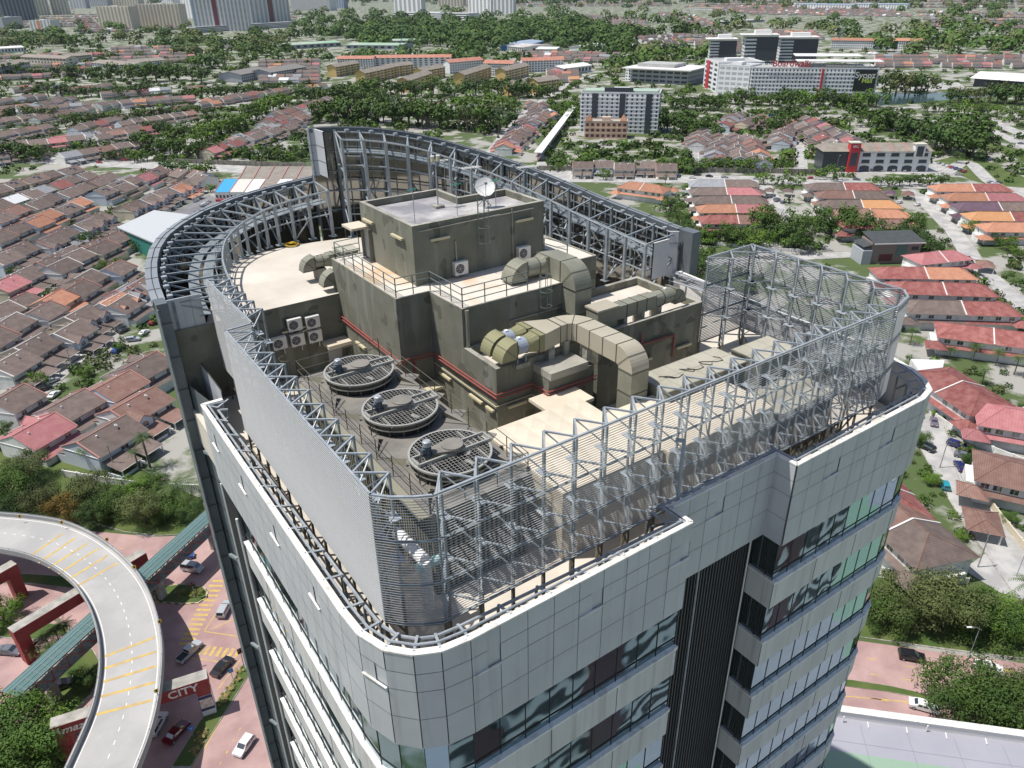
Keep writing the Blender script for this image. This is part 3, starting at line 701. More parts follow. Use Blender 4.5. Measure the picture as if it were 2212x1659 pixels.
    for (dx, dy, ww, hh, rz) in ((.75, -.35, .75, .22, .25 * (i + 1)), (.1 + .1 * i, -1.15, .22, .5, .3)):
        c_, s_ = math.cos(rz), math.sin(rz)
        tg.face([(cx_ + dx + (u * ww * c_ - v * hh * s_) / 1, cy_ + dy + (u * ww * s_ + v * hh * c_), zt - .05) for u, v in ((-.5, -.5), (.5, -.5), (.5, .5), (-.5, .5))], RIMM)
    tg.build('baffle_sheet', st).matrix_parent_inverse = Matrix.Identity(4)
for o_ in bpy.data.objects:
    if o_.parent and o_.parent.name.startswith('fan_stack'):
        o_.matrix_parent_inverse = o_.parent.matrix_parent_inverse.inverted() if False else Matrix.Identity(4)
hr = MB()
def rail(mb, pts, h=1.05, m=GALVD, r=.025, step=1.6, lv_=(1.0, .5), post=None):
    for a, b in zip(pts, pts[1:]):
        a = Vector(a); b = Vector(b); n_ = max(1, round((b - a).length / step))
        for l in lv_: mb.tube(a + Vector((0, 0, h * l)), b + Vector((0, 0, h * l)), m, r, 6)
        for i in range(n_ + 1):
            p = a.lerp(b, i / n_); mb.tube(p, p + Vector((0, 0, h)), m, r * 1.15, 6)
DKR = DUCTJ
rail(hr, [(X0 - .05, Y0, ZT), (X0 - .05, Y1, ZT), (X1, Y1 + .05, ZT), (X1, Y0, ZT), (X0, Y0, ZT)], 1.1, DKR, .02, 1.7)
hr.box(X0 - .5, X0 - .05, Y0, Y1, ZT - .12, ZT - .08, CSIDE); hr.bar((X0 - .5, Y0, ZT - .1), (X0 - .5, Y1, ZT - .1), CSIDE, .06, .15)
for k in range(7): a = math.pi * k / 6; b = math.pi * (k + 1) / 6 
hx, hy = X0 - .45, Y1 - .1
for z in (ZT - .8, ZT + .2, ZT + 1.25):
    pts = [(hx - .4 * math.cos(math.pi * k / 8 - math.pi / 2), hy + .4 * math.sin(math.pi * k / 8 - math.pi / 2) + .4, z) for k in range(9)]; hr.path(pts, DKR, .025)
for k in (0, 4, 8): p = pts[k]; hr.tube((p[0], p[1], ZDK + 1), (p[0], p[1], ZT + 1.25), DKR, .022)
hr.build('handrail', ct)

# ================================================================ TANKS AND BOXES ON THE DECK
def tank(name, label, cat, bx, zt, top, side, dome=0.0, parts=1):
    o = empty(name, U((bx[0] + bx[1]) / 2, (bx[2] + bx[3]) / 2, ZD), label, cat)
    b = MB(); b.ubox(bx[0], bx[1], bx[2], bx[3], zt + .004, ZD, side); b.build('tank_body', o)
    b = MB(); x0, x1, y0, y1 = [v * K for v in bx]; z = CAMH - K * zt
    nx = max(1, round((x1 - x0) / 1.1)); ny = max(1, round((y1 - y0) / 1.1))
    for i in range(nx):
        for j in range(ny):
            a0 = x0 + (x1 - x0) * i / nx; a1 = x0 + (x1 - x0) * (i + 1) / nx; b0 = y0 + (y1 - y0) * j / ny; b1 = y0 + (y1 - y0) * (j + 1) / ny
            if dome:
                m = .16; c = [(a0, b0), (a1, b0), (a1, b1), (a0, b1)]; d = [(a0 + m, b0 + m), (a1 - m, b0 + m), (a1 - m, b1 - m), (a0 + m, b1 - m)]; e = ((a0 + a1) / 2, (b0 + b1) / 2)
                for k in range(4):
                    q = (k + 1) % 4; b.face([(*c[k], z), (*c[q], z), (*d[q], z + .02), (*d[k], z + .02)], top); b.face([(*d[k], z + .02), (*d[q], z + .02), (*e, z + .02 + dome)], top)
            else: b.face([(a0 + .01, b0 + .01, z), (a1 - .01, b0 + .01, z), (a1 - .01, b1 - .01, z), (a0 + .01, b1 - .01, z)], top)
    if not dome: b.box(x0 - .05, x1 + .05, y0 - .05, y1 + .05, z - .12, z - .01, side)
    b.build('tank_lid', o); return o
tank('water_tank', 'cream sectional panel water tank with domed lid panels beside the cooling tower', 'water tank', (.925, 1.262, 1.145, 1.494), 1.08, TANK, TANK, .05)
tank('water_tank', 'long cream sectional water tank running behind the front louvre screen', 'water tank', (1.268, 1.70, 1.13, 1.385), 1.085, TANK, TANK, .04)
tank('water_tank', 'wide grey flat-lidded water tank in front of the right plant room', 'water tank', (1.455, 1.80, 1.325, 1.455), 1.05, TANKG, CONC)
t3 = tank('water_tank', 'small grey flat-lidded tank in the corner by the tall right louvre screen', 'water tank', (1.85, 2.03, 1.30, 1.425), 1.06, TANKG, CONC)
tank('water_tank', 'low grey tank seen through the right part of the front louvre screen', 'water tank', (1.72, 1.98, 1.12, 1.26), 1.12, TANKG, CONC)
cb = MB(); 
for k in range(3):
    x, y = K * (1.50 + .09 * k), K * 1.39; pts = [(x + .5 * math.sin(j * .9 + k) + j * .12, y + .35 * math.cos(j * 1.3 + k), CAMH - K * 1.05 + .03) for j in range(9)]; cb.path(pts, JOINT, .02, 4)
tag(cb.build('loose_cable'), 'thin dark cables lying coiled on the grey tank lid', 'cable')
# pumps and pipework between cooling tower and plant room
pw = MB(); bx, by = K * .905, K * 1.70
for j in range(3):
    y = by - j * .7; pw.path([(bx, y, ZDK + .3), (bx, y, ZDK + 2.6 - .2 * j), (bx + .5, y - .4, ZDK + 2.6 - .2 * j), (bx + .5, y - .4, ZDK + .3)], WHITE if j < 2 else LIGHTC, .07, 8); pw.tube((bx + .5, y - .4, ZDK + .6), (bx + .5, y - .4, ZDK + 1.3), LIGHTC, .13, 10)
pw.path([(bx, by, ZDK + 2.3), (bx, by - 1.6, ZDK + 2.3)], WHITE, .06, 8)
tag(pw.build('pump_pipework'), 'cream and white dosing pipes and valves against the olive wall beside the cooling tower', 'pipework')
def drum(x, y, c, label, grp=None):
    o = empty('drum', (x, y, ZDK + .9), label, 'drum', grp); b = MB(); b.tube((x, y, ZDK + .9), (x, y, ZDK + 1.55), c, .24, 14); b.build('drum_body', o)
    b = MB(); b.tube((x, y, ZDK + 1.55), (x, y, ZDK + 1.59), WHITE if c is not BLUE else BLUE, .2, 14); b.tube((x + .09, y, ZDK + 1.59), (x + .09, y, ZDK + 1.63), WHITE, .05, 8); b.build('lid', o)
BLUE = mat('blue_drum', (.02, .17, .55), .4); TEAL = mat('teal_drum', (.05, .45, .40), .4)
q_ = U(.893, 1.535, 1.2)
drum(q_.x, q_.y + 1.0, TEAL, 'teal plastic drum by the olive wall next to the cooling tower'); drum(q_.x + .02, q_.y + .45, WHITE, 'white plastic drum between teal and blue drums by the cooling tower')
drum(q_.x + .05, q_.y, BLUE, 'blue plastic drum standing nearest the white drum', ); drum(q_.x + .1, q_.y - .5, BLUE, 'blue plastic drum closest to the cream water tank')
pb = MB(); pb.box(q_.x - .4, q_.x + .5, q_.y - .9, q_.y + 1.4, ZDK, ZDK + .9, CONC2); tag(pb.build('concrete_plinth'), 'concrete plinth carrying the drums beside the cooling tower', 'plinth')

# ================================================================ DUCTS
def rduct(mb, pts, w, h, m, flange=1.2):
    """square duct along a path of (x, y, z centre)"""
    for a, b in zip(pts, pts[1:]):
        a = Vector(a); b = Vector(b); mb.bar(a, b, m, w, h)
        L_ = (b - a).length; n_ = int(L_ / flange)
        for k in range(1, n_ + 1):
            p = a.lerp(b, k / (n_ + 1)); d = (b - a).normalized() * .02; mb.bar(p - d, p + d, DUCTJ, w + .05, h + .05)
def elbow(mb, c, r, w, h, a0, a1, ax1, ax2, m, n=10, fl=True):
    """bent duct: centre c, mid radius r, angles in plane ax1/ax2; h = size along radius, w across"""
    c = Vector(c); e1 = Vector(ax1); e2 = Vector(ax2); e3 = e1.cross(e2).normalized(); rings = []
    for i in range(n + 1):
        a = a0 + (a1 - a0) * i / n; d = e1 * math.cos(a) + e2 * math.sin(a)
        rings.append([c + d * (r + h / 2) + e3 * (w / 2), c + d * (r + h / 2) - e3 * (w / 2), c + d * (r - h / 2) - e3 * (w / 2), c + d * (r - h / 2) + e3 * (w / 2)])
    for p, q in zip(rings, rings[1:]):
        for k in range(4): l = (k + 1) % 4; mb.face([p[k], p[l], q[l], q[k]], m)
    mb.face(rings[0], m); mb.face(rings[-1][::-1], m)
    if fl:
        for a in (a0, a1, (a0 + a1) / 2):
            d = e1 * math.cos(a) + e2 * math.sin(a); t = (-e1 * math.sin(a) + e2 * math.cos(a)) * .02; p = c + d * r
            q = []
            for sgn in (-1, 1):
                q.append([p + t * sgn + d * (h / 2 + .025) * u + e3 * (w / 2 + .025) * v for u, v in ((1, 1), (1, -1), (-1, -1), (-1, 1))])
            for k in range(4): l = (k + 1) % 4; mb.face([q[0][k], q[0][l], q[1][l], q[1][k]], DUCTJ)
def transition(mb, p0, s0, p1, r1, m, ax='x', n=16):
    """square end at p0 (half size s0) to round end at p1 (radius r1)"""
    A = []; B = []
    for k in range(n):
        a = 2 * math.pi * (k + .5) / n; c, s = math.cos(a), math.sin(a); mx = max(abs(c), abs(s)); 
        if ax == 'x': A.append((p0[0], p0[1] + s0 * c / mx, p0[2] + s0 * s / mx)); B.append((p1[0], p1[1] + r1 * c, p1[2] + r1 * s))
    for k in range(n): l = (k + 1) % n; mb.face([A[k], A[l], B[l], B[k]], m)
# front duct system: two cowls, two fans, merging into one beige duct that turns towards the front and drops
zc = CAMH - K * .955; zt_ = CAMH - K * .92
d1 = empty('ventilation_duct', U(1.25, 1.7, 1.03), 'beige ventilation duct with twin olive cowls and blue fans on the low roof', 'air duct')
HW = .52; zc = zt_ - HW
fx = K * 1.145
for (yy, tg_) in ((1.733, 0), (1.655 + .012, 1)):
    y = K * yy
    b = MB(); elbow(b, (fx - .05, y, zc - .5), .52, .95, .98, math.pi / 2, math.pi, (1, 0, 0), (0, 0, 1), COWL, 8)
    b.build('intake_cowl', d1)
    b = MB(); b.tube((fx - .05, y, zc), (fx + .75, y, zc), FANBL, .46, 20); b.tube((fx + .02, y, zc), (fx + .06, y, zc), COWL, .5, 20); b.tube((fx + .7, y, zc), (fx + .75, y, zc), COWL, .5, 20)
    b.box(fx + .25, fx + .45, y - .1, y + .1, zc + .44, zc + .52, WHITE)
    b.bar((fx + .05, y - .3, zc - .45), (fx + .05, y - .3, zc - .95), GALVD, .07); b.bar((fx + .6, y - .3, zc - .45), (fx + .6, y - .3, zc - .95), GALVD, .07); b.box(fx - .1, fx + .8, y - .4, y + .4, zc - 1.15, zc - .9, CONC2)
    b.build('fan_casing', d1)
    b = MB(); transition(b, (fx + 1.35, y, zc), .5, (fx + .75, y, zc), .46, COWL); b.bar((fx + 1.35, y, zc), (fx + 1.75, y, zc), COWL, 1.0, 1.0); b.bar((fx + 1.36, y, zc), (fx + 1.40, y, zc), DUCTJ, 1.05, 1.05); b.build('transition_piece', d1)
b = MB()
xa = fx + 1.75; ya0 = K * 1.667 - .5; ya1 = K * 1.733 + .5
Pm = [(xa, ya0), (xa + 1.35, ya0 + .35), (xa + 1.35, ya0 + 1.6), (xa, ya1)]
b.prism(Pm, zc - .5, zc + .5, DUCT); yc = ya0 + .35 + .62; b.bar((xa, ya0, zc + .52), (xa, ya1, zc + .52), DUCTJ, .04, .03)
xr = xa + 1.35; W_ = 1.22
b.bar((xr, yc, zc), (xr + .45, yc, zc), DUCT, W_, 1.04); b.bar((xr - .02, yc, zc), (xr + .02, yc, zc), DUCTJ, W_ + .06, 1.1)
ex = xr + .45; elbow(b, (ex, yc - 1.0, zc), 1.0, 1.04, W_, math.pi / 2, 0, (1, 0, 0), (0, 1, 0), DUCT, 10)
xs = ex + 1.0; ys = yc - 1.0; ye = K * 1.455
rduct(b, [(xs, ys, zc), (xs, ye, zc)], W_, 1.04, DUCT, 1.25)
for yy in (ys, ye): b.bar((xs, yy - .02, zc), (xs, yy + .02, zc), DUCTJ, W_ + .06, 1.1)
elbow(b, (xs, ye, zc - .75), .75, W_, 1.04, math.pi / 2, 0, (0, -1, 0), (0, 0, 1), DUCT, 10)
yv = ye - .75
b.box(xs - W_ / 2, xs + W_ / 2, yv - .52, yv + .52, CAMH - K * 1.25, zc - .75, DUCTO)
for z in (zc - .75, zc - 2.0, zc - 3.3, zc - 4.6): b.box(xs - W_ / 2 - .03, xs + W_ / 2 + .03, yv - .55, yv + .55, z - .03, z + .03, DUCTJ)
b.build('duct_run', d1)
b = MB()
for (x, y) in ((xa + .6, ya0 + .35), (xr + .4, yc - .5), (xs - .3, ys - .6)): b.box(x - .2, x + .2, y - .2, y + .2, CAMH - K * 1.03, zc - .5, CONC2)
b.build('duct_support', d1)
# upper duct from the middle roof down beside the right plant room
d2 = empty('ventilation_duct', U(1.52, 1.9, .87), 'olive ventilation duct bending off the middle roof and down beside the caged ladder', 'air duct')
x2 = K * 1.545; y2 = K * 1.905; z2 = CAMH - K * .80 - .62
b = MB(); elbow(b, (K * 1.335 + .9, K * 1.955, z2 - .6), .62, 1.1, 1.18, math.pi / 2, math.pi * .98, (1, 0, 0), (0, 0, 1), DUCTO, 8); b.build('intake_cowl', d2)
yq = K * 1.955; xq = K * 1.335 + .9
b = MB(); b.tube((xq, yq, z2), (xq + 1.0, yq, z2), DUCTO, .55, 20); b.tube((xq + .0, yq, z2), (xq + .05, yq, z2), DUCTJ, .58, 20); b.tube((xq + .95, yq, z2), (xq + 1.0, yq, z2), DUCTJ, .58, 20); b.build('fan_casing', d2)
b = MB(); transition(b, (xq + 1.5, yq, z2), .62, (xq + 1.0, yq, z2), .55, DUCTO)
b.bar((xq + 1.5, yq, z2), (xq + 2.75, yq - .35, z2), DUCTO, 1.2, 1.24); b.bar((xq + 1.5, yq, z2), (xq + 1.54, yq, z2), DUCTJ, 1.26, 1.3)
xe = xq + 2.2; ye2 = yq - .5
b.bar((xe, ye2 + .7, z2), (xe, K * 1.862, z2), DUCTO, 1.25, 1.29); b.bar((xe, K * 1.862 + .02, z2), (xe, K * 1.862 - .02, z2), DUCTJ, 1.3, 1.3)
elbow(b, (xe, K * 1.862, z2 - .85), .85, 1.25, 1.24, math.pi / 2, 0, (0, -1, 0), (0, 0, 1), DUCTO, 12)
yv = K * 1.862 - .85; b.box(xe - .62, xe + .62, yv - .62, yv + .62, CAMH - K * 1.03, z2 - .85, DUCTO)
for z in (z2 - .85, z2 - 2.4): b.box(xe - .65, xe + .65, yv - .65, yv + .65, z - .03, z + .03, DUCTJ)
b.build('duct_run', d2)
# duct lying along the right plant room roof
d3 = empty('ventilation_duct', U(1.6, 1.72, 1.03), 'long olive duct and square box lying along the right plant room roof', 'air duct')
z3 = CAMH - K * .935; b = MB()
b.ubox(1.500, 1.585, 1.695, 1.755, .932, 1.02, DUCTO); b.ubox(1.496, 1.589, 1.691, 1.759, .928, .934, DUCT); b.build('plenum_box', d3)
b = MB(); yy = K * 1.72; zz = z3 - .45; rduct(b, [(K * 1.585, yy, zz), (K * 1.765, yy, zz)], .8, .85, DUCTO, 1.0)
transition(b, (K * 1.765, yy, zz), .42, (K * 1.80, yy, zz), .5, DUCTO); b.tube((K * 1.8, yy, zz), (K * 1.852, yy, zz), DUCTO, .5, 20); b.tube((K * 1.8, yy, zz), (K * 1.803, yy, zz), DUCTJ, .54, 20)
b.box(K * 1.82, K * 1.83, yy - .1, yy + .1, zz + .47, zz + .56, WHITE); b.build('duct_run', d3)
b = MB(); elbow(b, (K * 1.852, yy, zz - .5), .52, .95, .98, math.pi / 2, .05, (1, 0, 0), (0, 0, 1), DUCTO, 8); b.build('intake_cowl', d3)
b = MB()
for x in (1.62, 1.70, 1.78): b.box(K * x, K * x + .25, yy - .4, yy + .4, CAMH - K * 1.03, zz - .42, CONC2)
b.build('duct_support', d3)
# two ducts on the raised roof at the left
for i, (ya, xa_, lb) in enumerate(((2.72, .895, 'rear of the two olive elbow ducts on the pale raised roof'), (2.575, .915, 'front of the two olive elbow ducts on the pale raised roof'))):
    d4 = empty('ventilation_duct', U(xa_ + .1, ya, ZR), lb, 'air duct'); z4 = CAMH - K * (.925 if i == 0 else .945); y = K * ya; x = K * xa_
    b = MB(); elbow(b, (x + .75, y, z4 - .45), .47, .85, .9, math.pi / 2, math.pi, (1, 0, 0), (0, 0, 1), DUCTO, 8); b.build('intake_cowl', d4)
    b = MB(); b.tube((x + .75, y, z4), (x + 1.4, y, z4), DUCTO, .43, 18); b.tube((x + 1.36, y, z4), (x + 1.4, y, z4), DUCTJ, .46, 18); b.box(x + 1.0, x + 1.15, y - .1, y + .1, z4 + .4, z4 + .5, WHITE); b.build('fan_casing', d4)
    b = MB(); transition(b, (x + 1.8, y, z4), .42, (x + 1.4, y, z4), .43, DUCTO)
    xe_ = K * (.965 if i else 1.04); 
    if xe_ > x + 1.8: rduct(b, [(x + 1.8, y, z4), (xe_, y, z4)], .84, .84, DUCTO, .8)
    if i == 0: b.box(xe_, xe_ + 1.2, y - .9, y + .6, z4 - .8, z4 + .5, DUCTO); b.box(xe_ - .1, xe_ + 1.3, y - 1.0, y + .7, z4 + .5, z4 + .58, TANKG)
    b.build('duct_run', d4)
    b = MB(); b.box(x + .8, x + 1.5, y - .4, y + .4, CAMH - K * ZR, z4 - .45, CONC2); b.build('duct_support', d4)
# ================================================================ SMALL PLANT
def ac_unit(c, label, face='-y', grp='air conditioner units fixed to the olive walls'):
    o = empty('ac_condenser', c, label, 'air conditioner', grp); x, y, z = c; w_, d_, h_ = .92, .34, .82
    b = MB(); b.box(x - w_ / 2, x + w_ / 2, y - d_, y, z, z + h_, ACW); b.build('cabinet', o)
    b = MB(); b.tube((x - .12, y - d_ - .012, z + h_ / 2), (x - .12, y - d_ - .002, z + h_ / 2), ACG, .30, 22)
    for k in range(6): b.tube((x - .12, y - d_ - .02, z + h_ / 2), (x - .12 + .3 * math.cos(k * 1.05), y - d_ - .02, z + h_ / 2 + .3 * math.sin(k * 1.05)), ACW, .006, 4)
    for k in range(9): b.bar((x - w_ / 2 - .004, y - d_ * .9, z + .08 + .08 * k), (x - w_ / 2 - .004, y - .04, z + .08 + .08 * k), ACG, .008, .02)
    b.build('fan_guard', o)
    b = MB()
    for s_ in (-.3, .3): b.bar((x + s_, y + .05, z - .04), (x + s_, y - d_ - .05, z - .04), GALV, .05)
    b.tube((x + .3, y - .02, z), (x + .3, y - .02, z - .5), ACW, .03); b.build('bracket', o)
for (px, py, lb) in ((299.5 + 2020 / 6, 576 + 810 / 6, 'upper left air conditioner of the four on the dark olive wall'), (299.5 + 2250 / 6, 576 + 775 / 6, 'upper right air conditioner of the group on the dark olive wall'),
                     (299.5 + 2055 / 6, 576 + 1005 / 6, 'lower middle air conditioner of the group on the dark olive wall'), (299.5 + 2280 / 6, 576 + 955 / 6, 'lower right air conditioner next to the door canopy'),
                     (299.5 + 1825 / 6, 576 + 1050 / 6, 'lowest and leftmost air conditioner on the dark olive wall')):
    p = WY(px, py, 2.523); ac_unit((p.x, p.y, p.z), lb)
for (px, py, lb) in ((691.2 + 1445 * .2083, 345.6 + 1175 * .2083, 'lone air conditioner low on the upper room wall left of the ladder'), (691.2 + 2095 * .2083, 345.6 + 1015 * .2083, 'air conditioner on the upper room wall right of the ladder')):
    p = WY(px, py, 2.117); ac_unit((p.x, p.y, p.z), lb)
cbm = MB(); 
for (a, b_) in (((1860, 860), (2200, 765)), ((2080, 865), (2205, 800))):
    p = WY(299.5 + a[0] / 6, 576 + a[1] / 6, 2.522); q = WY(299.5 + b_[0] / 6, 576 + b_[1] / 6, 2.522); cbm.bar(p, q, LIGHTC, .1, .12)
tag(cbm.build('cable_trunking'), 'cream cable trunking running between the air conditioners on the dark wall', 'cable trunking')
# batten lights
BL = []
def batten(p, q, nrm, label):
    o = empty('batten_light', p, label, 'wall light', 'cream batten lights on the olive walls'); n_ = Vector(nrm)
    b = MB(); b.bar(Vector(p) + n_ * .04, Vector(q) + n_ * .04, CONC2, .06, .06); b.build('bracket', o)
    b = MB(); b.bar(Vector(p) + n_ * .15, Vector(q) + n_ * .15, LIGHTC, .16, .13); b.build('cover', o)
q5 = lambda x, y: (691.2 + x * .20833, 345.6 + y * .20833)
rg3 = lambda x, y: (979.3 + x / 6, 691.2 + y / 6)
rg2 = lambda x, y: (633.6 + x / 6, 691.2 + y / 6)
rg6 = lambda x, y: (1094.5 + x * .20833, 460.8 + y * .20833)
for (a, b_, xu, lb) in ((q5(468, 605), q5(565, 655), 1.067, 'cream light beside the canopy on the sunlit side of the upper room'), (q5(765, 765), q5(875, 820), 1.067, 'cream light halfway along the sunlit side of the upper room'),
                        (rg3(240, 945), rg3(400, 1080), 1.079, 'cream light on the sunlit wall above the drums'), (rg3(455, 1110), rg3(545, 1180), 1.079, 'short white light on the sunlit wall nearest the tank corner'),
                        (rg2(840, 270), rg2(955, 370), .953, 'cream light under the red pipes above the rear fan'), (rg2(1930, 665), rg2(2065, 780), 1.0795, 'cream light below the red pipes beside the pump pipes')):
    zav = (WX(*a, xu).z + WX(*b_, xu).z) / 2; p = WX(*a, xu); q = WX(*b_, xu); p.z = q.z = zav; batten(p, q, (-1, 0, 0), lb)
for (a, b_, yu, lb) in ((q5(1135, 830), q5(1330, 790), 2.119, 'cream light on the shaded wall of the upper room above the air conditioner'), (q5(2018, 635), q5(2192, 600), 2.119, 'cream light at the far right of the upper room wall'),
                        (rg3(690, 1130), rg3(925, 1035), 1.662, 'cream light on the shaded wall above the cream tank'), (rg6(1325, 1545), rg6(1485, 1495), 1.6725, 'cream light low on the right plant room wall near the beige duct'),
                        (rg6(1745, 1390), rg6(1895, 1345), 1.6725, 'cream light on the right plant room wall nearest its far corner')):
    p = WY(*a, yu); q = WY(*b_, yu); zav = (p.z + q.z) / 2; p.z = q.z = zav; batten(p, q, (0, -1, 0), lb)
# red fire pipes
rp_ = MB()
zz = U(0, 0, 1.155).z
def atz(px, py, xu): return WX(px, py, xu).z
z_r = WX(*rg3(555, 950), 1.0793).z
for dz in (0, -.22):
    rp_.path([(K * .945, K * 2.53, z_r + dz), (K * .945, K * 2.035, z_r + dz), (K * 1.068, K * 2.035, z_r + dz), (K * 1.0725, K * 1.655, z_r + dz), (K * 1.208, K * 1.655, z_r + dz), (K * 1.208, K * 1.578, z_r + dz), (K * 1.40, K * 1.578, z_r + dz)], REDP, .045, 8)
pts = [WY(*rg6(1190, 1425), 1.668), WY(*rg6(1740, 1260), 1.668), WY(*rg6(1715, 1490), 1.668)]; rp_.path(pts, REDP, .06, 8)
pts = [WY(*rg6(1200, 1405), 1.668), WY(*rg6(1405, 1335), 1.668), WY(*rg6(1393, 1255), 1.668)]; rp_.path(pts, REDP, .05, 8)
p = WX(*rg2(1555, 500), 1.02); rp_.path([(K * 1.0, K * 2.04, z_r - .2), (K * 1.0, K * 2.04, z_r - 2.2)], REDP, .06, 8)
tag(rp_.build('fire_pipe'), 'pair of red fire pipes running round the olive plant rooms', 'pipe')
gp_ = MB()
for dz in (-.75, -.85): gp_.path([(K * 1.0725, K * 2.04, z_r + dz), (K * 1.0725, K * 1.658, z_r + dz), (K * 1.208, K * 1.658, z_r + dz), (K * 1.208, K * 1.582, z_r + dz)], LIGHTC if dz > -.8 else CONC, .03, 6)
gp_.path([WY(*q5(1020, 745), 2.116), WY(*q5(1865, 565), 2.116)], CONC2, .03, 6); gp_.path([WY(*q5(1990, 500), 2.116), WY(*q5(2005, 1040), 2.116)], CONC2, .03, 6); gp_.path([WY(*q5(1800, 585), 2.116), WY(*q5(2212, 500), 2.116)], CONC2, .025, 6)
gp_.path([WY(*q5(1405, 840), 2.116), WY(*q5(1420, 1060), 2.116)], CONC2, .05, 6)
gp_.path([WY(*rg6(30, 1120), 1.846), WY(*rg6(730, 925), 1.846)], CONC2, .04, 6)
gp_.path([U(1.095, 1.845, .875), U(1.095, 1.845, 1.01), U(1.10, 1.835, 1.02)], DUCTO, .12, 10)
tag(gp_.build('conduit'), 'thin grey conduits and drain pipes fixed along the olive walls', 'conduit')
sg = MB(); p = WY(*rg6(1285, 1385), 1.6715); sg.box(p.x, p.x + .55, p.y - .03, p.y, p.z - .6, p.z, WHITE)
for k in range(5): sg.box(p.x + .06, p.x + .49, p.y - .035, p.y - .03, p.z - .12 - .1 * k, p.z - .09 - .1 * k, ACG)
tag(sg.build('wall_notice'), 'small white notice board under the red pipe on the right plant room', 'notice')
# railings round the middle roof
rm = MB(); zr_ = U(0, 0, .8693).z; CR = mat('green_grey_rail', (.13, .16, .15), .5)
rail(rm, [(K * .962, K * 2.54, zr_), (K * .962, K * 2.057, zr_), (K * 1.084, K * 2.053, zr_), (K * 1.088, K * 1.857, zr_), (K * 1.335, K * 1.857, zr_)], 1.15, CR, .028, 1.35, (1.0, .66, .33))
rail(rm, [(K * .962, K * 2.54, zr_), (K * 1.06, K * 2.545, zr_)], 1.15, CR, .028, 1.35, (1.0, .66, .33))
rail(rm, [(K * 1.60, K * 2.12, zr_), (K * 1.62, K * 2.01, zr_)], 1.15, CR, .03, 1.35, (1.0, .66, .33))
rm.build('roof_railing'); tag(bpy.data.objects['roof_railing'], 'three-bar green-grey railing round the rust-stained middle roof', 'railing')
# caged ladders
def ladder(x, y, z0, z1, label, m=CR):
    o = empty('caged_ladder', (x, y, z0), label, 'ladder'); b = MB()
    for s_ in (-.22, .22): b.tube((x + s_, y, z0), (x + s_, y, z1 + 1.1), m, .022, 6)
    k = z0 + .25
    while k < z1: b.tube((x - .22, y, k), (x + .22, y, k), m, .015, 5); k += .3
    b.build('ladder_rungs', o); b = MB(); k = z0 + 1.9
    P = [(x + .35 * math.cos(a), y - .35 - .35 * math.sin(a)) for a in [math.pi * (-.2 + 1.4 * j / 10) for j in range(11)]]
    while k < z1 + 1.1: b.path([(a, c, k) for a, c in P], m, .018, 5); k += .95
    for j in (1, 4, 6, 9): b.tube((*P[j], z0 + 1.9), (*P[j], z1 + 1.0), m, .015, 5)
    b.build('safety_cage', o)
p = WY(*q5(1690, 1130), 2.11); ladder(p.x, K * 2.119 - .12, U(0, 0, .87).z, U(0, 0, .6702).z, 'caged ladder up the front of the upper plant room')
p = WY(*rg6(530, 900), 1.84); ladder(K * 1.385, K * 1.849 - .12, U(0, 0, 1.03).z, U(0, 0, .8693).z, 'caged ladder from the low roof to the middle roof beside the bent duct')
# dish, masts and aerials on the upper roof
zu_ = CAMH - K * .693
o = empty('satellite_dish', (K * 1.433, K * 2.25, zu_), 'round white satellite dish on the upper plant room roof', 'satellite dish')
b = MB(); cx_, cy_, cz_ = K * 1.433, K * 2.25, zu_ + 1.25; ax = Vector((-.35, -.72, .55)).normalized(); e1 = ax.cross(Vector((0, 0, 1))).normalized(); e2 = e1.cross(ax)
rings = []
for i in range(7):
    r = .63 * i / 6; rings.append([Vector((cx_, cy_, cz_)) + ax * (r * r * .35) + (e1 * math.cos(2 * math.pi * k / 28) + e2 * math.sin(2 * math.pi * k / 28)) * r for k in range(28)])
for p_, q_ in zip(rings, rings[1:]):
    for k in range(28): l = (k + 1) % 28; b.face([p_[k], p_[l], q_[l], q_[k]], WHITE)
b.build('dish', o)
b = MB(); b.tube((cx_, cy_ + .1, zu_), (cx_, cy_ + .1, cz_), GALVD, .05); f_ = Vector((cx_, cy_, cz_)) + ax * .7; b.tube(Vector((cx_, cy_, cz_)) + e2 * -.7, f_, GALVD, .02); b.tube(Vector((cx_, cy_, cz_)) + e1 * .65, f_, GALVD, .015); b.box(f_.x - .07, f_.x + .07, f_.y - .07, f_.y + .07, f_.z - .07, f_.z + .07, GALVD)
for k in range(3): a = k * 2.1; b.bar((cx_, cy_ + .1, zu_ + .5), (cx_ + .5 * math.cos(a), cy_ + .1 + .5 * math.sin(a), zu_), GALVD, .05)
b.build('dish_mount', o)
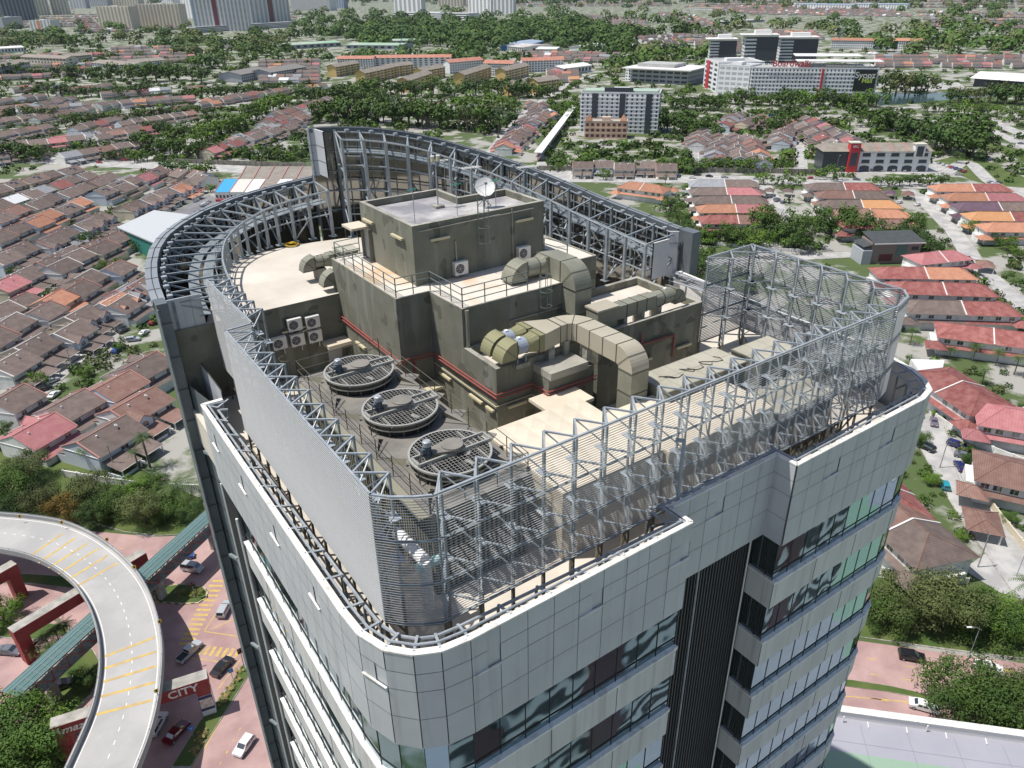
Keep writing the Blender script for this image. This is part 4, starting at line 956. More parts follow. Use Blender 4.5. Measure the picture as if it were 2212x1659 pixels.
def mast(px, py, h, label, head=None):
    p = G(px, py, zu_); o = empty('mast', p, label, 'mast'); b = MB(); b.box(p.x - .32, p.x + .32, p.y - .32, p.y + .32, zu_, zu_ + .15, CONC2) if head == 'lamp' else None
    b.tube(p, p + Vector((0, 0, h)), GALV, .045 if head == 'lamp' else .022); b.build('pole', o)
    b = MB(); t = p + Vector((0, 0, h))
    if head == 'lamp':
        for s_ in (-.2, .2): b.tube(t + Vector((s_, 0, .0)), t + Vector((s_, 0, .3)), LIGHTC, .12, 12); b.tube(t + Vector((s_, 0, .3)), t + Vector((s_, 0, .36)), WHITE, .13, 12)
        b.bar(t + Vector((-.3, 0, -.02)), t + Vector((.3, 0, -.02)), GALV, .06); b.build('aviation_lamp', o)
    elif head == 'ring':
        P = [t + Vector((.3 * math.cos(a * .63), .3 * math.sin(a * .63), 0)) for a in range(11)]; b.path(P, WHITE, .02, 5); b.tube(t + Vector((-.3, 0, 0)), t + Vector((.3, 0, 0)), WHITE, .015); b.build('antenna', o)
    elif head == 'yagi':
        b.tube(t + Vector((-.7, .1, 0)), t + Vector((.7, -.1, 0)), WHITE, .02)
        for k in range(8): c = t + Vector((-.65 + .18 * k, .09 - .025 * k, 0)); b.tube(c + Vector((0, -.35, 0)), c + Vector((0, .35, 0)), WHITE, .012, 4)
        b.build('antenna', o)
    elif head == 'green':
        GR = mat('green_aerial', (.02, .22, .16), .5); b.tube(t + Vector((-.35, 0, 0)), t + Vector((.35, 0, .05)), GR, .025)
        for k in range(4): c = t + Vector((-.3 + .2 * k, 0, .02)); b.tube(c + Vector((0, -.18, 0)), c + Vector((0, .18, 0)), GR, .015, 4)
        b.build('antenna', o)
mast(*q5(1225, 490), 2.9, 'grey mast with twin obstruction lamps in the middle of the upper roof', 'lamp')
mast(*q5(985, 655), 2.0, 'thin wavy pole with green aerial at the front edge of the upper roof', 'green')
mast(*q5(1300, 285), 1.9, 'thin mast with ring aerial at the back corner of the upper roof', 'ring')
mast(*q5(1575, 390), 2.0, 'thin mast with long bar aerial at the roof notch', 'yagi')
mast(*q5(1425, 575), 1.9, 'short mast with green aerial left of the caged ladder top', 'green')
mast(*q5(2150, 420), 2.2, 'mast with comb shaped aerial at the right end of the upper roof', 'yagi')
mast(*q5(1825, 490), 1.7, 'thin mast with green aerial in front of the white dish', 'green')
YEL = mat('yellow_hose', (.75, .50, .03), .5); b = MB()
p = G(630, 530, CAMH - K * ZR + .03)
for k in range(4):
    P = [p + Vector(((.42 + .05 * k) * math.cos(j * .4) , (.42 + .04 * k) * math.sin(j * .4), .03 + .03 * k)) for j in range(17)]; b.path(P, YEL, .03, 5)
tag(b.build('hose_coil'), 'coil of yellow hose lying on the pale raised roof', 'hose')
b = MB()
rnd_ = random.Random(5); TEALP = mat('pale_teal_pipe', (.45, .62, .60), .4)
q_ = U(.56, 1.47, 1.12); b.tube((q_.x - .3, q_.y + 1.0, q_.z), (q_.x - .3, q_.y - .6, q_.z), TEALP, .22, 12); b.tube((q_.x - .3, q_.y + 1.0, q_.z), (q_.x - .3, q_.y + 1.0, q_.z - 2.5), TEALP, .22, 12)
q_ = U(.56, 1.24, 1.10); b.tube((q_.x - .3, q_.y + .6, q_.z), (q_.x - .2, q_.y - 1.6, q_.z), WHITE, .26, 12); b.tube((q_.x - .2, q_.y - 1.6, q_.z), (q_.x - .2, q_.y - 1.6, q_.z - 2.5), WHITE, .24, 12); b.tube((q_.x - .6, q_.y - 1.6, q_.z - .2), (q_.x + .6, q_.y - 1.6, q_.z - .2), TEALP, .2, 12)
tag(b.build('cooling_pipe'), 'fat white and pale teal insulated pipes between the left screen and cooling tower', 'pipe')
# ================================================================ GROUND, ROADS
GRASS = mat('mown_grass', (.055, .10, .018), .95, c2=(.10, .13, .035), scale=.15, detail=6, coord='Object')
PINK = mat('pink_road', (.33, .21, .20), .85, c2=(.45, .30, .28), scale=.14, detail=10, sharp=(.38, .62))
ASPH = mat('sun_bleached_asphalt', (.34, .335, .325), .9, c2=(.46, .45, .43), scale=.16, detail=9, sharp=(.42, .58))
ASPD = mat('dark_asphalt', (.16, .16, .17), .9, c2=(.21, .21, .22), scale=.1)
CONCR = mat('flyover_concrete', (.36, .355, .345), .85, c2=(.43, .42, .405), scale=.12, detail=8)
KERB = mat('kerb_concrete', (.42, .40, .36), .9, c2=(.25, .24, .21), scale=.9)
YELP = mat('yellow_road_paint', (.60, .42, .10), .7, c2=(.46, .32, .14), scale=.8)
WHP = mat('white_road_paint', (.74, .73, .70), .7)
BLK = mat('black_kerb_paint', (.03, .03, .03), .7); YEK = mat('yellow_kerb_paint', (.7, .5, .03), .7)
def groundmat():
    m = mat('suburban_ground', (.34, .33, .30), .95, c2=(.075, .11, .035), scale=.04, detail=10, sharp=(.46, .52))
    return m
GR_ = groundmat()
g = MB(); g.face([(-30000, -3000, 0), (30000, -3000, 0), (30000, 45000, 0), (-30000, 45000, 0)], GR_); struct(g, 'ground')
def V3(p, z): return (p[0], p[1], z)
def polyG(name, pts, m, z=.02, kind=True):
    if 'water' in m.name: POOLS.append([Vector(G(x, y)[:2]) for x, y in pts])
    b = MB(); b.face([V3(G(x, y), z) for x, y in pts], m); return struct(b, name)
def strip(b, pts, w_, m, z):
    """ribbon of width w_ along ground points"""
    l = offset(pts, w_ / 2); r = offset(pts, -w_ / 2)
    for a, c, d, e in zip(l, l[1:], r[1:], r): b.face([(a.x, a.y, z), (e.x, e.y, z), (d.x, d.y, z), (c.x, c.y, z)], m)
def smooth(pts, n=6):
    out = []
    P = [Vector(pts[0])] + [Vector(p) for p in pts] + [Vector(pts[-1])]
    for i in range(1, len(P) - 2):
        for k in range(n):
            t = k / n; a, b_, c, d = P[i - 1], P[i], P[i + 1], P[i + 2]
            out.append(.5 * ((2 * b_) + (c - a) * t + (2 * a - 5 * b_ + 4 * c - d) * t * t + (3 * b_ - a - 3 * c + d) * t ** 3))
    out.append(P[-1]); return out
def GP(pts, z=0): return [Vector(G(x, y, z)[:2]) for x, y in pts]
AVOID = []; POOLS = []
def road(name, pts, w_, m, z=.03, dash=True, kerb=True, mark=WHP, sm=True):
    P = GP(pts); AVOID.append((P, w_ / 2 + 1)); P = smooth(P) if sm and len(P) > 2 else resample([tuple(p) for p in P], 20)
    b = MB(); strip(b, P, w_, m, z)
    if kerb:
        for s_ in (-1, 1):
            q = offset([tuple(p) for p in P], s_ * (w_ / 2 + .15)); strip(b, [tuple(v) for v in q], .3, KERB, .13)
            q2 = offset([tuple(p) for p in P], s_ * (w_ / 2)); 
            for a, c in zip(q2, q2[1:]): b.face([(a.x, a.y, z), (c.x, c.y, z), (c.x, c.y, .13), (a.x, a.y, .13)], KERB)
    if dash:
        R = resample([tuple(p) for p in P], 3.0)
        for a, c in list(zip(R, R[1:]))[::3]: strip(b, [tuple(a), tuple(c)], .14, mark, z + .006)
    return struct(b, name)
# highway across the middle
road('highway', [(-60, 338), (110, 347), (300, 356), (480, 364), (700, 372), (1160, 384), (1500, 387), (1800, 392), (2000, 400), (2260, 418)], 21, ASPH, .04, mark=WHP)
road('highway_slip_road', [(1960, 400), (2040, 375), (2090, 350), (2150, 400), (2260, 440)], 8, ASPH, .05)
road('ramp_road', [(1920, 236), (2000, 232), (2100, 248), (2230, 300)], 11, ASPH, .05)
road('ramp_road', [(1950, 245), (1985, 262), (2080, 262), (2160, 290), (2240, 330)], 9, ASPH, .05)
for s_ in [[(-20, 925), (60, 862), (150, 782), (250, 700), (330, 640), (420, 560)], [(-20, 640), (60, 600), (160, 545), (300, 470), (420, 420), (470, 400)], [(310, 345), (380, 325), (430, 305), (480, 285), (560, 250), (640, 215)],
           [(-20, 770), (40, 735)], [(410, 560), (430, 620)], [(-20, 300), (200, 268), (420, 235), (560, 225)], [(-20, 262), (200, 232), (420, 205), (600, 190)], [(-20, 228), (240, 202), (480, 180)],
           [(1060, 330), (1095, 285), (1140, 240), (1190, 205)], [(1190, 205), (1240, 175), (1290, 160)], [(1560, 395), (1500, 330), (1510, 290)], [(1730, 370), (1725, 320), (1700, 280)],
           [(1650, 560), (1690, 480), (1670, 430), (1650, 400)], [(1480, 570), (1650, 560), (1900, 548), (2100, 560)], [(2100, 560), (2060, 500), (1990, 430), (1960, 410)], [(2080, 560), (2140, 600), (2240, 690)],
           [(1990, 880), (2015, 950), (2060, 1030), (2110, 1110), (2170, 1190), (2240, 1290)], [(1230, 340), (1240, 370)]]:
    road('residential_street', s_, 8, ASPH, .03, dash=False)
polyG('car_park', [(345, 472), (452, 420), (475, 440), (470, 470), (430, 480), (420, 520)], ASPD, .035)
polyG('car_park', [(1760, 372), (2000, 378), (2060, 360), (2000, 345), (1990, 352)], ASPH, .036)
polyG('paved_court', [(1930, 180), (2070, 178), (2090, 192), (1950, 196)], ASPH, .036)
polyG('paved_court', [(1150, 420), (1160, 350), (1230, 345), (1235, 375)], ASPH, .035)
polyG('paved_court', [(2080, 1230), (2180, 1160), (2230, 1300), (2160, 1280)], ASPH, .04)
WAT = glass('river_water', (.05, .09, .10), .08, .05); 
polyG('river', [(1870, 208), (1890, 199), (1990, 203), (2070, 199), (2230, 196), (2230, 203), (2080, 212), (1990, 222), (1900, 228)], WAT, .05)
polyG('pond', [(450, 92), (500, 84), (515, 104), (470, 104)], mat('muddy_water', (.12, .10, .06), .3), .05)
polyG('verge', [(2090, 330), (2230, 390), (2230, 420), (2100, 390), (2010, 350)], GRASS, .03)
polyG('verge', [(1940, 208), (2230, 216), (2230, 232), (2000, 222)], GRASS, .03)
polyG('verge', [(1990, 268), (2230, 330), (2230, 360), (2150, 320), (2000, 300)], GRASS, .03)
polyG('meadow', [(385, 88), (470, 76), (500, 84), (450, 98), (400, 100)], GRASS, .03)
polyG('meadow', [(1340, 95), (1480, 103), (1500, 118), (1370, 112)], GRASS, .03)
# pink roads left of the tower
PR = [(-60, 1140), (120, 1140), (330, 1160), (445, 1155), (640, 1130), (760, 1400), (760, 1750), (-60, 1750)]
polyG('pink_junction', PR, PINK, .03)
polyG('pink_road', [(1700, 1370), (1860, 1385), (2050, 1412), (2260, 1440), (2300, 1560), (1700, 1560)], PINK, .03)
def islandG(name, pts, top=GRASS, h=.16, stripes=False):
    b = MB(); P = [tuple(v) for v in GP(pts)]; b.prism(P, 0, h, KERB, KERB)
    c = sum((Vector(p) for p in P), Vector((0, 0))) / len(P); I = [tuple(Vector(p) + (c - Vector(p)).normalized() * .3) for p in P]
    b.face([(x, y, h + .01) for x, y in I], top)
    if stripes:
        R = resample(P + [P[0]], .8)
        for i, (a, d) in enumerate(zip(R, R[1:])):
            k = (a - c).normalized() * .02; b.bar((a.x + k.x, a.y + k.y, h / 2 + .01), (d.x + k.x, d.y + k.y, h / 2 + .01), YEK if i % 2 else BLK, .12, h + .01)
    return struct(b, name)
islandG('planted_island', [(330, 1268), (400, 1262), (440, 1268), (449, 1278), (447, 1292), (430, 1303), (395, 1306), (335, 1300)], stripes=True)
islandG('planted_median', [(528, 1432), (540, 1455), (500, 1520), (455, 1590), (410, 1660), (370, 1660), (430, 1560), (490, 1490)])
islandG('planted_verge', [(120, 1450), (200, 1400), (225, 1440), (200, 1500), (130, 1560), (95, 1600), (70, 1570)])
islandG('planted_verge', [(-40, 1330), (60, 1345), (150, 1350), (150, 1370), (60, 1385), (-40, 1372)])
islandG('planted_verge', [(20, 1580), (90, 1560), (150, 1555), (165, 1610), (120, 1700), (-30, 1700)])
islandG('planted_verge', [(-40, 1240), (60, 1240), (190, 1250), (190, 1275), (60, 1262), (-40, 1262)])
islandG('planted_verge', [(-60, 1140), (-60, 960), (200, 960), (440, 1080), (455, 1150), (350, 1158), (270, 1150), (200, 1130), (80, 1120)])
islandG('planted_median', [(1800, 1466), (1840, 1470), (1920, 1482), (2000, 1500), (2230, 1535), (2230, 1546), (2000, 1512), (1910, 1494), (1800, 1480)])
islandG('planted_verge', [(1860, 1240), (2230, 1300), (2260, 1430), (2050, 1405), (1850, 1376)])
# painted marks on the junction
mk = MB()
def stripeG(a, c, w_, m, b=mk, z=.042): strip(b, GP([a, c]), w_, m, z)
for i in range(14):   # zebra running down beside the tower
    t = i / 13; x = 470 + (400 - 470) * t; y = 1255 + (1390 - 1255) * t; stripeG((x - 13, y), (x + 17, y + 1), .55, YELP)
for i in range(7): x = 432 + 13 * i; stripeG((x + 8, 1394 + i * 1.5), (x - 4, 1414 + i * 1.5), .6, YELP)
for a, c in (((490, 1290), (441, 1364)), ((441, 1364), (520, 1376)), ((455, 1360), (505, 1338)), ((400, 1420), (490, 1432)), ((320, 1256), (480, 1140)), ((445, 1260), (478, 1215))): stripeG(a, c, .22, YELP)
for a, c in (((541, 1443), (418, 1659)), ((520, 1425), (470, 1490)), ((1474.67 + 355 / 3, 1106 + 1130 / 3), (2000, 1520)),): stripeG(a, c, .2, YELP)
for (x, y) in ((520, 1572), (506, 1596), (492, 1622), (478, 1645)): stripeG((x, y), (x - 3, y + 6), .2, YELP)
for (x, y) in ((1870, 1422), (1950, 1438), (2008, 1443), (1880, 1456), (1950, 1467), (2020, 1480), (1880, 1508), (1895, 1511), (1955, 1519)): stripeG((x, y), (x + 24, y + 4), .18, YELP)
stripeG((2165, 1448), (2195, 1452), .35, YELP); 
for (x, y) in ((60, 1300), (100, 1303), (20, 1296), (260, 1185), (300, 1190), (230, 1182), (390, 1192), (415, 1195)): stripeG((x, y), (x + 10, y + 1), .2, YELP)
struct(mk, 'road_markings')
# ---------------------------------------------------------------- flyover
HF = 9.5
OUTE = [(-160, 1103), (-70, 1105), (0, 1113), (70, 1119), (140, 1131), (200, 1156), (250, 1190), (290, 1228), (320, 1272), (342, 1330), (353, 1390), (353, 1450), (345, 1520), (328, 1590), (300, 1665), (262, 1760)]
INE = [(-160, 1172), (-70, 1180), (0, 1192), (60, 1205), (115, 1230), (160, 1266), (190, 1310), (208, 1360), (215, 1410), (214, 1460), (203, 1520), (184, 1575), (150, 1650), (105, 1750)]
fo = empty('flyover', (*G(280, 1400)[:2], 0), 'curved pale concrete flyover with yellow rumble bars sweeping through the bottom left', 'flyover')
A_ = resample([tuple(v) for v in smooth(GP(OUTE, HF), 5)], 1000); B_ = smooth(GP(INE, HF), 5); A_ = smooth(GP(OUTE, HF), 5)
def pick(P, n):
    t = [0]
    for a, c in zip(P, P[1:]): t.append(t[-1] + (c - a).length)
    out = []
    for i in range(n + 1):
        s_ = t[-1] * i / n; k = 0
        while k < len(P) - 2 and t[k + 1] < s_: k += 1
        f = (s_ - t[k]) / max(1e-6, t[k + 1] - t[k]); out.append(P[k].lerp(P[k + 1], f))
    return out
NF = 90; A_ = pick(A_, NF); B_ = pick(B_, NF)
b = MB(); pa = MB(); mk = MB()
def V(p, z): return (p.x, p.y, z)
for i in range(NF):
    j = i + 1
    b.face([V(A_[i], HF), V(B_[i], HF), V(B_[j], HF), V(A_[j], HF)], CONCR); 
    c0 = A_[i].lerp(B_[i], .15); d0 = A_[i].lerp(B_[i], .85); c1 = A_[j].lerp(B_[j], .15); d1_ = A_[j].lerp(B_[j], .85)
    b.face([V(c0, HF - 1.3), V(d0, HF - 1.3), V(d1_, HF - 1.3), V(c1, HF - 1.3)], KERB)
    b.face([V(A_[i], HF - .3), V(c0, HF - 1.3), V(c1, HF - 1.3), V(A_[j], HF - .3)], KERB); b.face([V(B_[i], HF - .3), V(d0, HF - 1.3), V(d1_, HF - 1.3), V(B_[j], HF - .3)], KERB)
for P_, Q_ in ((A_, B_), (B_, A_)):
    pa = MB()
    for i in range(NF):
        j = i + 1; p0, p1 = P_[i], P_[j]; n0 = (Q_[i] - p0).normalized() * .35; n1 = (Q_[j] - p1).normalized() * .35
        for (a, c, m) in (((p0, HF - .4), (p1, HF + .85), 0),):
            pa.face([V(p0, HF - .4), V(p1, HF - .4), V(p1, HF + .85), V(p0, HF + .85)], CONCR)
            pa.face([V(p0 + n0, HF), V(p1 + n1, HF), V(p1 + n1, HF + .85), V(p0 + n0, HF + .85)], CONCR)
            pa.face([V(p0, HF + .85), V(p1, HF + .85), V(p1 + n1, HF + .85), V(p0 + n0, HF + .85)], CONCR)
            pa.tube(V(p0 + n0 * .5, HF + 1.15), V(p1 + n1 * .5, HF + 1.15), GALVD, .04, 5)
            if i % 4 == 0: pa.tube(V(p0 + n0 * .5, HF + .8), V(p0 + n0 * .5, HF + 1.15), GALVD, .04, 5)
        if i == NF - 1: pa.build('bridge_parapet', fo)
        e0 = p0 + n0 * 2.4; e1 = p1 + n1 * 2.4; f0 = p0 + n0 * 2.8; f1 = p1 + n1 * 2.8
        mk.face([V(e0, HF + .01), V(e1, HF + .01), V(f1, HF + .01), V(f0, HF + .01)], WHP)
for i in range(NF):
    j = i + 1
    if i % 2 == 0: m0 = A_[i].lerp(B_[i], .5); m1 = A_[j].lerp(B_[j], .5); strip(mk, [tuple(m0.lerp(m1, .1)), tuple(m0.lerp(m1, .8))], .13, WHP, HF + .01)
def onfly(a, c, w_, m): strip(mk, GP([a, c], HF), w_, m, HF + .012)
for a, c in (((235, 1152), (103, 1204)), ((280, 1165), (143, 1214)), ((328, 1175), (180, 1226)),): pass
qbl = lambda x, y: (x / 3, 1106 + y / 3)
for a, c in (((405, 140), (180, 297)), ((485, 170), (250, 330)), ((568, 203), (315, 362)), ((635, 238), (380, 400)), ((698, 282), (435, 442)), ((762, 330), (487, 488)), ((1003, 812), (675, 938)), ((1013, 903), (675, 1015)), ((1013, 998), (668, 1102)), ((1005, 1103), (652, 1197)), ((985, 1220), (625, 1312))): onfly(qbl(*a), qbl(*c), .5, YELP)
b.build('bridge_deck', fo); mk.build('road_marking', fo)
# red portal piers that carry it
REDC = mat('red_painted_concrete', (.27, .028, .035), .6, c2=(.32, .05, .05), scale=.4); CT2 = mat('weathered_beam_top', (.42, .40, .36), .9, c2=(.28, .27, .24), scale=.5)
def text_mesh(txt, size, ext=.03, shear=0):
    cu = bpy.data.curves.new('lettering', 'FONT'); cu.body = txt; cu.size = size; cu.extrude = ext; cu.align_x = 'CENTER'; cu.align_y = 'CENTER'; cu.shear = shear; cu.offset = size * .018
    ob = bpy.data.objects.new('tmp', cu); COL.objects.link(ob); bpy.context.view_layer.update()
    me = bpy.data.meshes.new_from_object(ob.evaluated_get(bpy.context.evaluated_depsgraph_get())); bpy.data.objects.remove(ob); return me
def lettering(txt, size, pos, xdir, parent, m, up=(0, 0, 1), shear=0, name='lettering'):
    me = text_mesh(txt, size, shear=shear); me.materials.clear(); me.materials.append(m)
    o = bpy.data.objects.new(name, me); COL.objects.link(o)
    x = Vector(xdir).normalized(); z = x.cross(Vector(up)).normalized(); y = z.cross(x)
    mt = Matrix((x, y, z)).transposed().to_4x4(); mt.translation = Vector(pos)
    o.parent = parent; o.matrix_parent_inverse = Matrix.Translation(parent.location).inverted(); o.matrix_basis = mt
    return o
def portal(a, c, label, zt=8.0, wd=2.2, legs=(1, 1), inset=0.0):
    P = G(*a, zt); Q = G(*c, zt); P.z = Q.z = 0; t = (Q - P).normalized(); nr = Vector((-t.y, t.x, 0)); L_ = (Q - P).length
    o = empty('portal_pier', (P + Q) / 2, label, 'bridge pier'); b = MB(); up = Vector((0, 0, 1))
    b.bar(P + up * (zt - 1.15), Q + up * (zt - 1.15), REDC, wd, 2.26); b.bar(P + up * (zt - .0), Q + up * (zt - .0), CT2, wd - .1, .05)
    b.build('crossbeam', o)
    for k, e in zip(legs, (P + t * 1.1, Q - t * 1.1)):
        if k: b = MB(); b.bar(e, e + up * (zt - 2.2), REDC, wd - .1, 2.0, up=t); s = 1 if (e - P).length < 3 else -1; 
        if k:
            for q in range(4): b.box(0, 0, 0, 0, 0, 0, REDC) if 0 else None
            b.build('pier_leg', o)
    return o, P, Q, t, nr
p1_, P, Q, t, nr = portal((108, 1563), (447, 1455), 'red portal pier with white CITY lettering and a poster on its right leg', legs=(1, 1))
WHL = mat('white_lettering', (.8, .79, .77), .5)
fn = nr if nr.y < 0 else -nr
s_ = t if t.cross(Vector((0, 0, 1))).dot(fn) > 0 else -t
lettering('CITY', 2.1, G(380, 1492, 7.0) * 0 + P + t * ((G(395, 1490, 7) - P).dot(t)) + fn * 1.13 + Vector((0, 0, 6.85)), s_, p1_, WHL)
lettering('Amazing', 1.9, P + t * 3.2 + fn * 1.13 + Vector((0, 0, 6.85)), s_, p1_, WHL, shear=.35)
b = MB(); e = Q - t * 1.1; c_ = e + fn * 1.12
NAVY = mat('navy_poster', (.04, .04, .16), .5); PHO = mat('poster_photo', (.55, .42, .36), .5, c2=(.75, .72, .68), scale=1.6)
x = s_
def pq(u0, u1, v0, v1, m, d): b.face([c_ + x * u0 + Vector((0, 0, v0)) + fn * d, c_ + x * u1 + Vector((0, 0, v0)) + fn * d, c_ + x * u1 + Vector((0, 0, v1)) + fn * d, c_ + x * u0 + Vector((0, 0, v1)) + fn * d], m)
b.bar(e, e + Vector((0, 0, 4.6)), WHITE, 2.2, 2.1, up=t)
pq(-1.05, 1.05, 1.3, 4.55, NAVY, .01); pq(-.98, .98, 1.9, 3.9, PHO, .02); pq(-1.0, 1.0, .1, 1.2, WHITE, .02)
b.build('poster_board', p1_)
p2_, P, Q, t, nr = portal((22, 1362), (309, 1190), 'red portal pier with weathered beam top above the junction, left of the glass bridge')
p3_, P, Q, t, nr = portal((-55, 1262), (30, 1214), 'red pier leg under the flyover at the left edge', legs=(0, 1))
# ---------------------------------------------------------------- glazed footbridge
TEALG = glass('teal_roof_glass', (.12, .20, .19), .15, 0); TEALG.node_tree.nodes['Principled BSDF'].inputs['IOR'].default_value = 1.5
RST = mat('red_steel', (.33, .05, .04), .5); GST = mat('green_grey_steel', (.17, .24, .23), .5)
HB = 8.6; P = G(20, 1498, HB); Q = G(470, 1093, HB); t = (Q - P); t.z = 0; L_ = t.length; t.normalize(); nr = Vector((-t.y, t.x, 0)); nr = nr if nr.y < 0 else -nr
fb = empty('footbridge', (*((P + Q) / 2)[:2], 0), 'teal glass-roofed footbridge with red truss sides passing under the flyover', 'footbridge')
zr0, zr1 = 5.4, HB; W2 = 1.7; mid = (P + Q) / 2
def at(s_, u, z): p = P + t * s_ + nr * u; return Vector((p.x, p.y, z))
b = MB(); b.face([at(0, -W2, HB - .2), at(L_, -W2, HB - .2), at(L_, 0, HB + .1), at(0, 0, HB + .1)], TEALG); b.face([at(0, 0, HB + .1), at(L_, 0, HB + .1), at(L_, W2, HB - .2), at(0, W2, HB - .2)], TEALG)
k = 0
while k < L_: 
    b.bar(at(k, -W2, HB - .17), at(k, 0, HB + .13), GST, .07); b.bar(at(k, 0, HB + .13), at(k, W2, HB - .17), GST, .07); k += 1.5
for u, z in ((-W2, HB - .17), (-W2 / 2, HB - .02), (0, HB + .13), (W2 / 2, HB - .02), (W2, HB - .17)): b.bar(at(0, u, z), at(L_, u, z), GST, .08)
b.build('glass_roof', fb); b = MB(); b.bar(at(0, 0, zr0 + .1), at(L_, 0, zr0 + .1), KERB, 2 * W2 - .1, .2); b.build('walkway_deck', fb); b = MB()
k = 0; i = 0
while k < L_ - 3:
    for u in (-W2, W2):
        b.bar(at(k, u, zr0), at(k, u, HB - .2), RST, .16); b.bar(at(k, u, HB - .3), at(k + 3, u, zr0), RST, .13)
        b.bar(at(k + 1.5, u, zr0), at(k + 1.5, u, HB - .4), GST, .05); b.bar(at(k, u, zr0 + .2), at(k + 3, u, HB - .4), GST, .04)
    k += 3
for u in (-W2, W2): b.bar(at(0, u, zr0), at(L_, u, zr0), GST, .2); b.bar(at(0, u, HB - .3), at(L_, u, HB - .3), GST, .16)
b.build('side_truss', fb)
for f in (.12, .36, .62, .93):
    b = MB(); c_ = at(L_ * f, 0, 0); b.bar(c_, c_ + Vector((0, 0, zr0)), CT2, .9, 1.5, up=t); b.build('bridge_pier', fb)
# ---------------------------------------------------------------- podium roof under the camera
LAV = mat('lavender_roof_coating', (.33, .33, .38), .7, c2=(.36, .36, .41), scale=.1); GRN = mat('green_roof_coating', (.26, .38, .28), .7, c2=(.28, .40, .30), scale=.1)
ZP = 14.0
pod = empty('podium_building', (60, 0, 0), 'low building with lavender and green painted flat roof at the bottom right', 'podium')
b = MB(); e0 = G(1790, 1545, ZP); e1 = G(2260, 1610, ZP); t = (e1 - e0).normalized(); nr = Vector((t.y, -t.x, 0)); nr = nr if nr.y < 0 else -nr
pol = [e0 - t * 26, e1 + t * 60, e1 + t * 60 + nr * 110, e0 - t * 26 + nr * 110]
b.prism([(p.x, p.y) for p in pol][::-1] if False else [(p.x, p.y) for p in pol], 0, ZP, WHITE, LAV); b.build('podium_body', pod)
b = MB(); g0 = G(1800, 1620, ZP); off = (g0 - e0).dot(nr); 
def pp_(s_, u, z): p = e0 + t * s_ + nr * u; return (p.x, p.y, z)
s0 = -20; b.face([pp_(s0, off, ZP + .01), pp_(140, off + .5, ZP + .01), pp_(140, off + 14, ZP + .01), pp_(s0, off + 13, ZP + .01)], GRN)
for (cx_, cy_, r_) in ((-8, 55, 9), (12, 62, 12), (40, 70, 10)):
    b.face([pp_(cx_ + r_ * math.cos(a * .35) * 1.5, cy_ + r_ * math.sin(a * .35), ZP + .01) for a in range(18)], GRN)
b.build('roof_paint', pod)
b = MB(); SEAM = mat('roof_seam', (.24, .24, .28), .8)
for k in range(28): b.bar(pp_(-20 + 6 * k, 1, ZP + .015), pp_(-20 + 6 * k, 80, ZP + .015), SEAM, .06, .01)
for k in range(10): b.bar(pp_(-20, 7 * k + 4, ZP + .017), pp_(140, 7 * k + 4, ZP + .017), SEAM, .06, .01)
b.build('roof_seams', pod)
b = MB(); P = Vector(pp_(-26, -.3, ZP)); Q = Vector(pp_(150, -.3, ZP)); b.bar(P + Vector((0, 0, .55)), Q + Vector((0, 0, .55)), WHITE, .9, 1.5); b.bar(P + Vector((0, 0, 1.32)), Q + Vector((0, 0, 1.32)), SILL, 1.1, .08)
for k in range(24): c_ = Vector(pp_(-20 + 5 * k, .45, ZP + .3)); b.bar(c_, c_ + Vector((nr.x * .8, nr.y * .8, -.2)), WHITE, .12)
b.build('roof_parapet', pod)
for (x, y) in ((1820, 1560), (2000, 1580), (1845, 1535 + 10)):
    p = G(x, y, ZP); b = MB(); b.tube((p.x, p.y, ZP), (p.x, p.y, ZP + 1.2), WHITE, .1, 8); b.build('vent_pipe', pod)

# neighbour across the podium, behind the camera: it shows in the ribbon windows
nb = empty('neighbour_block', (52, -26, 0), 'white block with dark window bands and maroon bays that the tower windows mirror', 'building')
b = MB(); b.box(12, 95, -42, -13, 0, 42, WHITE); b.build('walls', nb)
for k in range(7):
    b = MB(); b.box(13, 94, -13, -12.9, 16 + 3.7 * k, 17.9 + 3.7 * k, JOINT); b.build('window_row', nb)
for k in range(4):
    b = MB(); b.box(24 + 18 * k, 29 + 18 * k, -12.9, -12.2, 14.2, 40, mat('maroon_bay', (.10, .03, .035), .5)); b.build('maroon_bay', nb)
b = MB(); b.box(14, 93, -41, -14, 42, 42.3, GRN); b.build('roof', nb)
# ================================================================ HOUSES
BRN = tiles('brown_roof_tile', (.15, .112, .098), (.23, .175, .152)); RDT = tiles('red_roof_tile', (.25, .07, .062), (.40, .17, .15)); ORT = tiles('orange_roof_tile', (.46, .20, .12), (.54, .28, .18))
PNK = tiles('pink_roof_tile', (.42, .15, .16), (.50, .22, .22)); GRY = tiles('grey_roof_tile', (.26, .27, .29), (.34, .35, .37)); PUR = tiles('purple_roof_tile', (.12, .07, .10), (.16, .10, .13)); RBR = tiles('red_brown_roof_tile', (.23, .12, .095), (.30, .19, .155))
DKG = tiles('slate_grey_tile', (.07, .08, .085), (.10, .11, .115)); LOR = tiles('light_orange_tile', (.62, .30, .13), (.66, .36, .18)); GRNR = tiles('green_roof_sheet', (.22, .42, .12), (.26, .48, .16)); WHR = mat('white_roof_sheet', (.66, .67, .68), .5, rnd=.05)
ROOFC = dict(brown=BRN, red=RDT, orange=ORT, pink=PNK, grey=GRY, purple=PUR, rust=RBR, slate=DKG, amber=LOR, green=GRNR, white=WHR)
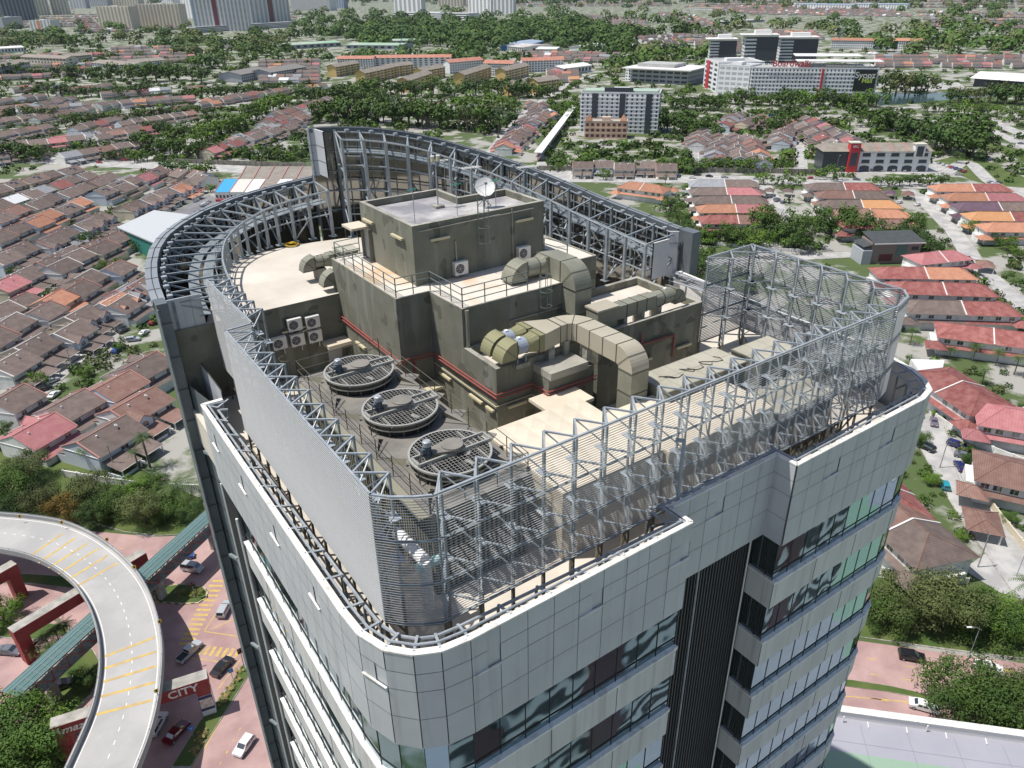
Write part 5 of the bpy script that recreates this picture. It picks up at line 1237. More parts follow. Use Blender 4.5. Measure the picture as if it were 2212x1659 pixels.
HW1 = mat('house_wall', (.76, .75, .73), .8, c2=(.64, .63, .60), scale=.5, rnd=.08, detail=6); HW2 = mat('cream_house_wall', (.62, .55, .42), .8, rnd=.08); HWB = mat('blue_white_wall', (.58, .62, .68), .8, rnd=.05); YLW = mat('yellow_wall', (.62, .45, .18), .8, rnd=.05)
RIDGE = mat('ridge_capping', (.42, .21, .18), .7); RIDW = mat('white_party_wall', (.72, .69, .65), .7)
MC = {}
def lm(key, fn):
    if key not in MC: b = MB(); fn(b); MC[key] = b.mesh(key[0])
    return MC[key]
W = 12.4
def m_wall(v):
    def f(b):
        m = (HW1, HW2, HWB)[v]; P = [(-6.2, 0), (6.2, 0), (6.2, 5.6), (0, 8.1), (-6.2, 5.6)]
        b.face([(-W / 2, y, z) for y, z in P][::-1], m); b.face([(W / 2, y, z) for y, z in P], m)
        b.face([(-W / 2, -6.2, 0), (W / 2, -6.2, 0), (W / 2, -6.2, 5.6), (-W / 2, -6.2, 5.6)], m); b.face([(W / 2, 6.2, 0), (-W / 2, 6.2, 0), (-W / 2, 6.2, 5.6), (W / 2, 6.2, 5.6)], m)
        b.box(-W / 2, W / 2 - .2, 6.2, 9.2, 0, 2.9, m)
        for x in (-W / 2 + .1, -.1): b.box(x, x + .2, -12.5, -6.2, 0, 1.4, m)
        b.box(-W / 2, -1.8, -12.6, -12.4, 0, 1.2, m); b.box(-W / 2 + .1, W / 2 - .1, -12.4, -6.2, .9, .96, m) if 0 else None; b.face([(-W / 2, -12.4, .95), (W / 2, -12.4, .95), (W / 2, -6.2, .95), (-W / 2, -6.2, .95)], RIDW) if v == 1 else None
    return lm(('wall', v), f)
def m_roof(c, gab):
    def f(b):
        r = ROOFC[c]; h = W / 2 + .15
        b.face([(-h, -6.9, 5.35), (h, -6.9, 5.35), (h, 0, 8.25), (-h, 0, 8.25)], r); b.face([(h, 6.9, 5.35), (-h, 6.9, 5.35), (-h, 0, 8.25), (h, 0, 8.25)], r)
        b.face([(-h, -6.9, 5.15), (h, -6.9, 5.15), (h, -6.9, 5.35), (-h, -6.9, 5.35)], RIDW); b.face([(-h, -6.9, 5.2), (-h, 6.9, 5.2), (h, 6.9, 5.2), (h, -6.9, 5.2)], RIDW)
        b.face([(-W / 2, 6.2, 3.6), (W / 2, 6.2, 3.6), (W / 2, 9.5, 2.9), (-W / 2, 9.5, 2.9)][::-1], r)
        if gab:
            for x0 in ((-5.9,) if gab == 1 else (-5.9, 1.6)):
                x1 = x0 + 4.3; xm = (x0 + x1) / 2
                b.face([(xm, -8.3, 7.0), (xm, -2.0, 7.4), (x1, -5.2, 6.05), (x1 + .2, -8.3, 5.1)], r); b.face([(x0 - .2, -8.3, 5.1), (x0, -5.2, 6.05), (xm, -2.0, 7.4), (xm, -8.3, 7.0)], r)
                for x in (x0 - .2, x1 + .2): b.bar((x, -8.32, 5.15), (xm, -8.32, 7.05), RIDGE, .12, .25)
    return lm(('roof', c, gab), f)
def m_cap(c, wh=0):
    def f(b):
        m = RIDGE if c in ('rust', 'red', 'pink') or wh == 0 else RIDW; h = -W / 2
        for y0, z0, y1, z1 in ((-6.95, 5.5, 0, 8.4), (0, 8.4, 6.95, 5.5)): b.bar((h, y0, z0), (h, y1, z1), m, .35, .3)
        b.bar((h, 0, 8.3), (-h, 0, 8.3), m, .22, .12)
    return lm(('party_wall', c, wh), f)
def m_porch(c):
    def f(b):
        r = ROOFC[c]
        for x0, x1 in ((-W / 2 + .4, -.5), (.4, W / 2 - .8)):
            z1 = 3.7; b.face([(x0, -12.6, 2.7), (x1, -12.6, 2.7), (x1, -6.2, z1), (x0, -6.2, z1)], r); b.face([(x0, -12.6, 2.58), (x1, -12.6, 2.58), (x1, -6.2, z1 - .1), (x0, -6.2, z1 - .1)][::-1], RIDW)
            b.bar((x0, -12.6, 2.64), (x1, -12.6, 2.64), RIDW, .1, .18)
            for x in (x0 + .3, x1 - .5): b.box(x, x + .25, -12.3, -12.05, 0, 2.7, HW1)
    return lm(('porch_roof', c), f)
def m_win(i):
    def f(b):
        x, y, z, s = ((4.6, -6.23, 4.2, 1), (.2, -6.23, 4.2, 1), (-3.4, 6.23, 4.3, -1), (3.0, 6.23, 4.3, -1))[i]; y2 = y - s * .03
        b.box(x - .95, x + .95, min(y, y2), max(y, y2), z - .65, z + .65, WING)
        for q in (-.95, 0, .95): b.box(x + q - .04, x + q + .04, y - .05, y + .05, z - .65, z + .65, WHITE)
        for q in (-.65, .65): b.box(x - 1.0, x + 1.0, y - .05, y + .05, z + q - .04, z + q + .04, WHITE)
    return lm(('window', i), f)
def m_gable(two=1):
    def f(b):
        for x0 in ((-5.9,) if two == 1 else (-5.9, 1.6)):
            x1 = x0 + 4.3; xm = (x0 + x1) / 2; y = -8.1; b.box(x0, x1, y, -6.2, 3.0, 5.15, HWB); b.face([(x0, y - .01, 3.0), (x1, y - .01, 3.0), (x1, y - .01, 5.15), (xm, y - .01, 6.95), (x0, y - .01, 5.15)], HWB)
            P = [(xm - .9, y - .03, 3.7)] + [(xm - .9 * math.cos(a), y - .03, 4.5 + .7 * math.sin(a)) for a in [math.pi * k / 8 for k in range(9)]] + [(xm + .9, y - .03, 3.7)]; b.face(P, WING)
            b.bar((xm, y - .05, 3.7), (xm, y - .05, 5.2), WHITE, .06)
    return lm(('front_gable', two), f)
def m_heater():
    def f(b):
        b.tube((-.9, 1.6, 7.95), (.9, 1.6, 7.95), MOTORT, .3, 10)
        b.face([(-2.8, 1.8, 7.62), (-1.3, 1.8, 7.62), (-1.3, 4.0, 6.7), (-2.8, 4.0, 6.7)], WING)
    return lm(('water_heater', 0), f)
def m_vents(): return lm(('roof_vent', 0), lambda b: [b.tube((x, -1.5, 7.4), (x, -1.5, 8.15), WHITE, .22, 8) for x in (-2.5,)] and [b.tube((3.2, 1.8, 7.3), (3.2, 1.8, 8.0), WHITE, .2, 8)])
def m_dish(): return lm(('satellite_dish', 0), lambda b: (b.tube((2, -2, 7.2), (2, -2, 8.2), GALV, .03, 5), b.tube((2, -2, 8.2), (2.1, -2.12, 8.34), WHITE, .38, 10)))
HN = [0]; FAR = MB()
RC = random.Random(3)
def pickroof(pal):
    s = sum(w for _, w in pal); r = RC.random() * s
    for c, w in pal:
        r -= w
        if r <= 0: return c
    return pal[0][0]
P_BR = [('brown', 12), ('rust', 1.2), ('red', .5), ('orange', .4), ('pink', .2), ('grey', .5)]
P_MX = [('brown', 8), ('rust', 1.5), ('red', .8), ('orange', .8), ('pink', .6), ('grey', 1.0), ('white', .4), ('amber', .25)]
def terrace(x0, y0, x1, y1, where, face=-1, pal=P_BR, gab=0.0, detail=2, w=12.2, cap=300, step=0.0):
    a = G(x0, y0, 7.9); c = G(x1, y1, 7.9); a.z = c.z = 0; d = c - a; n = max(1, round(d.length / w)); AVOID.append(([Vector(a[:2]), Vector(c[:2])], 9.5)); t = d.normalized(); sw = d.length / n
    rz = math.atan2(t.y, t.x)
    # house front is local -y; face=-1 keeps it towards the camera side
    fn = Vector((t.y, -t.x, 0)); cam_dir = -((a + c) / 2).normalized()
    if (fn.dot(cam_dir) > 0) != (face < 0): rz += math.pi
    for i in range(n):
        if i % 7 == 6 and n > 8 and RC.random() < .7: continue
        p = a + t * (sw * (i + .5)) + Vector((-t.y, t.x, 0)) * (RC.uniform(-1.6, 1.6) + (1.6 if i % 2 else -1.6)) + Vector((0, 0, RC.uniform(-.9, .1))); col = pickroof(pal)
        if HN[0] >= cap or p.length > 1500:
            hx = Vector((math.cos(rz), math.sin(rz), 0)); hy = Vector((-hx.y, hx.x, 0)); up = Vector((0, 0, 1)); h = sw / 2 * .98; r = ROOFC[col]
            q = lambda u, v, z: p + hx * u + hy * v + up * z
            FAR.face([q(-h, -5.8, 5.4), q(h, -5.8, 5.4), q(h, 0, 8), q(-h, 0, 8)], r); FAR.face([q(h, 5.8, 5.4), q(-h, 5.8, 5.4), q(-h, 0, 8), q(h, 0, 8)], r)
            FAR.face([q(-h, -5.2, 0), q(h, -5.2, 0), q(h, -5.2, 5.6), q(-h, -5.2, 5.6)], HW1); FAR.face([q(h, 5.2, 0), q(-h, 5.2, 0), q(-h, 5.2, 5.6), q(h, 5.2, 5.6)], HW1)
            for u in (-h, h): FAR.face([q(u, -5.2, 0), q(u, 5.2, 0), q(u, 5.2, 5.6), q(u, 0, 7.9), q(u, -5.2, 5.6)], HW1)
            FAR.face([q(-h, -8.5, 2.8), q(h, -8.5, 2.8), q(h, -5.2, 3.4), q(-h, -5.2, 3.4)], r)
            continue
        HN[0] += 1
        g_ = (RC.random() < gab) * RC.choice((1, 2)); ordn = ORD[i] if i < len(ORD) else str(i + 1)
        cn_ = dict(rust='red-brown', amber='pale orange').get(col, col)
        o = empty('terrace_house', p, f'{cn_}-roofed terrace house, {ordn} along, {where}', 'terrace house', 'terrace houses ' + where, rz); o.scale = (sw / W, 1, 1)
        child(m_wall(RC.choice((0, 0, 0, 1, 2))), 'wall', o); child(m_roof(col, g_), 'roof', o); 
        if detail > 0: child(m_cap(col, RC.choice((0, 1))), 'party_wall', o); child(m_porch(col if RC.random() < .75 else RC.choice(('red', 'grey', 'brown', 'brown', 'rust'))), 'porch_roof', o)
        if detail > 1:
            for k in range(4): child(m_win(k), 'window', o)
            if g_: child(m_gable(g_), 'front_gable', o)
            if RC.random() < .2: child(m_heater(), 'water_heater', o)
            if RC.random() < .4: child(m_dish(), 'satellite_dish', o)
            child(m_vents(), 'roof_vent', o)
T = terrace
# near left, both sides of the street
T(150, 952, 352, 838, 'in the lowest row by the curved wall', -1, gab=.5); T(20, 938, 345, 762, 'below the left street', 1, gab=.3)
T(-30, 790, 300, 605, 'above the left street', -1, gab=.6); T(-60, 735, 245, 560, 'in the second row above the left street', 1, gab=.3)
T(-30, 560, 415, 385, 'in the row below the pale hall', -1, gab=.5); T(-40, 512, 340, 363, 'in the stepped row left of the pale hall', 1)
T(-30, 440, 190, 370, 'in the short row with skylights near the left edge', -1, pal=P_MX); T(-40, 408, 160, 357, 'just below the highway at left', 1)
T(270, 620, 330, 585, 'beside the green-sided hall', -1); T(-30, 615, 205, 512, 'between the two upper left streets', -1); T(-30, 668, 60, 628, 'at the left edge by the upper street', 1)
T(230, 660, 312, 610, 'near the curved wall corner', 1)
T(385, 362, 455, 378, 'below the highway by the corner tree', -1)
T(95, 575, 330, 470, 'between pale hall and upper left street', 1); T(-30, 470, 240, 372, 'in the row above the stepped one', -1); T(225, 400, 350, 358, 'near the highway junction', 1)
T(-30, 870, 40, 830, 'at the left edge below the street', 1)
# beyond the highway
T(-30, 312, 180, 290, 'in the third row beyond the highway', 1, P_MX); T(200, 290, 330, 272, 'beside the white villa', -1, P_MX); T(-30, 258, 130, 238, 'above the left tree clump', 1, P_MX); T(250, 262, 420, 238, 'middle left beyond the tree belt', 1, P_MX); T(200, 222, 400, 200, 'behind the orange roofed row', 1, P_MX, detail=1); T(-30, 232, 60, 222, 'upper left edge by the trees', -1, P_MX)
T(1100, 300, 1180, 235, 'next to the covered walkway', 1); T(1290, 345, 1300, 343, 'by the turret building', -1)
T(1500, 305, 1530, 270, 'behind the mall side trees', -1); T(1680, 300, 1700, 270, 'by the blue sign side road', 1); T(1780, 290, 1850, 325, 'right behind the shops', -1, P_MX)
T(125, 331, 312, 300, 'just beyond the highway wall', -1, P_MX); T(-30, 330, 90, 315, 'left of the row beyond the highway wall', -1)
T(40, 305, 300, 268, 'in the second row beyond the highway', 1, P_MX); T(-30, 290, 100, 266, 'at the left edge beyond the highway', -1)
T(150, 272, 262, 248, 'by the white houses beyond the highway', -1, P_MX, detail=1)
T(440, 320, 640, 262, 'near the curved wall top beyond the highway', -1, P_MX); T(490, 300, 660, 245, 'behind the tree-lined street', 1, P_MX); T(560, 262, 700, 222, 'right of the tree-lined street', -1, P_MX, detail=1); T(580, 245, 720, 205, 'furthest right of the tree-lined street', 1, detail=1)
T(1086, 312, 1172, 218, 'in the staggered row left of the covered walkway', -1, pal=P_BR, detail=1)
T(1238, 348, 1462, 350, 'behind the highway palm', -1, pal=[('brown', 1)], detail=2)
T(1548, 338, 1560, 285, 'in the first column right of the white apartments', -1, detail=1); T(1600, 340, 1590, 285, 'in the second column right of the white apartments', 1, detail=1); T(1640, 345, 1622, 288, 'in the third column right of the white apartments', -1, detail=1)
T(1722, 257, 1815, 308, 'behind the tall red-fronted shops', -1, detail=1); T(1745, 248, 1850, 300, 'in the second row behind the shops', 1, P_MX, detail=1)
T(1555, 265, 1590, 240, 'near the mall trees', -1, P_BR, detail=1); T(1600, 262, 1650, 245, 'by the blue sign', -1, P_BR, detail=1)
T(-30, 245, 150, 206, 'in the long row by the left trees', -1, P_MX, detail=1); T(70, 252, 250, 216, 'in the row with the white villa', 1, P_MX, detail=1); T(270, 244, 470, 214, 'in the middle left field of houses', -1, P_MX, detail=1)
T(215, 198, 440, 182, 'in the upper left field of houses', -1, P_MX, detail=0); T(120, 192, 240, 178, 'left of the red awnings', -1, P_MX, detail=0); T(20, 187, 120, 176, 'upper left behind trees', -1, P_MX, detail=0)
T(430, 215, 640, 185, 'behind the tree-lined avenue', -1, P_MX, detail=0); T(-20, 215, 90, 200, 'far left edge', -1, P_MX, detail=0); T(480, 205, 700, 178, 'upper middle left', 1, P_MX, detail=0)
T(60, 228, 420, 205, 'between the left tree rows', -1, P_MX, detail=0)
T(737, 235, 950, 222, 'below the yellow flats', -1, P_MX, detail=0); T(980, 228, 1080, 222, 'by the round trees', -1, P_MX, detail=0); T(1150, 215, 1200, 245, 'by the walkway', -1, P_MX, detail=0)
for k in range(5): T(-20, 118 + 11 * k, 230 - 14 * k, 112 + 10 * k, 'far', -1, P_MX); T(240, 100 + 7 * k, 420, 96 + 7 * k, 'far', -1, P_MX)
for k in range(6): T(560, 128 + 8 * k, 690, 126 + 8 * k, 'far', -1, P_MX); T(1180, 140 + 5 * k, 1250, 138 + 5 * k, 'far', -1, P_MX); T(1500, 82 + 5 * k, 1600, 80 + 5 * k, 'far', -1, P_BR)
for k in range(6): T(380 + 30 * k, 20 + 4 * k, 640, 14 + 5 * k, 'far', -1, P_MX); T(900 + 20 * k, -4 + 3 * k, 1450, -10 + 4 * k, 'far', -1, P_MX); T(1500, -12 + 5 * k, 2230, -18 + 6 * k, 'far', -1, P_MX)
for k in range(7): T(820 + 600 + k * 9, 25 + 4 * k + 0, 1290 - 10 + 210 + k * 12, 27 + 4 * k, 'far', -1, P_MX)
for k in range(6): T(1250 + k * 10, 30 + 5 * k, 1390 + 4 * k, 38 + 5 * k, 'far', -1, P_BR)
for k in range(4): T(1370 + 12 * k, 78 + 5 * k, 1480, 70 + 6 * k, 'far', -1, P_MX)
for k in range(5): T(1980 + 8 * k, 22 + 7 * k, 2230, 26 + 7 * k, 'far', -1, P_MX); T(1640 + 6 * k, 62 + 3 * k, 1760 + 5 * k, 66 + 3 * k, 'far', -1, P_MX)
for k in range(3): T(1890, 116 + 8 * k, 2230, 118 + 8 * k, 'far', -1, P_MX); T(1120 + 15 * k, 108 + 5 * k, 1340, 112 + 6 * k, 'far', -1, P_MX); T(1475, 60 + 11 * k, 1570, 66 + 11 * k, 'far', -1, P_BR)
for k in range(10): T(-20, 10 + 5 * k, 160, 8 + 5 * k, 'far', -1, P_MX); T(160 + k, 30 + 4 * k, 400, 26 + 3.5 * k, 'far', -1, P_MX)
for k in range(8): T(1480 + 20 * k, 12 + 2 * k, 1900 + 10 * k, 10 + 3 * k, 'far', -1, P_MX)
if FAR.f: tag(FAR.build('distant_houses'), 'far rows of small brown and red roofed terrace houses below the horizon', 'houses', kind='stuff')
# ---------------------------------------------------------------- semi-detached houses with hipped roofs
def hip(b, L_, Wd, z0, h, m, e=.6, m2=None):
    a = L_ / 2 + e; c = Wd / 2 + e; r = max(.2, a - c * .85)
    if m2 is None: m2 = m
    b.face([(-a, -c, z0), (0, -c, z0), (0, 0, z0 + h), (-r, 0, z0 + h)], m); b.face([(0, -c, z0), (a, -c, z0), (r, 0, z0 + h), (0, 0, z0 + h)], m2)
    b.face([(0, c, z0), (-a, c, z0), (-r, 0, z0 + h), (0, 0, z0 + h)], m); b.face([(a, c, z0), (0, c, z0), (0, 0, z0 + h), (r, 0, z0 + h)], m2)
    b.face([(-a, c, z0), (-a, -c, z0), (-r, 0, z0 + h)], m); b.face([(a, -c, z0), (a, c, z0), (r, 0, z0 + h)], m2)
    b.face([(-a, -c, z0 - .02), (-a, c, z0 - .02), (a, c, z0 - .02), (a, -c, z0 - .02)], RIDW)
    for p, q in (((-a, -c, z0), (-r, 0, z0 + h)), ((-a, c, z0), (-r, 0, z0 + h)), ((a, -c, z0), (r, 0, z0 + h)), ((a, c, z0), (r, 0, z0 + h)), ((-r, 0, z0 + h), (r, 0, z0 + h))): b.bar(p, q, m, .22, .16)
def semi(x0, y0, x1, y1, cl, cr, label, dp=11.0, wall=0):
    a = G(x0, y0, 8.6); c = G(x1, y1, 8.6); a.z = c.z = 0; d = c - a; AVOID.append(([Vector(a[:2]), Vector(c[:2])], 10)); L_ = d.length + dp * .75; t = d.normalized(); rz = math.atan2(t.y, t.x)
    o = empty('semi_detached_house', (a + c) / 2, label, 'house', 'semi-detached houses with hipped roofs', rz); wm = (HW1, HW2)[wall]
    b = MB(); b.box(-L_ / 2, L_ / 2, -dp / 2, dp / 2, 0, 6.0, wm); b.box(-L_ / 2 - 1.6, -L_ / 2, -dp / 4, dp / 3, 0, 3.2, wm); b.box(L_ / 2, L_ / 2 + 1.6, -dp / 4, dp / 3, 0, 3.2, wm); child(b.mesh('wall'), 'wall', o)
    b = MB(); hip(b, L_, dp, 6.0, 2.7, ROOFC[cl], .8, ROOFC[cr]); b.bar((0, -dp / 2 - .8, 6.1), (0, 0, 8.8), RIDW, .35, .3); b.bar((0, dp / 2 + .8, 6.1), (0, 0, 8.8), RIDW, .35, .3); child(b.mesh('roof'), 'roof', o)
    for s, cc in ((-1, cl), (1, cr)):
        b = MB(); hip(b, 5.5, 5.5, 3.1, 1.6, ROOFC[cc], .4); me = b.mesh('porch_roof'); p = child(me, 'porch_roof', o); p.location = (s * (L_ / 2 + .5), -dp / 2 - .5, 0)
        b = MB(); b.face([(0, -dp / 2 - 1.5, 3.1), (s * L_ * .42, -dp / 2 - 1.5, 3.1), (s * L_ * .42, -dp / 2, 3.8), (0, -dp / 2, 3.8)][::s], ROOFC[cc]); child(b.mesh('lean_to_roof'), 'lean_to_roof', o)
        for k, fx_ in enumerate((.14, .3, .42)):
            b = MB(); x = s * L_ * fx_; b.box(x - .8, x + .8, -dp / 2 - .05, -dp / 2, 4.2, 5.4, WING); b.box(x - .9, x + .9, -dp / 2 - .09, -dp / 2 - .05, 4.12, 4.2, RIDW); b.box(x - .04, x + .04, -dp / 2 - .08, -dp / 2 - .05, 4.2, 5.4, RIDW); child(b.mesh('window'), 'window', o)
    return o
q3 = lambda x, y: (1474.67 + x / 3, y / 3)
qr = lambda x, y: (1474.67 + x / 3, 553 + y / 3)
for (a, c, l, r, lb) in (
    (q3(100, 1165), q3(440, 1165), 'grey', 'brown', 'house nearest the highway with a grey and a brown roof half'), (q3(110, 1215), q3(450, 1215), 'brown', 'pink', 'second house from the highway with brown and pinkish roof halves'),
    (q3(130, 1270), q3(490, 1270), 'brown', 'brown', 'house with two brown roof halves and white ridge between them'), (q3(160, 1325), q3(520, 1325), 'orange', 'pink', 'house with orange left and rose pink right roof'), (q3(180, 1393), q3(530, 1395), 'red', 'rust', 'house with red and red-brown roof behind two round trees'),
    (q3(860, 1185), q3(1220, 1185), 'brown', 'red', 'middle block house nearest the highway, brown and dark red roof'), (q3(930, 1235), q3(1270, 1238), 'rust', 'brown', 'middle block house with patchy red-brown roof'),
    (q3(960, 1295), q3(1350, 1297), 'brown', 'amber', 'middle block house with brown and bright amber roof halves'), (q3(1030, 1352), q3(1400, 1358), 'rust', 'orange', 'middle block house with weathered rust and orange roof halves'), (q3(1090, 1420), q3(1440, 1422), 'red', 'rust', 'lowest middle block house with maroon roof behind a tree'),
    (q3(1680, 1192), q3(2060, 1192), 'orange', 'red', 'right block house nearest the highway, orange and crimson roof'), (q3(1760, 1250), q3(2160, 1252), 'orange', 'pink', 'right block house with orange and pink roof halves'),
    (q3(1830, 1310), q3(2260, 1312), 'purple', 'brown', 'right block house with dark purple roof'), (q3(1910, 1372), q3(2330, 1377), 'amber', 'red', 'right block house with amber left roof half'), (q3(2010, 1442), q3(2420, 1446), 'orange', 'orange', 'lowest right block house with all orange roof'),
    (qr(1330, 70), qr(1800, 75), 'red', 'orange', 'house below the dark modern one with red and orange roof and skylight'), (qr(1440, 165), qr(1930, 180), 'red', 'red', 'long house with two faded red roof halves by the screen'),
    (qr(1530, 285), qr(2080, 300), 'brown', 'red', 'house with grey-brown left and red right roof half'), (qr(1560, -20), qr(1760, -40), 'pink', 'pink', 'rose pink roofed house beside the dark modern house')):
    semi(*a, *c, l, r, lb)
semi(2065, 700, 2230, 720, 'red', 'red', 'large house with scalloped red roof above a white balcony', 12)
semi(2040, 800, 2120, 850, 'red', 'red', 'house with weathered red roof beside a grey metal roof', 14); semi(2165, 880, 2290, 900, 'pink', 'pink', 'rose red roofed house at the right edge', 13)
semi(2170, 995, 2290, 1020, 'rust', 'rust', 'brown-red roofed house at the right edge by the white car', 13); semi(1935, 1090, 2010, 1155, 'rust', 'brown', 'brown roofed house with teal pergola above the pink road', 13)
semi(1905, 1030, 1945, 1075, 'red', 'red', 'small red roofed house half hidden behind the tower', 10); semi(1360, 392, 1425, 400, 'orange', 'orange', 'house with salmon orange hipped roof just in front of the highway', 12)
# gazebos and small pavilion roofs
def pav(x, y, s, col, label):
    p = G(x, y, 3.4); p.z = 0; o = empty('car_porch', p, label, 'car porch', None, .6); b = MB(); hip(b, s, s * .8, 2.7, 1.5, ROOFC[col], .4); child(b.mesh('roof'), 'roof', o); b = MB()
    for u in (-s / 2, s / 2 - .3):
        for v in (-s * .4, s * .4 - .3): b.box(u, u + .3, v, v + .3, 0, 2.7, RIDW)
    child(b.mesh('porch_posts'), 'porch_posts', o)
pav(1662, 409, 6, 'brown', 'small brown roofed car porch left of its twin'); pav(1703, 410, 6, 'brown', 'small brown roofed car porch right of its twin'); pav(1923, 414, 7, 'purple', 'purple roofed car porch'); pav(1962, 416, 7, 'rust', 'red-brown car porch beside the purple one')
pav(1455, 408, 6, 'orange', 'orange porch with steep gable beside the salmon house'); pav(2080, 560, 7, 'pink', 'pink roofed porch by the right street'); pav(2130, 568, 7, 'rust', 'rust roofed porch by the right street'); pav(2125, 1120, 8, 'rust', 'brown car porch with the yellow car')
# ---------------------------------------------------------------- larger buildings
class Fr:
    def __init__(s, a, c, z=0):
        s.o = G(*a, z); q = G(*c, z); s.o.z = 0; q.z = 0; s.L = (q - s.o).length; AVOID.append(([Vector(s.o[:2]), Vector(q[:2])], 16)); s.t = (q - s.o).normalized(); s.n = Vector((-s.t.y, s.t.x, 0))
        if s.n.dot(s.o) < 0: s.n = -s.n
        s.flip = s.t.cross(s.n).z < 0
    def p(s, u, v, z): q = s.o + s.t * u + s.n * v; return (q.x, q.y, z)
    def box(s, b, u0, u1, v0, v1, z0, z1, m):
        c = [s.p(u0, v0, z0), s.p(u1, v0, z0), s.p(u1, v1, z0), s.p(u0, v1, z0), s.p(u0, v0, z1), s.p(u1, v0, z1), s.p(u1, v1, z1), s.p(u0, v1, z1)]
        for q in ((0, 3, 2, 1), (4, 5, 6, 7), (0, 1, 5, 4), (1, 2, 6, 5), (2, 3, 7, 6), (3, 0, 4, 7)): b.face([c[i] for i in q], m)
def hgt(px, pyb, pyt):
    p = G(px, pyb); d = math.hypot(p.x, p.y); r = ray(px, pyt); return CAMH + r.z * d / math.hypot(r.x, r.y)
WALLW = mat('white_block_wall', (.76, .77, .78), .7); WALLC = mat('cream_block_wall', (.60, .56, .47), .7); WALLG = mat('grey_block_wall', (.42, .44, .47), .7); DWIN = mat('dark_window_band', (.05, .06, .075), .3); MAROON = mat('maroon_strip', (.16, .04, .05), .6); FLATR = mat('flat_roof_grey', (.45, .45, .44), .8, c2=(.36, .36, .35), scale=.1)
def tower_block(a, c, ytop, depth, label, wall=WALLW, win=DWIN, cols=10, floors=None, strips=(), cat='apartment block', roof=FLATR, gap=.55, name='apartment_block', h=None, bands=False):
    f = Fr(a, c); h = h or hgt((a[0] + c[0]) / 2, (a[1] + c[1]) / 2, ytop); fl = floors or max(2, round(h / 3.2)); o = empty(name, f.o + f.t * (f.L / 2), label, cat)
    b = MB(); f.box(b, 0, f.L, 0, depth, 0, h, wall); f.box(b, .3, f.L - .3, .3, depth - .3, h, h + .05, roof); b.build('walls', o)
    b = MB(); f.box(b, 0, f.L, -.1, .3, h, h + 1, wall); f.box(b, 0, .3, 0, depth, h, h + 1, wall); f.box(b, f.L - .3, f.L, 0, depth, h, h + 1, wall); f.box(b, 0, f.L, depth - .3, depth, h, h + 1, wall); f.box(b, f.L * .4, f.L * .6, depth * .3, depth * .7, h, h + 3, wall); b.build('roof_parapet', o)
    fh = h / fl
    for k in range(fl):
        b = MB(); z0 = fh * k + fh * .3; z1 = fh * k + fh * .78
        if bands: f.box(b, .4, f.L - .4, -.12, 0, z0, z1, win)
        else:
            for j in range(cols):
                u = f.L * (j + .5) / cols; q = f.L / cols * gap / 2
                f.box(b, u - q, u + q, -.12, .0, z0, z1, win)
            f.box(b, 0, f.L, -.5, -.12, fh * k, fh * k + .25, wall) if cols > 6 else None
        nd = max(2, int(depth / 5))
        for j in range(nd):
            v = depth * (j + .5) / nd
            f.box(b, f.L, f.L + .1, v - 1, v + 1, z0, z1, win); f.box(b, -.1, 0, v - 1, v + 1, z0, z1, win)
        b.build('window_row', o)
    for (s0, s1, m) in strips:
        b = MB(); f.box(b, f.L * s0, f.L * s1, -.7, -.1, 0, h, m); b.build('facade_strip', o)
    return o, f, h
q1 = lambda x, y: (x / 3, y / 3)
q2 = lambda x, y: (737.33 + x / 3, y / 3)
BLUEG = mat('blue_grey_wall', (.30, .37, .46), .6)
tower_block(q1(1270, 205), q1(1620, 200), -60, 22, 'left wing of the tall white and blue towers with a maroon strip', cols=14, strips=((.38, .46, MAROON), (.0, .05, BLUEG)), h=115)
tower_block(q1(1640, 185), q1(1890, 150), -60, 22, 'right wing of the tall white and blue towers with a maroon strip', cols=10, strips=((.42, .54, MAROON),), h=112)
tower_block(q1(1190, 110), q1(1260, 120), -60, 22, 'narrow white tower behind the maroon striped pair', cols=4, h=110)
tower_block(q1(650, 185), q1(860, 192), 14, 30, 'cream apartment slab with brown patches, left of two', WALLC, cols=9); tower_block(q1(905, 178), q1(1180, 182), 9, 30, 'cream apartment slab, right of two', WALLC, cols=12)
tower_block(q1(205, 205), q1(340, 205), 44, 40, 'white and orange office block at upper left', cols=6, strips=((.35, .5, mat('orange_strip', (.6, .25, .12), .6)),)); tower_block(q1(30, 190), q1(160, 180), 37, 30, 'white office block with grey bands at upper left', bands=True)
tower_block(q1(50, 145), q1(250, 140), -60, 40, 'dark glass tower at the top left corner', DWIN, BLUEG, cols=8, h=170); tower_block(q1(-60, 140), q1(40, 140), -60, 40, 'darker tower at the very left edge', DWIN, BLUEG, cols=8, h=180)
tower_block(q1(250, 100), q1(330, 98), -60, 30, 'tall cream tower left of its pair in the haze', WALLC, cols=4, h=150); tower_block(q1(345, 97), q1(450, 95), -60, 30, 'tall cream tower right of its pair in the haze', WALLC, cols=5, h=150)
tower_block(q1(460, 55), q1(560, 55), -60, 40, 'distant grey tower in the haze', WALLG, cols=5, h=160); tower_block(q1(590, 45), q1(700, 45), -60, 60, 'distant pale slab block in the haze', WALLG, cols=9, h=120); tower_block(q1(740, 42), q1(900, 42), -60, 60, 'distant wide slab block in the haze', WALLC, cols=9, h=120)
tower_block(q1(1890, 70), q1(2140, 70), -10, 60, 'white multi-storey car park at the top', bands=True, cat='car park', name='car_park_block'); tower_block(q1(2150, 55), q1(2230, 55), -60, 40, 'blue-grey tower beside the white car park', BLUEG, cols=5, h=120)
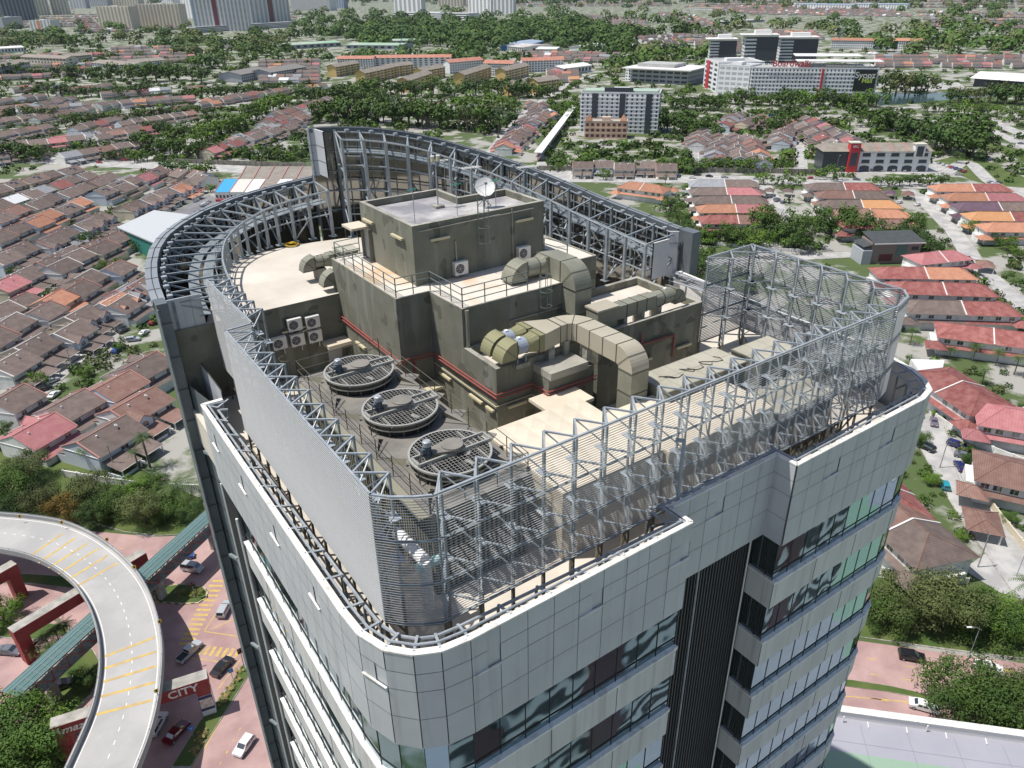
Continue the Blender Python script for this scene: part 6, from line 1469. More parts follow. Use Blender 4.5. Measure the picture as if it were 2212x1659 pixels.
for i_, (x0_, x1_, y_, h_) in enumerate(((470, 560, 38, 70), (585, 660, 30, 90), (700, 800, 26, 80), (820, 900, 24, 60), (930, 1010, 26, 90), (1040, 1120, 22, 70), (1130, 1190, 60, 60))):
    tower_block(q1(x0_, y_), q1(x1_, y_), -60, 30, ORD[i_] + ' of the small hazy slab blocks on the upper left skyline, counted from the left', (WALLG, WALLC, WALLW)[i_ % 3], cols=6, h=h_)
tower_block(q2(345, 78), q2(520, 80), -60, 30, 'white round-balconied tower above the wooded hill, left one', cols=6, h=120); tower_block(q2(825, 85), q2(970, 90), -60, 30, 'white balconied tower above the wooded hill, right pair near half', cols=6, h=120); tower_block(q2(985, 90), q2(1115, 90), -60, 30, 'white balconied tower above the wooded hill, right pair far half', cols=5, h=120)
tower_block(q2(630, 40), q2(790, 40), -60, 30, 'distant pale brown blocks above the hill', WALLC, cols=8, h=100); tower_block(q2(335, 118), q2(825, 128), 28, 60, 'long low white podium with curved deck on the wooded hill', bands=True, h=None, floors=3, name='podium_block', cat='podium')
tower_block(q1(1270, 215), q1(1900, 175), 53, 40, 'white parking podium below the tall striped towers', floors=4, bands=True, name='podium_block', cat='podium')
# white apartment block near the walkway
o, f, h = tower_block((1252, 285), (1420, 289), 202, 26, 'ten-storey white apartment block with dark glass stair strips and green roof', cols=16, strips=((.15, .22, DWIN), (.5, .57, DWIN), (.83, .9, DWIN)), gap=.35, floors=10)
b = MB(); f.box(b, 2, f.L - 2, 3, 22, h + .1, h + 1.6, mat('pale_green_roof', (.36, .46, .38), .7)); f.box(b, f.L * .3, f.L * .66, 2, 5, h, h + 4, DWIN); b.build('roof_plant', o)
o, f, h = tower_block((1262, 299), (1354, 300), 264, 14, 'peach building with two red pyramid turrets in front of the white apartments', mat('peach_wall', (.62, .46, .34), .7), MAROON, cols=8, floors=3, name='turret_building', cat='building')
for u in (.1, .9):
    b = MB(); c_ = [f.p(f.L * u + i_, 2 + j_, h + 1) for i_, j_ in ((-2.6, -2.6), (2.6, -2.6), (2.6, 2.6), (-2.6, 2.6))]; ap = f.p(f.L * u, 2, h + 6)
    for i_ in range(4): b.face([c_[i_], c_[(i_ + 1) % 4], ap], ORT)
    b.build('turret_roof', o)
# mall with lettering
o, f, h = tower_block(q3(425, 640), q3(1235, 652), 148, 45, 'long white shopping mall with tiny window rows and a black sign at its right', cols=34, floors=8, gap=.35, name='shopping_mall', cat='mall')
REDS = mat('mall_red', (.55, .04, .05), .5); BLKS = mat('black_sign', (.015, .02, .02), .4)
b = MB(); f.box(b, f.L * .82, f.L * .985, -1.2, -.6, h * .30, h * .98, BLKS); b.build('black_sign_board', o)
fn_ = -f.n; xd = f.t if f.t.cross(Vector((0, 0, 1))).dot(fn_) > 0 else -f.t
lettering('Syopz', 8, f.p(f.L * .90, -1.35, h * .80), xd, o, mat('silver_letter', (.6, .6, .55), .5)); lettering('Mall', 6, f.p(f.L * .92, -1.35, h * .63), xd, o, mat('lime_letter', (.45, .6, .1), .5)); 
lettering('the', 6, f.p(f.L * .13, -2, h + 5.5), xd, o, BLKS); lettering('Boardwalk', 8.5, f.p(f.L * .31, -2, h + 4.5), xd, o, REDS)
b = MB(); f.box(b, f.L * .56, f.L * .575, -1.6, -.6, 2, h, REDS); b.build('red_fin', o)
b = MB(); f.box(b, f.L * .36, f.L * 1.03, 2, 26, h + 6, h + 6.6, WHITE); f.box(b, f.L * .36, f.L * .9, 30, 60, h + 9, h + 9.6, WHITE)
for k in range(12): f.box(b, f.L * (.38 + .055 * k), f.L * (.38 + .055 * k) + .5, 6, 6.5, h, h + 6, WALLG)
b.build('roof_canopy', o)
o2, f2, h2 = tower_block(q3(220, 618), q3(415, 632), 142, 30, 'white gridded drum-like wing at the left end of the mall', cols=5, floors=6, win=WALLG, gap=.75, name='mall_wing', cat='building')
o2, f2, h2 = tower_block(q3(130, 560), q3(215, 600), 132, 50, 'white and red entrance wing at the far left of the mall', cols=3, floors=6, strips=((.2, .4, REDS),), name='mall_entrance', cat='building')
for i, (x0, x1, yb, yt) in enumerate(((165, 335, 370, 84), (385, 595, 385, 75), (615, 855, 370, 80))):
    o2, f2, h2 = tower_block(q3(x0, yb + 60), q3(x1, yb + 60), yt + 3, 30, ('left', 'middle', 'right')[i] + ' white office tower with dark glass front behind the mall', WALLW, DWIN, bands=True, name='office_block', cat='office block', floors=9)
    b = MB(); f2.box(b, -6, f2.L + 1, -3, 31, h2 + 1.2, h2 + 2, WHITE); f2.box(b, f2.L * .3, f2.L * .8, 8, 24, h2 + 2, h2 + 7, WHITE); f2.box(b, f2.L * .35, f2.L, -.8, -.1, h2 * .25, h2 - 2, DWIN); b.build('roof_slab', o2)
o, f, h = tower_block(q2(1880, 530), q2(2212 + 30, 550), 152, 50, 'grey civic building with deep flat white roof on tall columns', WALLG, DWIN, cols=8, floors=3, gap=.8, name='civic_building', cat='building')
b = MB(); f.box(b, -10, f.L + 6, -8, 56, h + 1, h + 2.2, WHITE); f.box(b, 2, f.L * .7, 10, 45, h + 2.2, h + 6, FLATR); b.build('roof_slab', o)
tower_block(q2(1840, 520), q2(1890, 530), 150, 40, 'white side wing left of the grey civic building', cols=3, floors=4, name='civic_wing', cat='building')
# pitched-roof slabs: (front base left, right, roof top y, depth, roof colour, wall, floors)
def pitched(a, c, h, depth, label, roof, wall, floors=3, cols=8, cat='flats', name='block_of_flats', detail=True, ov=1.2, rh=3.5, bal=None):
    f = Fr(a, c); o = empty(name, f.o + f.t * (f.L / 2), label, cat); b = MB(); f.box(b, 0, f.L, 0, depth, 0, h, wall)
    for u in (0, f.L): b.face([f.p(u, 0, h), f.p(u, depth, h), f.p(u, depth / 2, h + rh)], wall)
    b.build('walls', o); b = MB()
    b.face([f.p(-ov, -ov, h - .3), f.p(f.L + ov, -ov, h - .3), f.p(f.L + ov, depth / 2, h + rh), f.p(-ov, depth / 2, h + rh)], roof); b.face([f.p(-ov, depth + ov, h - .3), f.p(f.L + ov, depth + ov, h - .3), f.p(f.L + ov, depth / 2, h + rh), f.p(-ov, depth / 2, h + rh)], roof)
    n_ = max(1, round(f.L / 9))
    for k in range(n_ + 1): f.box(b, f.L * k / n_ - .15, f.L * k / n_ + .15, depth / 2 - .6, depth / 2 + .6, h + rh - .2, h + rh + .25, RIDW)
    b.build('roof', o)
    for k in range(floors):
        b = MB(); z0 = h / floors * (k + .25); z1 = h / floors * (k + .75)
        for j in range(cols): u = f.L * (j + .5) / cols; q = f.L / cols * .26; f.box(b, u - q, u + q, -.12, 0, z0, z1, DWIN); 
        if bal:
            for j in range(0, cols, 2): u = f.L * (j + .5) / cols; q = f.L / cols * .4; f.box(b, u - q, u + q, -1.0, -.15, h / floors * k + .1, h / floors * k + 1.1, bal)
        f.box(b, f.L, f.L + .1, depth * .3, depth * .45, z0, z1, DWIN); b.build('window_row', o)
    return o, f
YB = mat('flats_roof_brown', (.23, .20, .17), .85, c2=(.29, .26, .22), scale=.2); ORR = mat('flats_roof_orange', (.40, .17, .12), .85, c2=(.46, .22, .16), scale=.2)
for i, (x0, y0, x1, y1, hh, dd, lb) in enumerate(((160, 545, 345, 500, 13, 14, 'yellow flats left of the round trees'), (-30, 500, 120, 470, 13, 14, 'yellow flats at the left behind the curved wall'), (325, 500, 470, 480, 13, 14, 'yellow flats between two others near the orange roofs'),
        (440, 600, 590, 545, 13, 14, 'yellow flats right of the dark round trees'), (530, 530, 675, 500, 13, 14, 'yellow flats behind the dark round trees'), (800, 560, 970, 500, 13, 14, 'yellow flats with five bays near the centre'), (1065, 530, 1215, 490, 13, 14, 'yellow flats with red shade at right of centre'), (1100, 625, 1205, 610, 12, 12, 'small yellow flats by the parked cars'), (1275, 610, 1410, 590, 13, 16, 'yellow flats beside the covered walkway'))):
    pitched(q2(x0, y0), q2(x1, y1), hh, dd, lb, YB, YLW, 4, 8, bal=RIDW)
for i, (x0, y0, x1, y1, lb) in enumerate(((-20, 450, 210, 450, 'orange-roofed white flats, far left block'), (220, 445, 710, 440, 'long orange-roofed white flats in the middle'), (705, 480, 920, 460, 'orange-roofed flats left of the white gable end'), (925, 485, 1110, 490, 'orange-roofed flats with tall white gable end'), (1175, 470, 1440, 460, 'orange-roofed flats furthest right'))):
    pitched(q2(x0, y0), q2(x1, y1), 15, 16, lb, ORR, WALLW, 5, 14)
for (a, c, hh, dd, lb, rf, wl) in ((q1(600, 440), q1(860, 460), 8, 30, 'long grey-brown school roof at upper left', YB, WALLW), (q1(870, 440), q1(1080, 420), 8, 30, 'school block with reddish lower roof', YB, WALLW), (q1(150, 425), q1(440, 440), 14, 22, 'long brown-roofed flats among the upper left trees', YB, WALLC), (q1(450, 415), q1(600, 400), 12, 24, 'short brown-roofed flats among the upper left trees', YB, WALLC),
        (q1(-30, 520), q1(210, 470), 16, 20, 'white and blue-grey flats at the left edge', YB, WALLG), (q1(1570, 535), q1(1740, 500), 10, 34, 'left of two grey-roofed school blocks', mat('school_roof', (.20, .19, .18), .8), WALLG), (q1(1760, 520), q1(1990, 480), 10, 34, 'right of two grey-roofed school blocks', MATS['school_roof'], WALLG), (q1(0, 290), q1(320, 270), 12, 24, 'long low blocks far left', YB, WALLC)):
    pitched(a, c, hh, dd, lb, rf, wl, 3, 14, cat='building', name='long_block')
for (a, c, hh, dd, lb, rf, wl) in ((q3(960, 315), q3(1240, 320), 14, 22, 'left part of the orange-roofed shop complex', ORT, WALLW), (q3(1250, 318), q3(1540, 322), 14, 22, 'right part of the orange-roofed shop complex', ORT, WALLW), (q3(740, 55), q3(1100, 60), 18, 30, 'pale blue-roofed flats on the far right', BLUEG, WALLW), (q3(1120, 55), q3(1450, 58), 18, 30, 'second pale blue-roofed flats on the far right', BLUEG, WALLW),
        (q3(250, 155), q3(530, 140), 6, 30, 'grey sheds far beyond the mall', FLATR, WALLG), (q3(30, 60), q3(260, 65), 7, 20, 'far brown roofed hall beyond the mall', YB, WALLW)):
    pitched(a, c, hh, dd, lb, rf, wl, 4, 20, cat='building', name='long_block')
BLS = mat('blue_factory_wall', (.05, .16, .42), .6); GRS = mat('green_factory_roof', (.25, .42, .28), .7, c2=(.40, .44, .36), scale=.03); RSR = mat('rusty_factory_roof', (.36, .17, .12), .8, c2=(.55, .56, .58), scale=.03)
for (a, c, hh, dd, lb, rf, wl) in ((q2(1075, 335), q2(1180, 345), 10, 70, 'blue factory with rust and white roof', RSR, WHITE), (q2(1200, 330), q2(1310, 295), 9, 50, 'blue-walled shed joined to the factory', BLUEG, BLS), (q2(1260, 348), q2(1390, 350), 8, 40, 'cream warehouse beside the blue factory', WHR, WALLC), (q2(945, 300), q2(1090, 305), 6, 40, 'green roofed shed left of the blue factory', GRS, WALLG), (q1(1870, 320), q1(2212, 300), 8, 60, 'left end of the long green and white factory roof', GRS, WALLG), (q2(30, 318), q2(380, 322), 8, 60, 'long green and white factory roof', GRS, WALLG), (q2(330, 290), q2(570, 285), 8, 40, 'right end of the green factory roof', GRS, WALLG), (q1(1440, 285), q1(1610, 265), 7, 30, 'pale roofed shed behind the upper trees', WHR, WALLG),
        (q2(1600, 330), q2(1720, 310), 6, 40, 'left light blue shed among village houses', WHR, WALLW), (q2(1760, 320), q2(1900, 315), 6, 40, 'middle light blue shed among village houses', WHR, WALLG), (q2(1440, 490), q2(1620, 465), 9, 30, 'white hall with arched windows behind trees', WHITE, WALLW), (q1(-10, 345), q1(160, 335), 9, 30, 'white roofed hall at the far left', WHITE, WALLW)):
    pitched(a, c, hh, dd, lb, rf, wl, 1, 8, cat='factory', name='factory_shed', rh=2.5)
# near left: grey hall, shop row
f = Fr((337, 540), (262, 505)); 
A4 = [G(x, y, 9) for x, y in ((257, 490), (333, 455), (425, 467), (337, 524))]; o = empty('pale_hall', (*A4[0][:2], 0), 'pale grey flat-roofed hall with green sides beside the curved wall', 'hall')
b = MB(); b.prism([(p.x, p.y) for p in A4], 0, 8.4, mat('hall_green_wall', (.04, .22, .18), .6)); b.build('walls', o); b = MB(); cc = sum(A4, Vector()) / 4; b.prism([((p - cc) * 1.05 + cc)[:2] for p in A4], 8.4, 9.0, mat('pale_sheet_roof', (.50, .52, .53), .5)); b.build('roof', o)
rf_ = [(q1(1560, 1160), q1(1680, 1075)), ]
RTOP = 9.5
for i, (x0, col, lb) in enumerate(((1390, mat('sky_blue_sheet', (.05, .35, .65), .5), 'shop with bright blue roof'), (1485, mat('ivory_sheet', (.62, .59, .54), .6), 'shop with ivory roof next to the blue one'), (1580, WHITE, 'shop with white roof third from the left'), (1665, YB, 'shop with brown roof fourth from the left'), (1750, WHR, 'shop with grey sheet roof fifth from the left'), (1850, YB, 'last shop of the row behind the steel frames'))):
    p = [G(*q1(x0, 1245), RTOP - 1), G(*q1(x0 + 92, 1245), RTOP - 1), G(*q1(x0 + 150, 1160), RTOP), G(*q1(x0 + 60, 1160), RTOP)]
    o = empty('shop_house', (*p[0][:2], 0), lb, 'shop'); b = MB(); b.prism([(v.x, v.y) for v in p], 0, RTOP - 1.1, HW1); 
    b.build('walls', o); b = MB(); b.face(p, col); b.bar(p[0], p[3], RIDGE, .4, .5); b.build('roof', o)
    d = (p[1] - p[0]); d.z = 0; u = d.normalized(); nn = Vector((u.y, -u.x, 0)); nn = nn if nn.dot(p[0]) < 0 else -nn; b = MB()
    for k in range(4): c_ = p[0] + u * (d.length * (k + .5) / 4) + nn * .1; c_.z = 6.2; b.bar(c_ - u * .5, c_ + u * .5, DWIN, .1, 1.5)
    b.build('window_row', o); b = MB(); c_ = p[0] + nn * .5; c_.z = 4; b.bar(c_, c_ + u * d.length, (REDS, ORT, WHITE, mat('teal_sign', (.05, .4, .5), .5), REDS, WHITE)[i], .6, 1.2); b.build('sign_board', o)
for i in range(5):
    x0 = 1590 + 92 * i; p = [G(*q1(x0 - 40, 1160), RTOP), G(*q1(x0 + 52, 1160), RTOP), G(*q1(x0 + 95, 1078), RTOP - 1.5), G(*q1(x0 + 5, 1078), RTOP - 1.5)]; o = empty('shop_house', (*p[0][:2], 0), f'{ORD[i]} brown rear shop roof from the left beside the highway', 'shop')
    b = MB(); b.prism([(v.x, v.y) for v in p], 0, RTOP - 1.6, HW1); b.build('walls', o); b = MB(); b.face([v + Vector((0, 0, .05)) for v in p], YB); b.bar(p[0] + Vector((0, 0, .2)), p[3] + Vector((0, 0, .2)), RIDGE, .5, .5); b.build('roof', o)
# ERC shop block
f = Fr(q3(1125, 1112), q3(1585, 1112)); hh = 12.5; o = empty('shop_block', f.o + f.t * 20, 'three-storey white shop block with arches, brown roof and a red tower bay', 'shop block')
b = MB(); f.box(b, 0, f.L, 0, 15, 0, hh, WALLW); f.box(b, -22, -.2, -1, 15, 0, hh, DWIN); b.build('walls', o)
b = MB(); b.face([f.p(-23, -1.5, hh), f.p(f.L + 1, -1.5, hh), f.p(f.L - 2, 9, hh + 3.5), f.p(-20, 9, hh + 3.5)], YB); b.face([f.p(-23, 19, hh), f.p(f.L + 1, 19, hh), f.p(f.L - 2, 9, hh + 3.5), f.p(-20, 9, hh + 3.5)], YB); b.face([f.p(-23, -1.5, hh), f.p(-23, 19, hh), f.p(-20, 9, hh + 3.5)], YB)
for k in range(5): b.bar(f.p(f.L * (k + .3) / 5, -1.5, hh + .15), f.p(f.L * (k + .3) / 5, 9, hh + 3.65), RIDGE, .6, .3)
b.build('roof', o)
for k in range(5):
    for z in (5.3, 9.3):
        b = MB(); u = f.L * (k + .5) / 5; f.box(b, u - 2.4, u + 2.4, -.12, 0, z, z + 2, DWIN); f.box(b, u - 2.8, u + 2.8, -.5, 0, z - .5, z - .2, WALLC); b.build('window', o)
    b = MB(); u = f.L * (k + .5) / 5; P = [f.p(u - 3, -.1, 0)] + [f.p(u - 3 * math.cos(a), -.1, 2.6 + 1.2 * math.sin(a)) for a in [math.pi * j / 8 for j in range(9)]] + [f.p(u + 3, -.1, 0)]; b.face(P, DWIN); b.build('arch', o)
b = MB(); f.box(b, -7, -1, -2.5, 3, 0, hh + 5, REDS); f.box(b, -7.4, -.6, -2.9, 3.4, hh + 5, hh + 5.6, WALLC); b.build('red_tower', o); b = MB(); f.box(b, -6, -2, -2.7, -2.5, 4, hh - .5, DWIN); b.build('window', o)
xd = f.t if f.t.cross(Vector((0, 0, 1))).dot(-f.n) > 0 else -f.t; lettering('ERC', 2.0, f.p(-4, -2.75, hh + 3.2), xd, o, WHL)
b = MB(); u = f.L * .82; f.box(b, u - 3, u + 3, -1.5, 3, hh - 3, hh + 4, WALLW); f.box(b, u - 3.5, u + 3.5, -2, 3.5, hh + 4, hh + 4.5, WALLC); f.box(b, u - 2, u + 2, -1.6, -1.5, hh - 3, hh + 3, DWIN); b.build('white_tower', o)
# dark modern house
f = Fr(q3(1175, 1710), q3(1520, 1700)); o = empty('modern_house', f.o + f.t * 6, 'dark modern house with slate grey flat-pitched roof and tall glazing', 'house'); hh = 9
b = MB(); f.box(b, 2, f.L, 0, 10, 0, hh, mat('taupe_wall', (.28, .22, .20), .7)); f.box(b, -2, 2, -1, 9, 0, hh - 3, WALLG); b.build('walls', o); b = MB(); b.face([f.p(2, -1.5, hh), f.p(f.L + .8, -1.5, hh), f.p(f.L + .8, 11, hh + 1.8), f.p(2, 11, hh + 1.8)], DKG); f.box(b, 2, f.L + .8, -1.6, -1.4, hh - .4, hh + .1, WHITE); b.face([f.p(-2, -.5, hh - 1.6), f.p(1.9, -.5, hh - .6), f.p(1.9, 9, hh - .6), f.p(-2, 9, hh - 1.6)], DKG); b.build('roof', o)
b = MB(); f.box(b, f.L * .55, f.L * .75, -.1, 0, 3, hh - .8, TEALG); f.box(b, f.L * .83, f.L * .96, -.1, 0, 5.5, 7, DWIN); f.box(b, f.L * .83, f.L * .96, -.1, 0, 2, 3.5, DWIN); f.box(b, f.L * .25, f.L * .5, -.1, 0, 1, 4, MAROON); b.build('window', o)
# grey sheet roof beside the red house, pergola, canopy court, covered walkway, hoardings, crane
A4 = [G(x, y, 5.5) for x, y in ((1967, 775), (2040, 778), (2025, 850), (2005, 830))]; o = empty('sheet_roof_shed', (*A4[0][:2], 0), 'light grey metal roof shed beside the red roofed house', 'shed'); b = MB(); b.face(A4, WHR); b.build('roof', o); b = MB(); b.prism([((p - A4[0]) * .9 + A4[0])[:2] for p in A4], 0, 5.2, HW1); b.build('walls', o)
f = Fr((1945, 1222), (2010, 1232)); o = empty('pergola', f.o, 'teal framed glass pergola beside the brown roofed house', 'pergola'); b = MB()
for k in range(7): b.bar(f.p(f.L * k / 6, 0, 2.5), f.p(f.L * k / 6, 4, 3), GST, .12)
b.bar(f.p(0, 0, 2.5), f.p(f.L, 0, 2.5), GST, .15); b.bar(f.p(0, 4, 3), f.p(f.L, 4, 3), GST, .15); b.bar(f.p(0, 0, 2.5), f.p(0, 0, 0), GST, .15); b.bar(f.p(f.L, 0, 2.5), f.p(f.L, 0, 0), GST, .15); b.build('frame', o); b = MB(); b.face([f.p(0, 0, 2.56), f.p(f.L, 0, 2.56), f.p(f.L, 4, 3.06), f.p(0, 4, 3.06)], TEALG); b.build('glass_roof', o)
o, f = pitched(q3(1880, 560), q3(2290, 590), 9, 45, 'open sports court under a wide white pitched roof at the right', WHITE, DWIN, 1, 12, cat='sports hall', name='sports_court', ov=4, rh=5)
P = G(1162, 330, 6); Q = G(1240, 228, 6); t = (Q - P).normalized(); o = empty('covered_walkway', (*P[:2], 0), 'long straight covered walkway with white roof leading to the white apartments', 'walkway'); b = MB(); b.bar(P, Q, WHITE, 5.5, .5); b.build('roof', o); b = MB(); b.bar(P - Vector((0, 0, 2.8)), Q - Vector((0, 0, 2.8)), WALLG, 4, .4)
k = 0; L_ = (Q - P).length
while k < L_: c_ = P + t * k; b.bar((c_.x, c_.y, 0), (c_.x, c_.y, 6), RST, .5); k += 8
b.build('walkway_frame', o)
CRN = mat('teal_crane', (.08, .30, .28), .6); P = G(*q2(370, 325)); d = math.hypot(P.x, P.y); r = ray(*q2(420, 150)); s_ = d / math.hypot(r.x, r.y); Q = Vector((r.x * s_, r.y * s_, CAMH + r.z * s_)); o = empty('crane', P, 'teal lattice crane jib leaning over the green factory', 'crane'); b = MB(); t = (Q - P).normalized(); sd_ = Vector((t.z, 0, -t.x)).normalized() * 1.6
for s in (-1, 1): b.bar(P + sd_ * s, Q, CRN, .5)
n_ = 14
for k in range(n_): f0 = k / n_; f1 = (k + 1) / n_; a = P.lerp(Q, f0) + sd_ * (1 - f0); c_ = P.lerp(Q, f1) - sd_ * (1 - f1); b.bar(a, c_, CRN, .3)
b.build('jib', o); b = MB(); b.box(P.x - 4, P.x + 4, P.y - 3, P.y + 3, 0, 4, CRN); b.build('crane_base', o)
def pylon(x, y, h, label):
    p = G(x, y); o = empty('pylon', p, label, 'pylon'); b = MB()
    for sx in (-1, 1):
        for sy in (-1, 1): b.bar(p + Vector((sx * 3, sy * 3, 0)), p + Vector((sx * .5, sy * .5, h)), GALV, .3)
    for k in range(8):
        f = k / 8; w0 = 3 - 2.5 * f; w1 = 3 - 2.5 * (f + .125); b.bar(p + Vector((-w0, -w0, h * f)), p + Vector((w1, -w1, h * (f + .125))), GALV, .2); b.bar(p + Vector((w0, w0, h * f)), p + Vector((-w1, w1, h * (f + .125))), GALV, .2)
    b.build('lattice_mast', o); b = MB()
    for f in (.7, .82, .94): b.bar(p + Vector((-6, 0, h * f)), p + Vector((6, 0, h * f)), GALV, .35)
    b.build('cross_arm', o)
pylon(*q1(540, 290), 34, 'electricity pylon among trees at upper left'); pylon(*q3(1010, 320), 40, 'electricity pylon by the orange-roofed complex')
f = Fr(q2(530, 850), q2(625, 860)); o = empty('billboard', f.o, 'dark lattice billboard frame seen behind the curved wall', 'billboard'); b = MB(); hh = hgt(920, 287, 258)
for k in range(6): b.bar(f.p(f.L * k / 5, 0, 0), f.p(f.L * k / 5, 0, hh), JOINT, .3); b.bar(f.p(f.L * k / 5, 0, hh * .3), f.p(f.L * max(0, k - 1) / 5, 0, hh), JOINT, .2)
for k in range(5): b.bar(f.p(0, 0, hh * (.3 + .17 * k)), f.p(f.L, 0, hh * (.3 + .17 * k)), JOINT, .25)
b.build('lattice_frame', o)
# boundary walls along the highway
def bwall(pts, h, label, m=KERB, th=.3):
    P = GP(pts); b = MB()
    for a, c in zip(P, P[1:]):
        b.bar((a.x, a.y, h / 2), (c.x, c.y, h / 2), m, th, h); n_ = max(1, int((c - a).length / 4))
        for k in range(n_): q = a.lerp(c, k / n_); b.box(q.x - .25, q.x + .25, q.y - .25, q.y + .25, 0, h + .1, m)
    tag(b.build('boundary_wall'), label, 'wall')
DW = mat('dirty_wall', (.17, .16, .14), .9, c2=(.28, .26, .22), scale=.4)
bwall([(100, 338), (300, 348)], 3, 'stained concrete wall left part beyond the highway', DW); bwall([(380, 352), (662, 362)], 3, 'stained concrete wall right of the junction beyond the highway', DW); bwall([(1160, 368), (1480, 372), (1780, 376)], 3, 'dark ivy-stained wall along the far side of the highway', DW)
bwall([(1905, 1240), (1990, 1255), (2090, 1262)], 1.6, 'white garden wall with grey panels above the pink road trees', HW1); bwall([(140, 1030), (200, 1040), (300, 1055), (430, 1062)], 2, 'low white wall below the corner house', HW1)
bwall([(2020, 905), (2100, 960), (2230, 1010)], 1.6, 'white garden wall by the lane', HW1); bwall([(2090, 1020), (2150, 1110), (2230, 1210)], 1.6, 'cream garden wall along the right street', HW2)
bwall([(1480, 520), (1640, 540), (1730, 545)], 1.4, 'low white balustrade wall below the coloured roofs', HW1)
# ================================================================ TREES
def leafm(name, c, c2):
    m = mat(name, c, .75, c2=c2, scale=.9, detail=2, sharp=(.35, .65), rnd=.22, spec=.25); return m
L1 = leafm('leaf_mid_green', (.045, .09, .018), (.09, .155, .03)); L2 = leafm('leaf_dark_green', (.035, .072, .02), (.075, .13, .03)); L3 = leafm('leaf_bright_green', (.08, .155, .02), (.14, .235, .035)); L4 = leafm('leaf_olive', (.075, .10, .03), (.13, .155, .055)); L5 = leafm('leaf_orange_green', (.14, .10, .02), (.22, .14, .03)); L6 = leafm('palm_leaf', (.035, .075, .015), (.11, .16, .05)); LP = leafm('bougainvillea', (.35, .12, .40), (.5, .25, .5))
BARK = mat('bark', (.13, .11, .085), .9, c2=(.2, .17, .13), scale=2)
def crown(seed, n, leaf, shape, m, lobes=14, rad=1.0, hh=.75):
    """crown of unit radius: leaf faces spread through a set of lobes"""
    r = random.Random(seed); b = MB(); LB = []
    for i in range(lobes):
        a = r.uniform(0, 6.283); q = math.sqrt(r.random()) * .72; z = r.uniform(.1, .8)
        if shape == 'flat': z = r.uniform(.55, .95)
        if shape == 'cone': z = r.random(); q *= (1.15 - z)
        s = r.uniform(.2, .42) * (1.15 if q < .4 else .85); LB.append((q * math.cos(a), q * math.sin(a), z * hh * 1.35, s))
    for i in range(n):
        lx, ly, lz, s = LB[r.randrange(lobes)]
        u = r.uniform(-.55, 1); ph = r.uniform(0, 6.283); k = math.sqrt(1 - u * u); rr = s * (r.random() ** .35)
        c = Vector((lx + rr * k * math.cos(ph), ly + rr * k * math.sin(ph), lz + rr * u * .8))
        nn = Vector((k * math.cos(ph), k * math.sin(ph), u + .35)) + Vector((r.uniform(-.45, .45), r.uniform(-.45, .45), r.uniform(-.35, .35))); nn.normalize()
        t = nn.cross(Vector((r.uniform(-1, 1), r.uniform(-1, 1), r.uniform(-1, 1)))).normalized(); w_ = nn.cross(t); l = leaf * r.uniform(.6, 1.3)
        b.face([c + t * l, c + w_ * l * .55, c - t * l, c - w_ * l * .55], m)
    return b.mesh('crown')
def trunkm(h=1.0):
    b = MB(); b.tube((0, 0, 0), (0, 0, .45), BARK, .05, 7, .035)
    for k in range(5): a = k * 1.26; b.tube((0, 0, .4 - .04 * k), (.45 * math.cos(a), .45 * math.sin(a), .75 + .05 * k), BARK, .028, 5, .01)
    return b.mesh('trunk')
TRK = trunkm()
CR_FAR = [crown(1, 420, .085, 'r', L1), crown(2, 420, .085, 'r', L2), crown(3, 420, .085, 'r', L3), crown(4, 420, .085, 'flat', L1, hh=.6), crown(5, 420, .085, 'cone', L2), crown(6, 420, .085, 'r', L4)]
CR_MID = [crown(11, 1500, .05, 'r', L1, 20), crown(12, 1500, .05, 'r', L2, 20), crown(13, 1500, .05, 'r', L3, 20), crown(14, 1500, .05, 'flat', L1, 20, hh=.6), crown(15, 1500, .05, 'cone', L2, 20), crown(16, 1500, .05, 'r', L4, 20)]
CR_MID6 = crown(17, 1500, .05, 'r', L5, 20)
CR_NEAR = [crown(21, 9000, .026, 'r', L1, 34), crown(22, 9000, .026, 'r', L2, 34), crown(23, 9000, .026, 'r', L3, 34), crown(24, 9000, .026, 'flat', L4, 36, hh=.6), None, crown(26, 9000, .026, 'r', L4, 34), crown(27, 7000, .026, 'r', L5, 30)]
def palmm(seed, n=22, L_=1.0, droop=.9, m=L6):
    r = random.Random(seed); b = MB()
    for i in range(n):
        a = 6.283 * i / n + r.uniform(-.15, .15); el = r.uniform(.1, 1.15); pts = []
        for k in range(7):
            s = k / 6; pts.append(Vector((math.cos(a) * L_ * s * math.cos(el * (1 - s * .5)), math.sin(a) * L_ * s * math.cos(el * (1 - s * .5)), L_ * (math.sin(el) * s - droop * s * s * .75))))
        sd = Vector((-math.sin(a), math.cos(a), 0))
        for k in range(6):
            w0 = .13 * math.sin(math.pi * (k / 6) ** .7) + .02; w1 = .13 * math.sin(math.pi * min(1, ((k + 1) / 6)) ** .7) + .01
            for s in (-1, 1):
                for j in range(2):
                    p0 = pts[k].lerp(pts[k + 1], j * .5); p1 = pts[k].lerp(pts[k + 1], j * .5 + .28); q = pts[k].lerp(pts[k + 1], j * .5 + .45)
                    b.face([p0, p1, q + sd * s * w0 * 1.3 - Vector((0, 0, w0 * .5))], m)
    return b.mesh('fronds')
PALM = palmm(1); PALM2 = palmm(2, 34, 1.0, .75)
def ptrunk():
    b = MB(); b.tube((0, 0, 0), (0, 0, 1), BARK, .045, 7, .028); return b.mesh('trunk')
PTR = ptrunk()
TN = [0]
SPEC = ['round', 'dark', 'bright green', 'spreading', 'conical', 'olive green', 'orange-tinged']
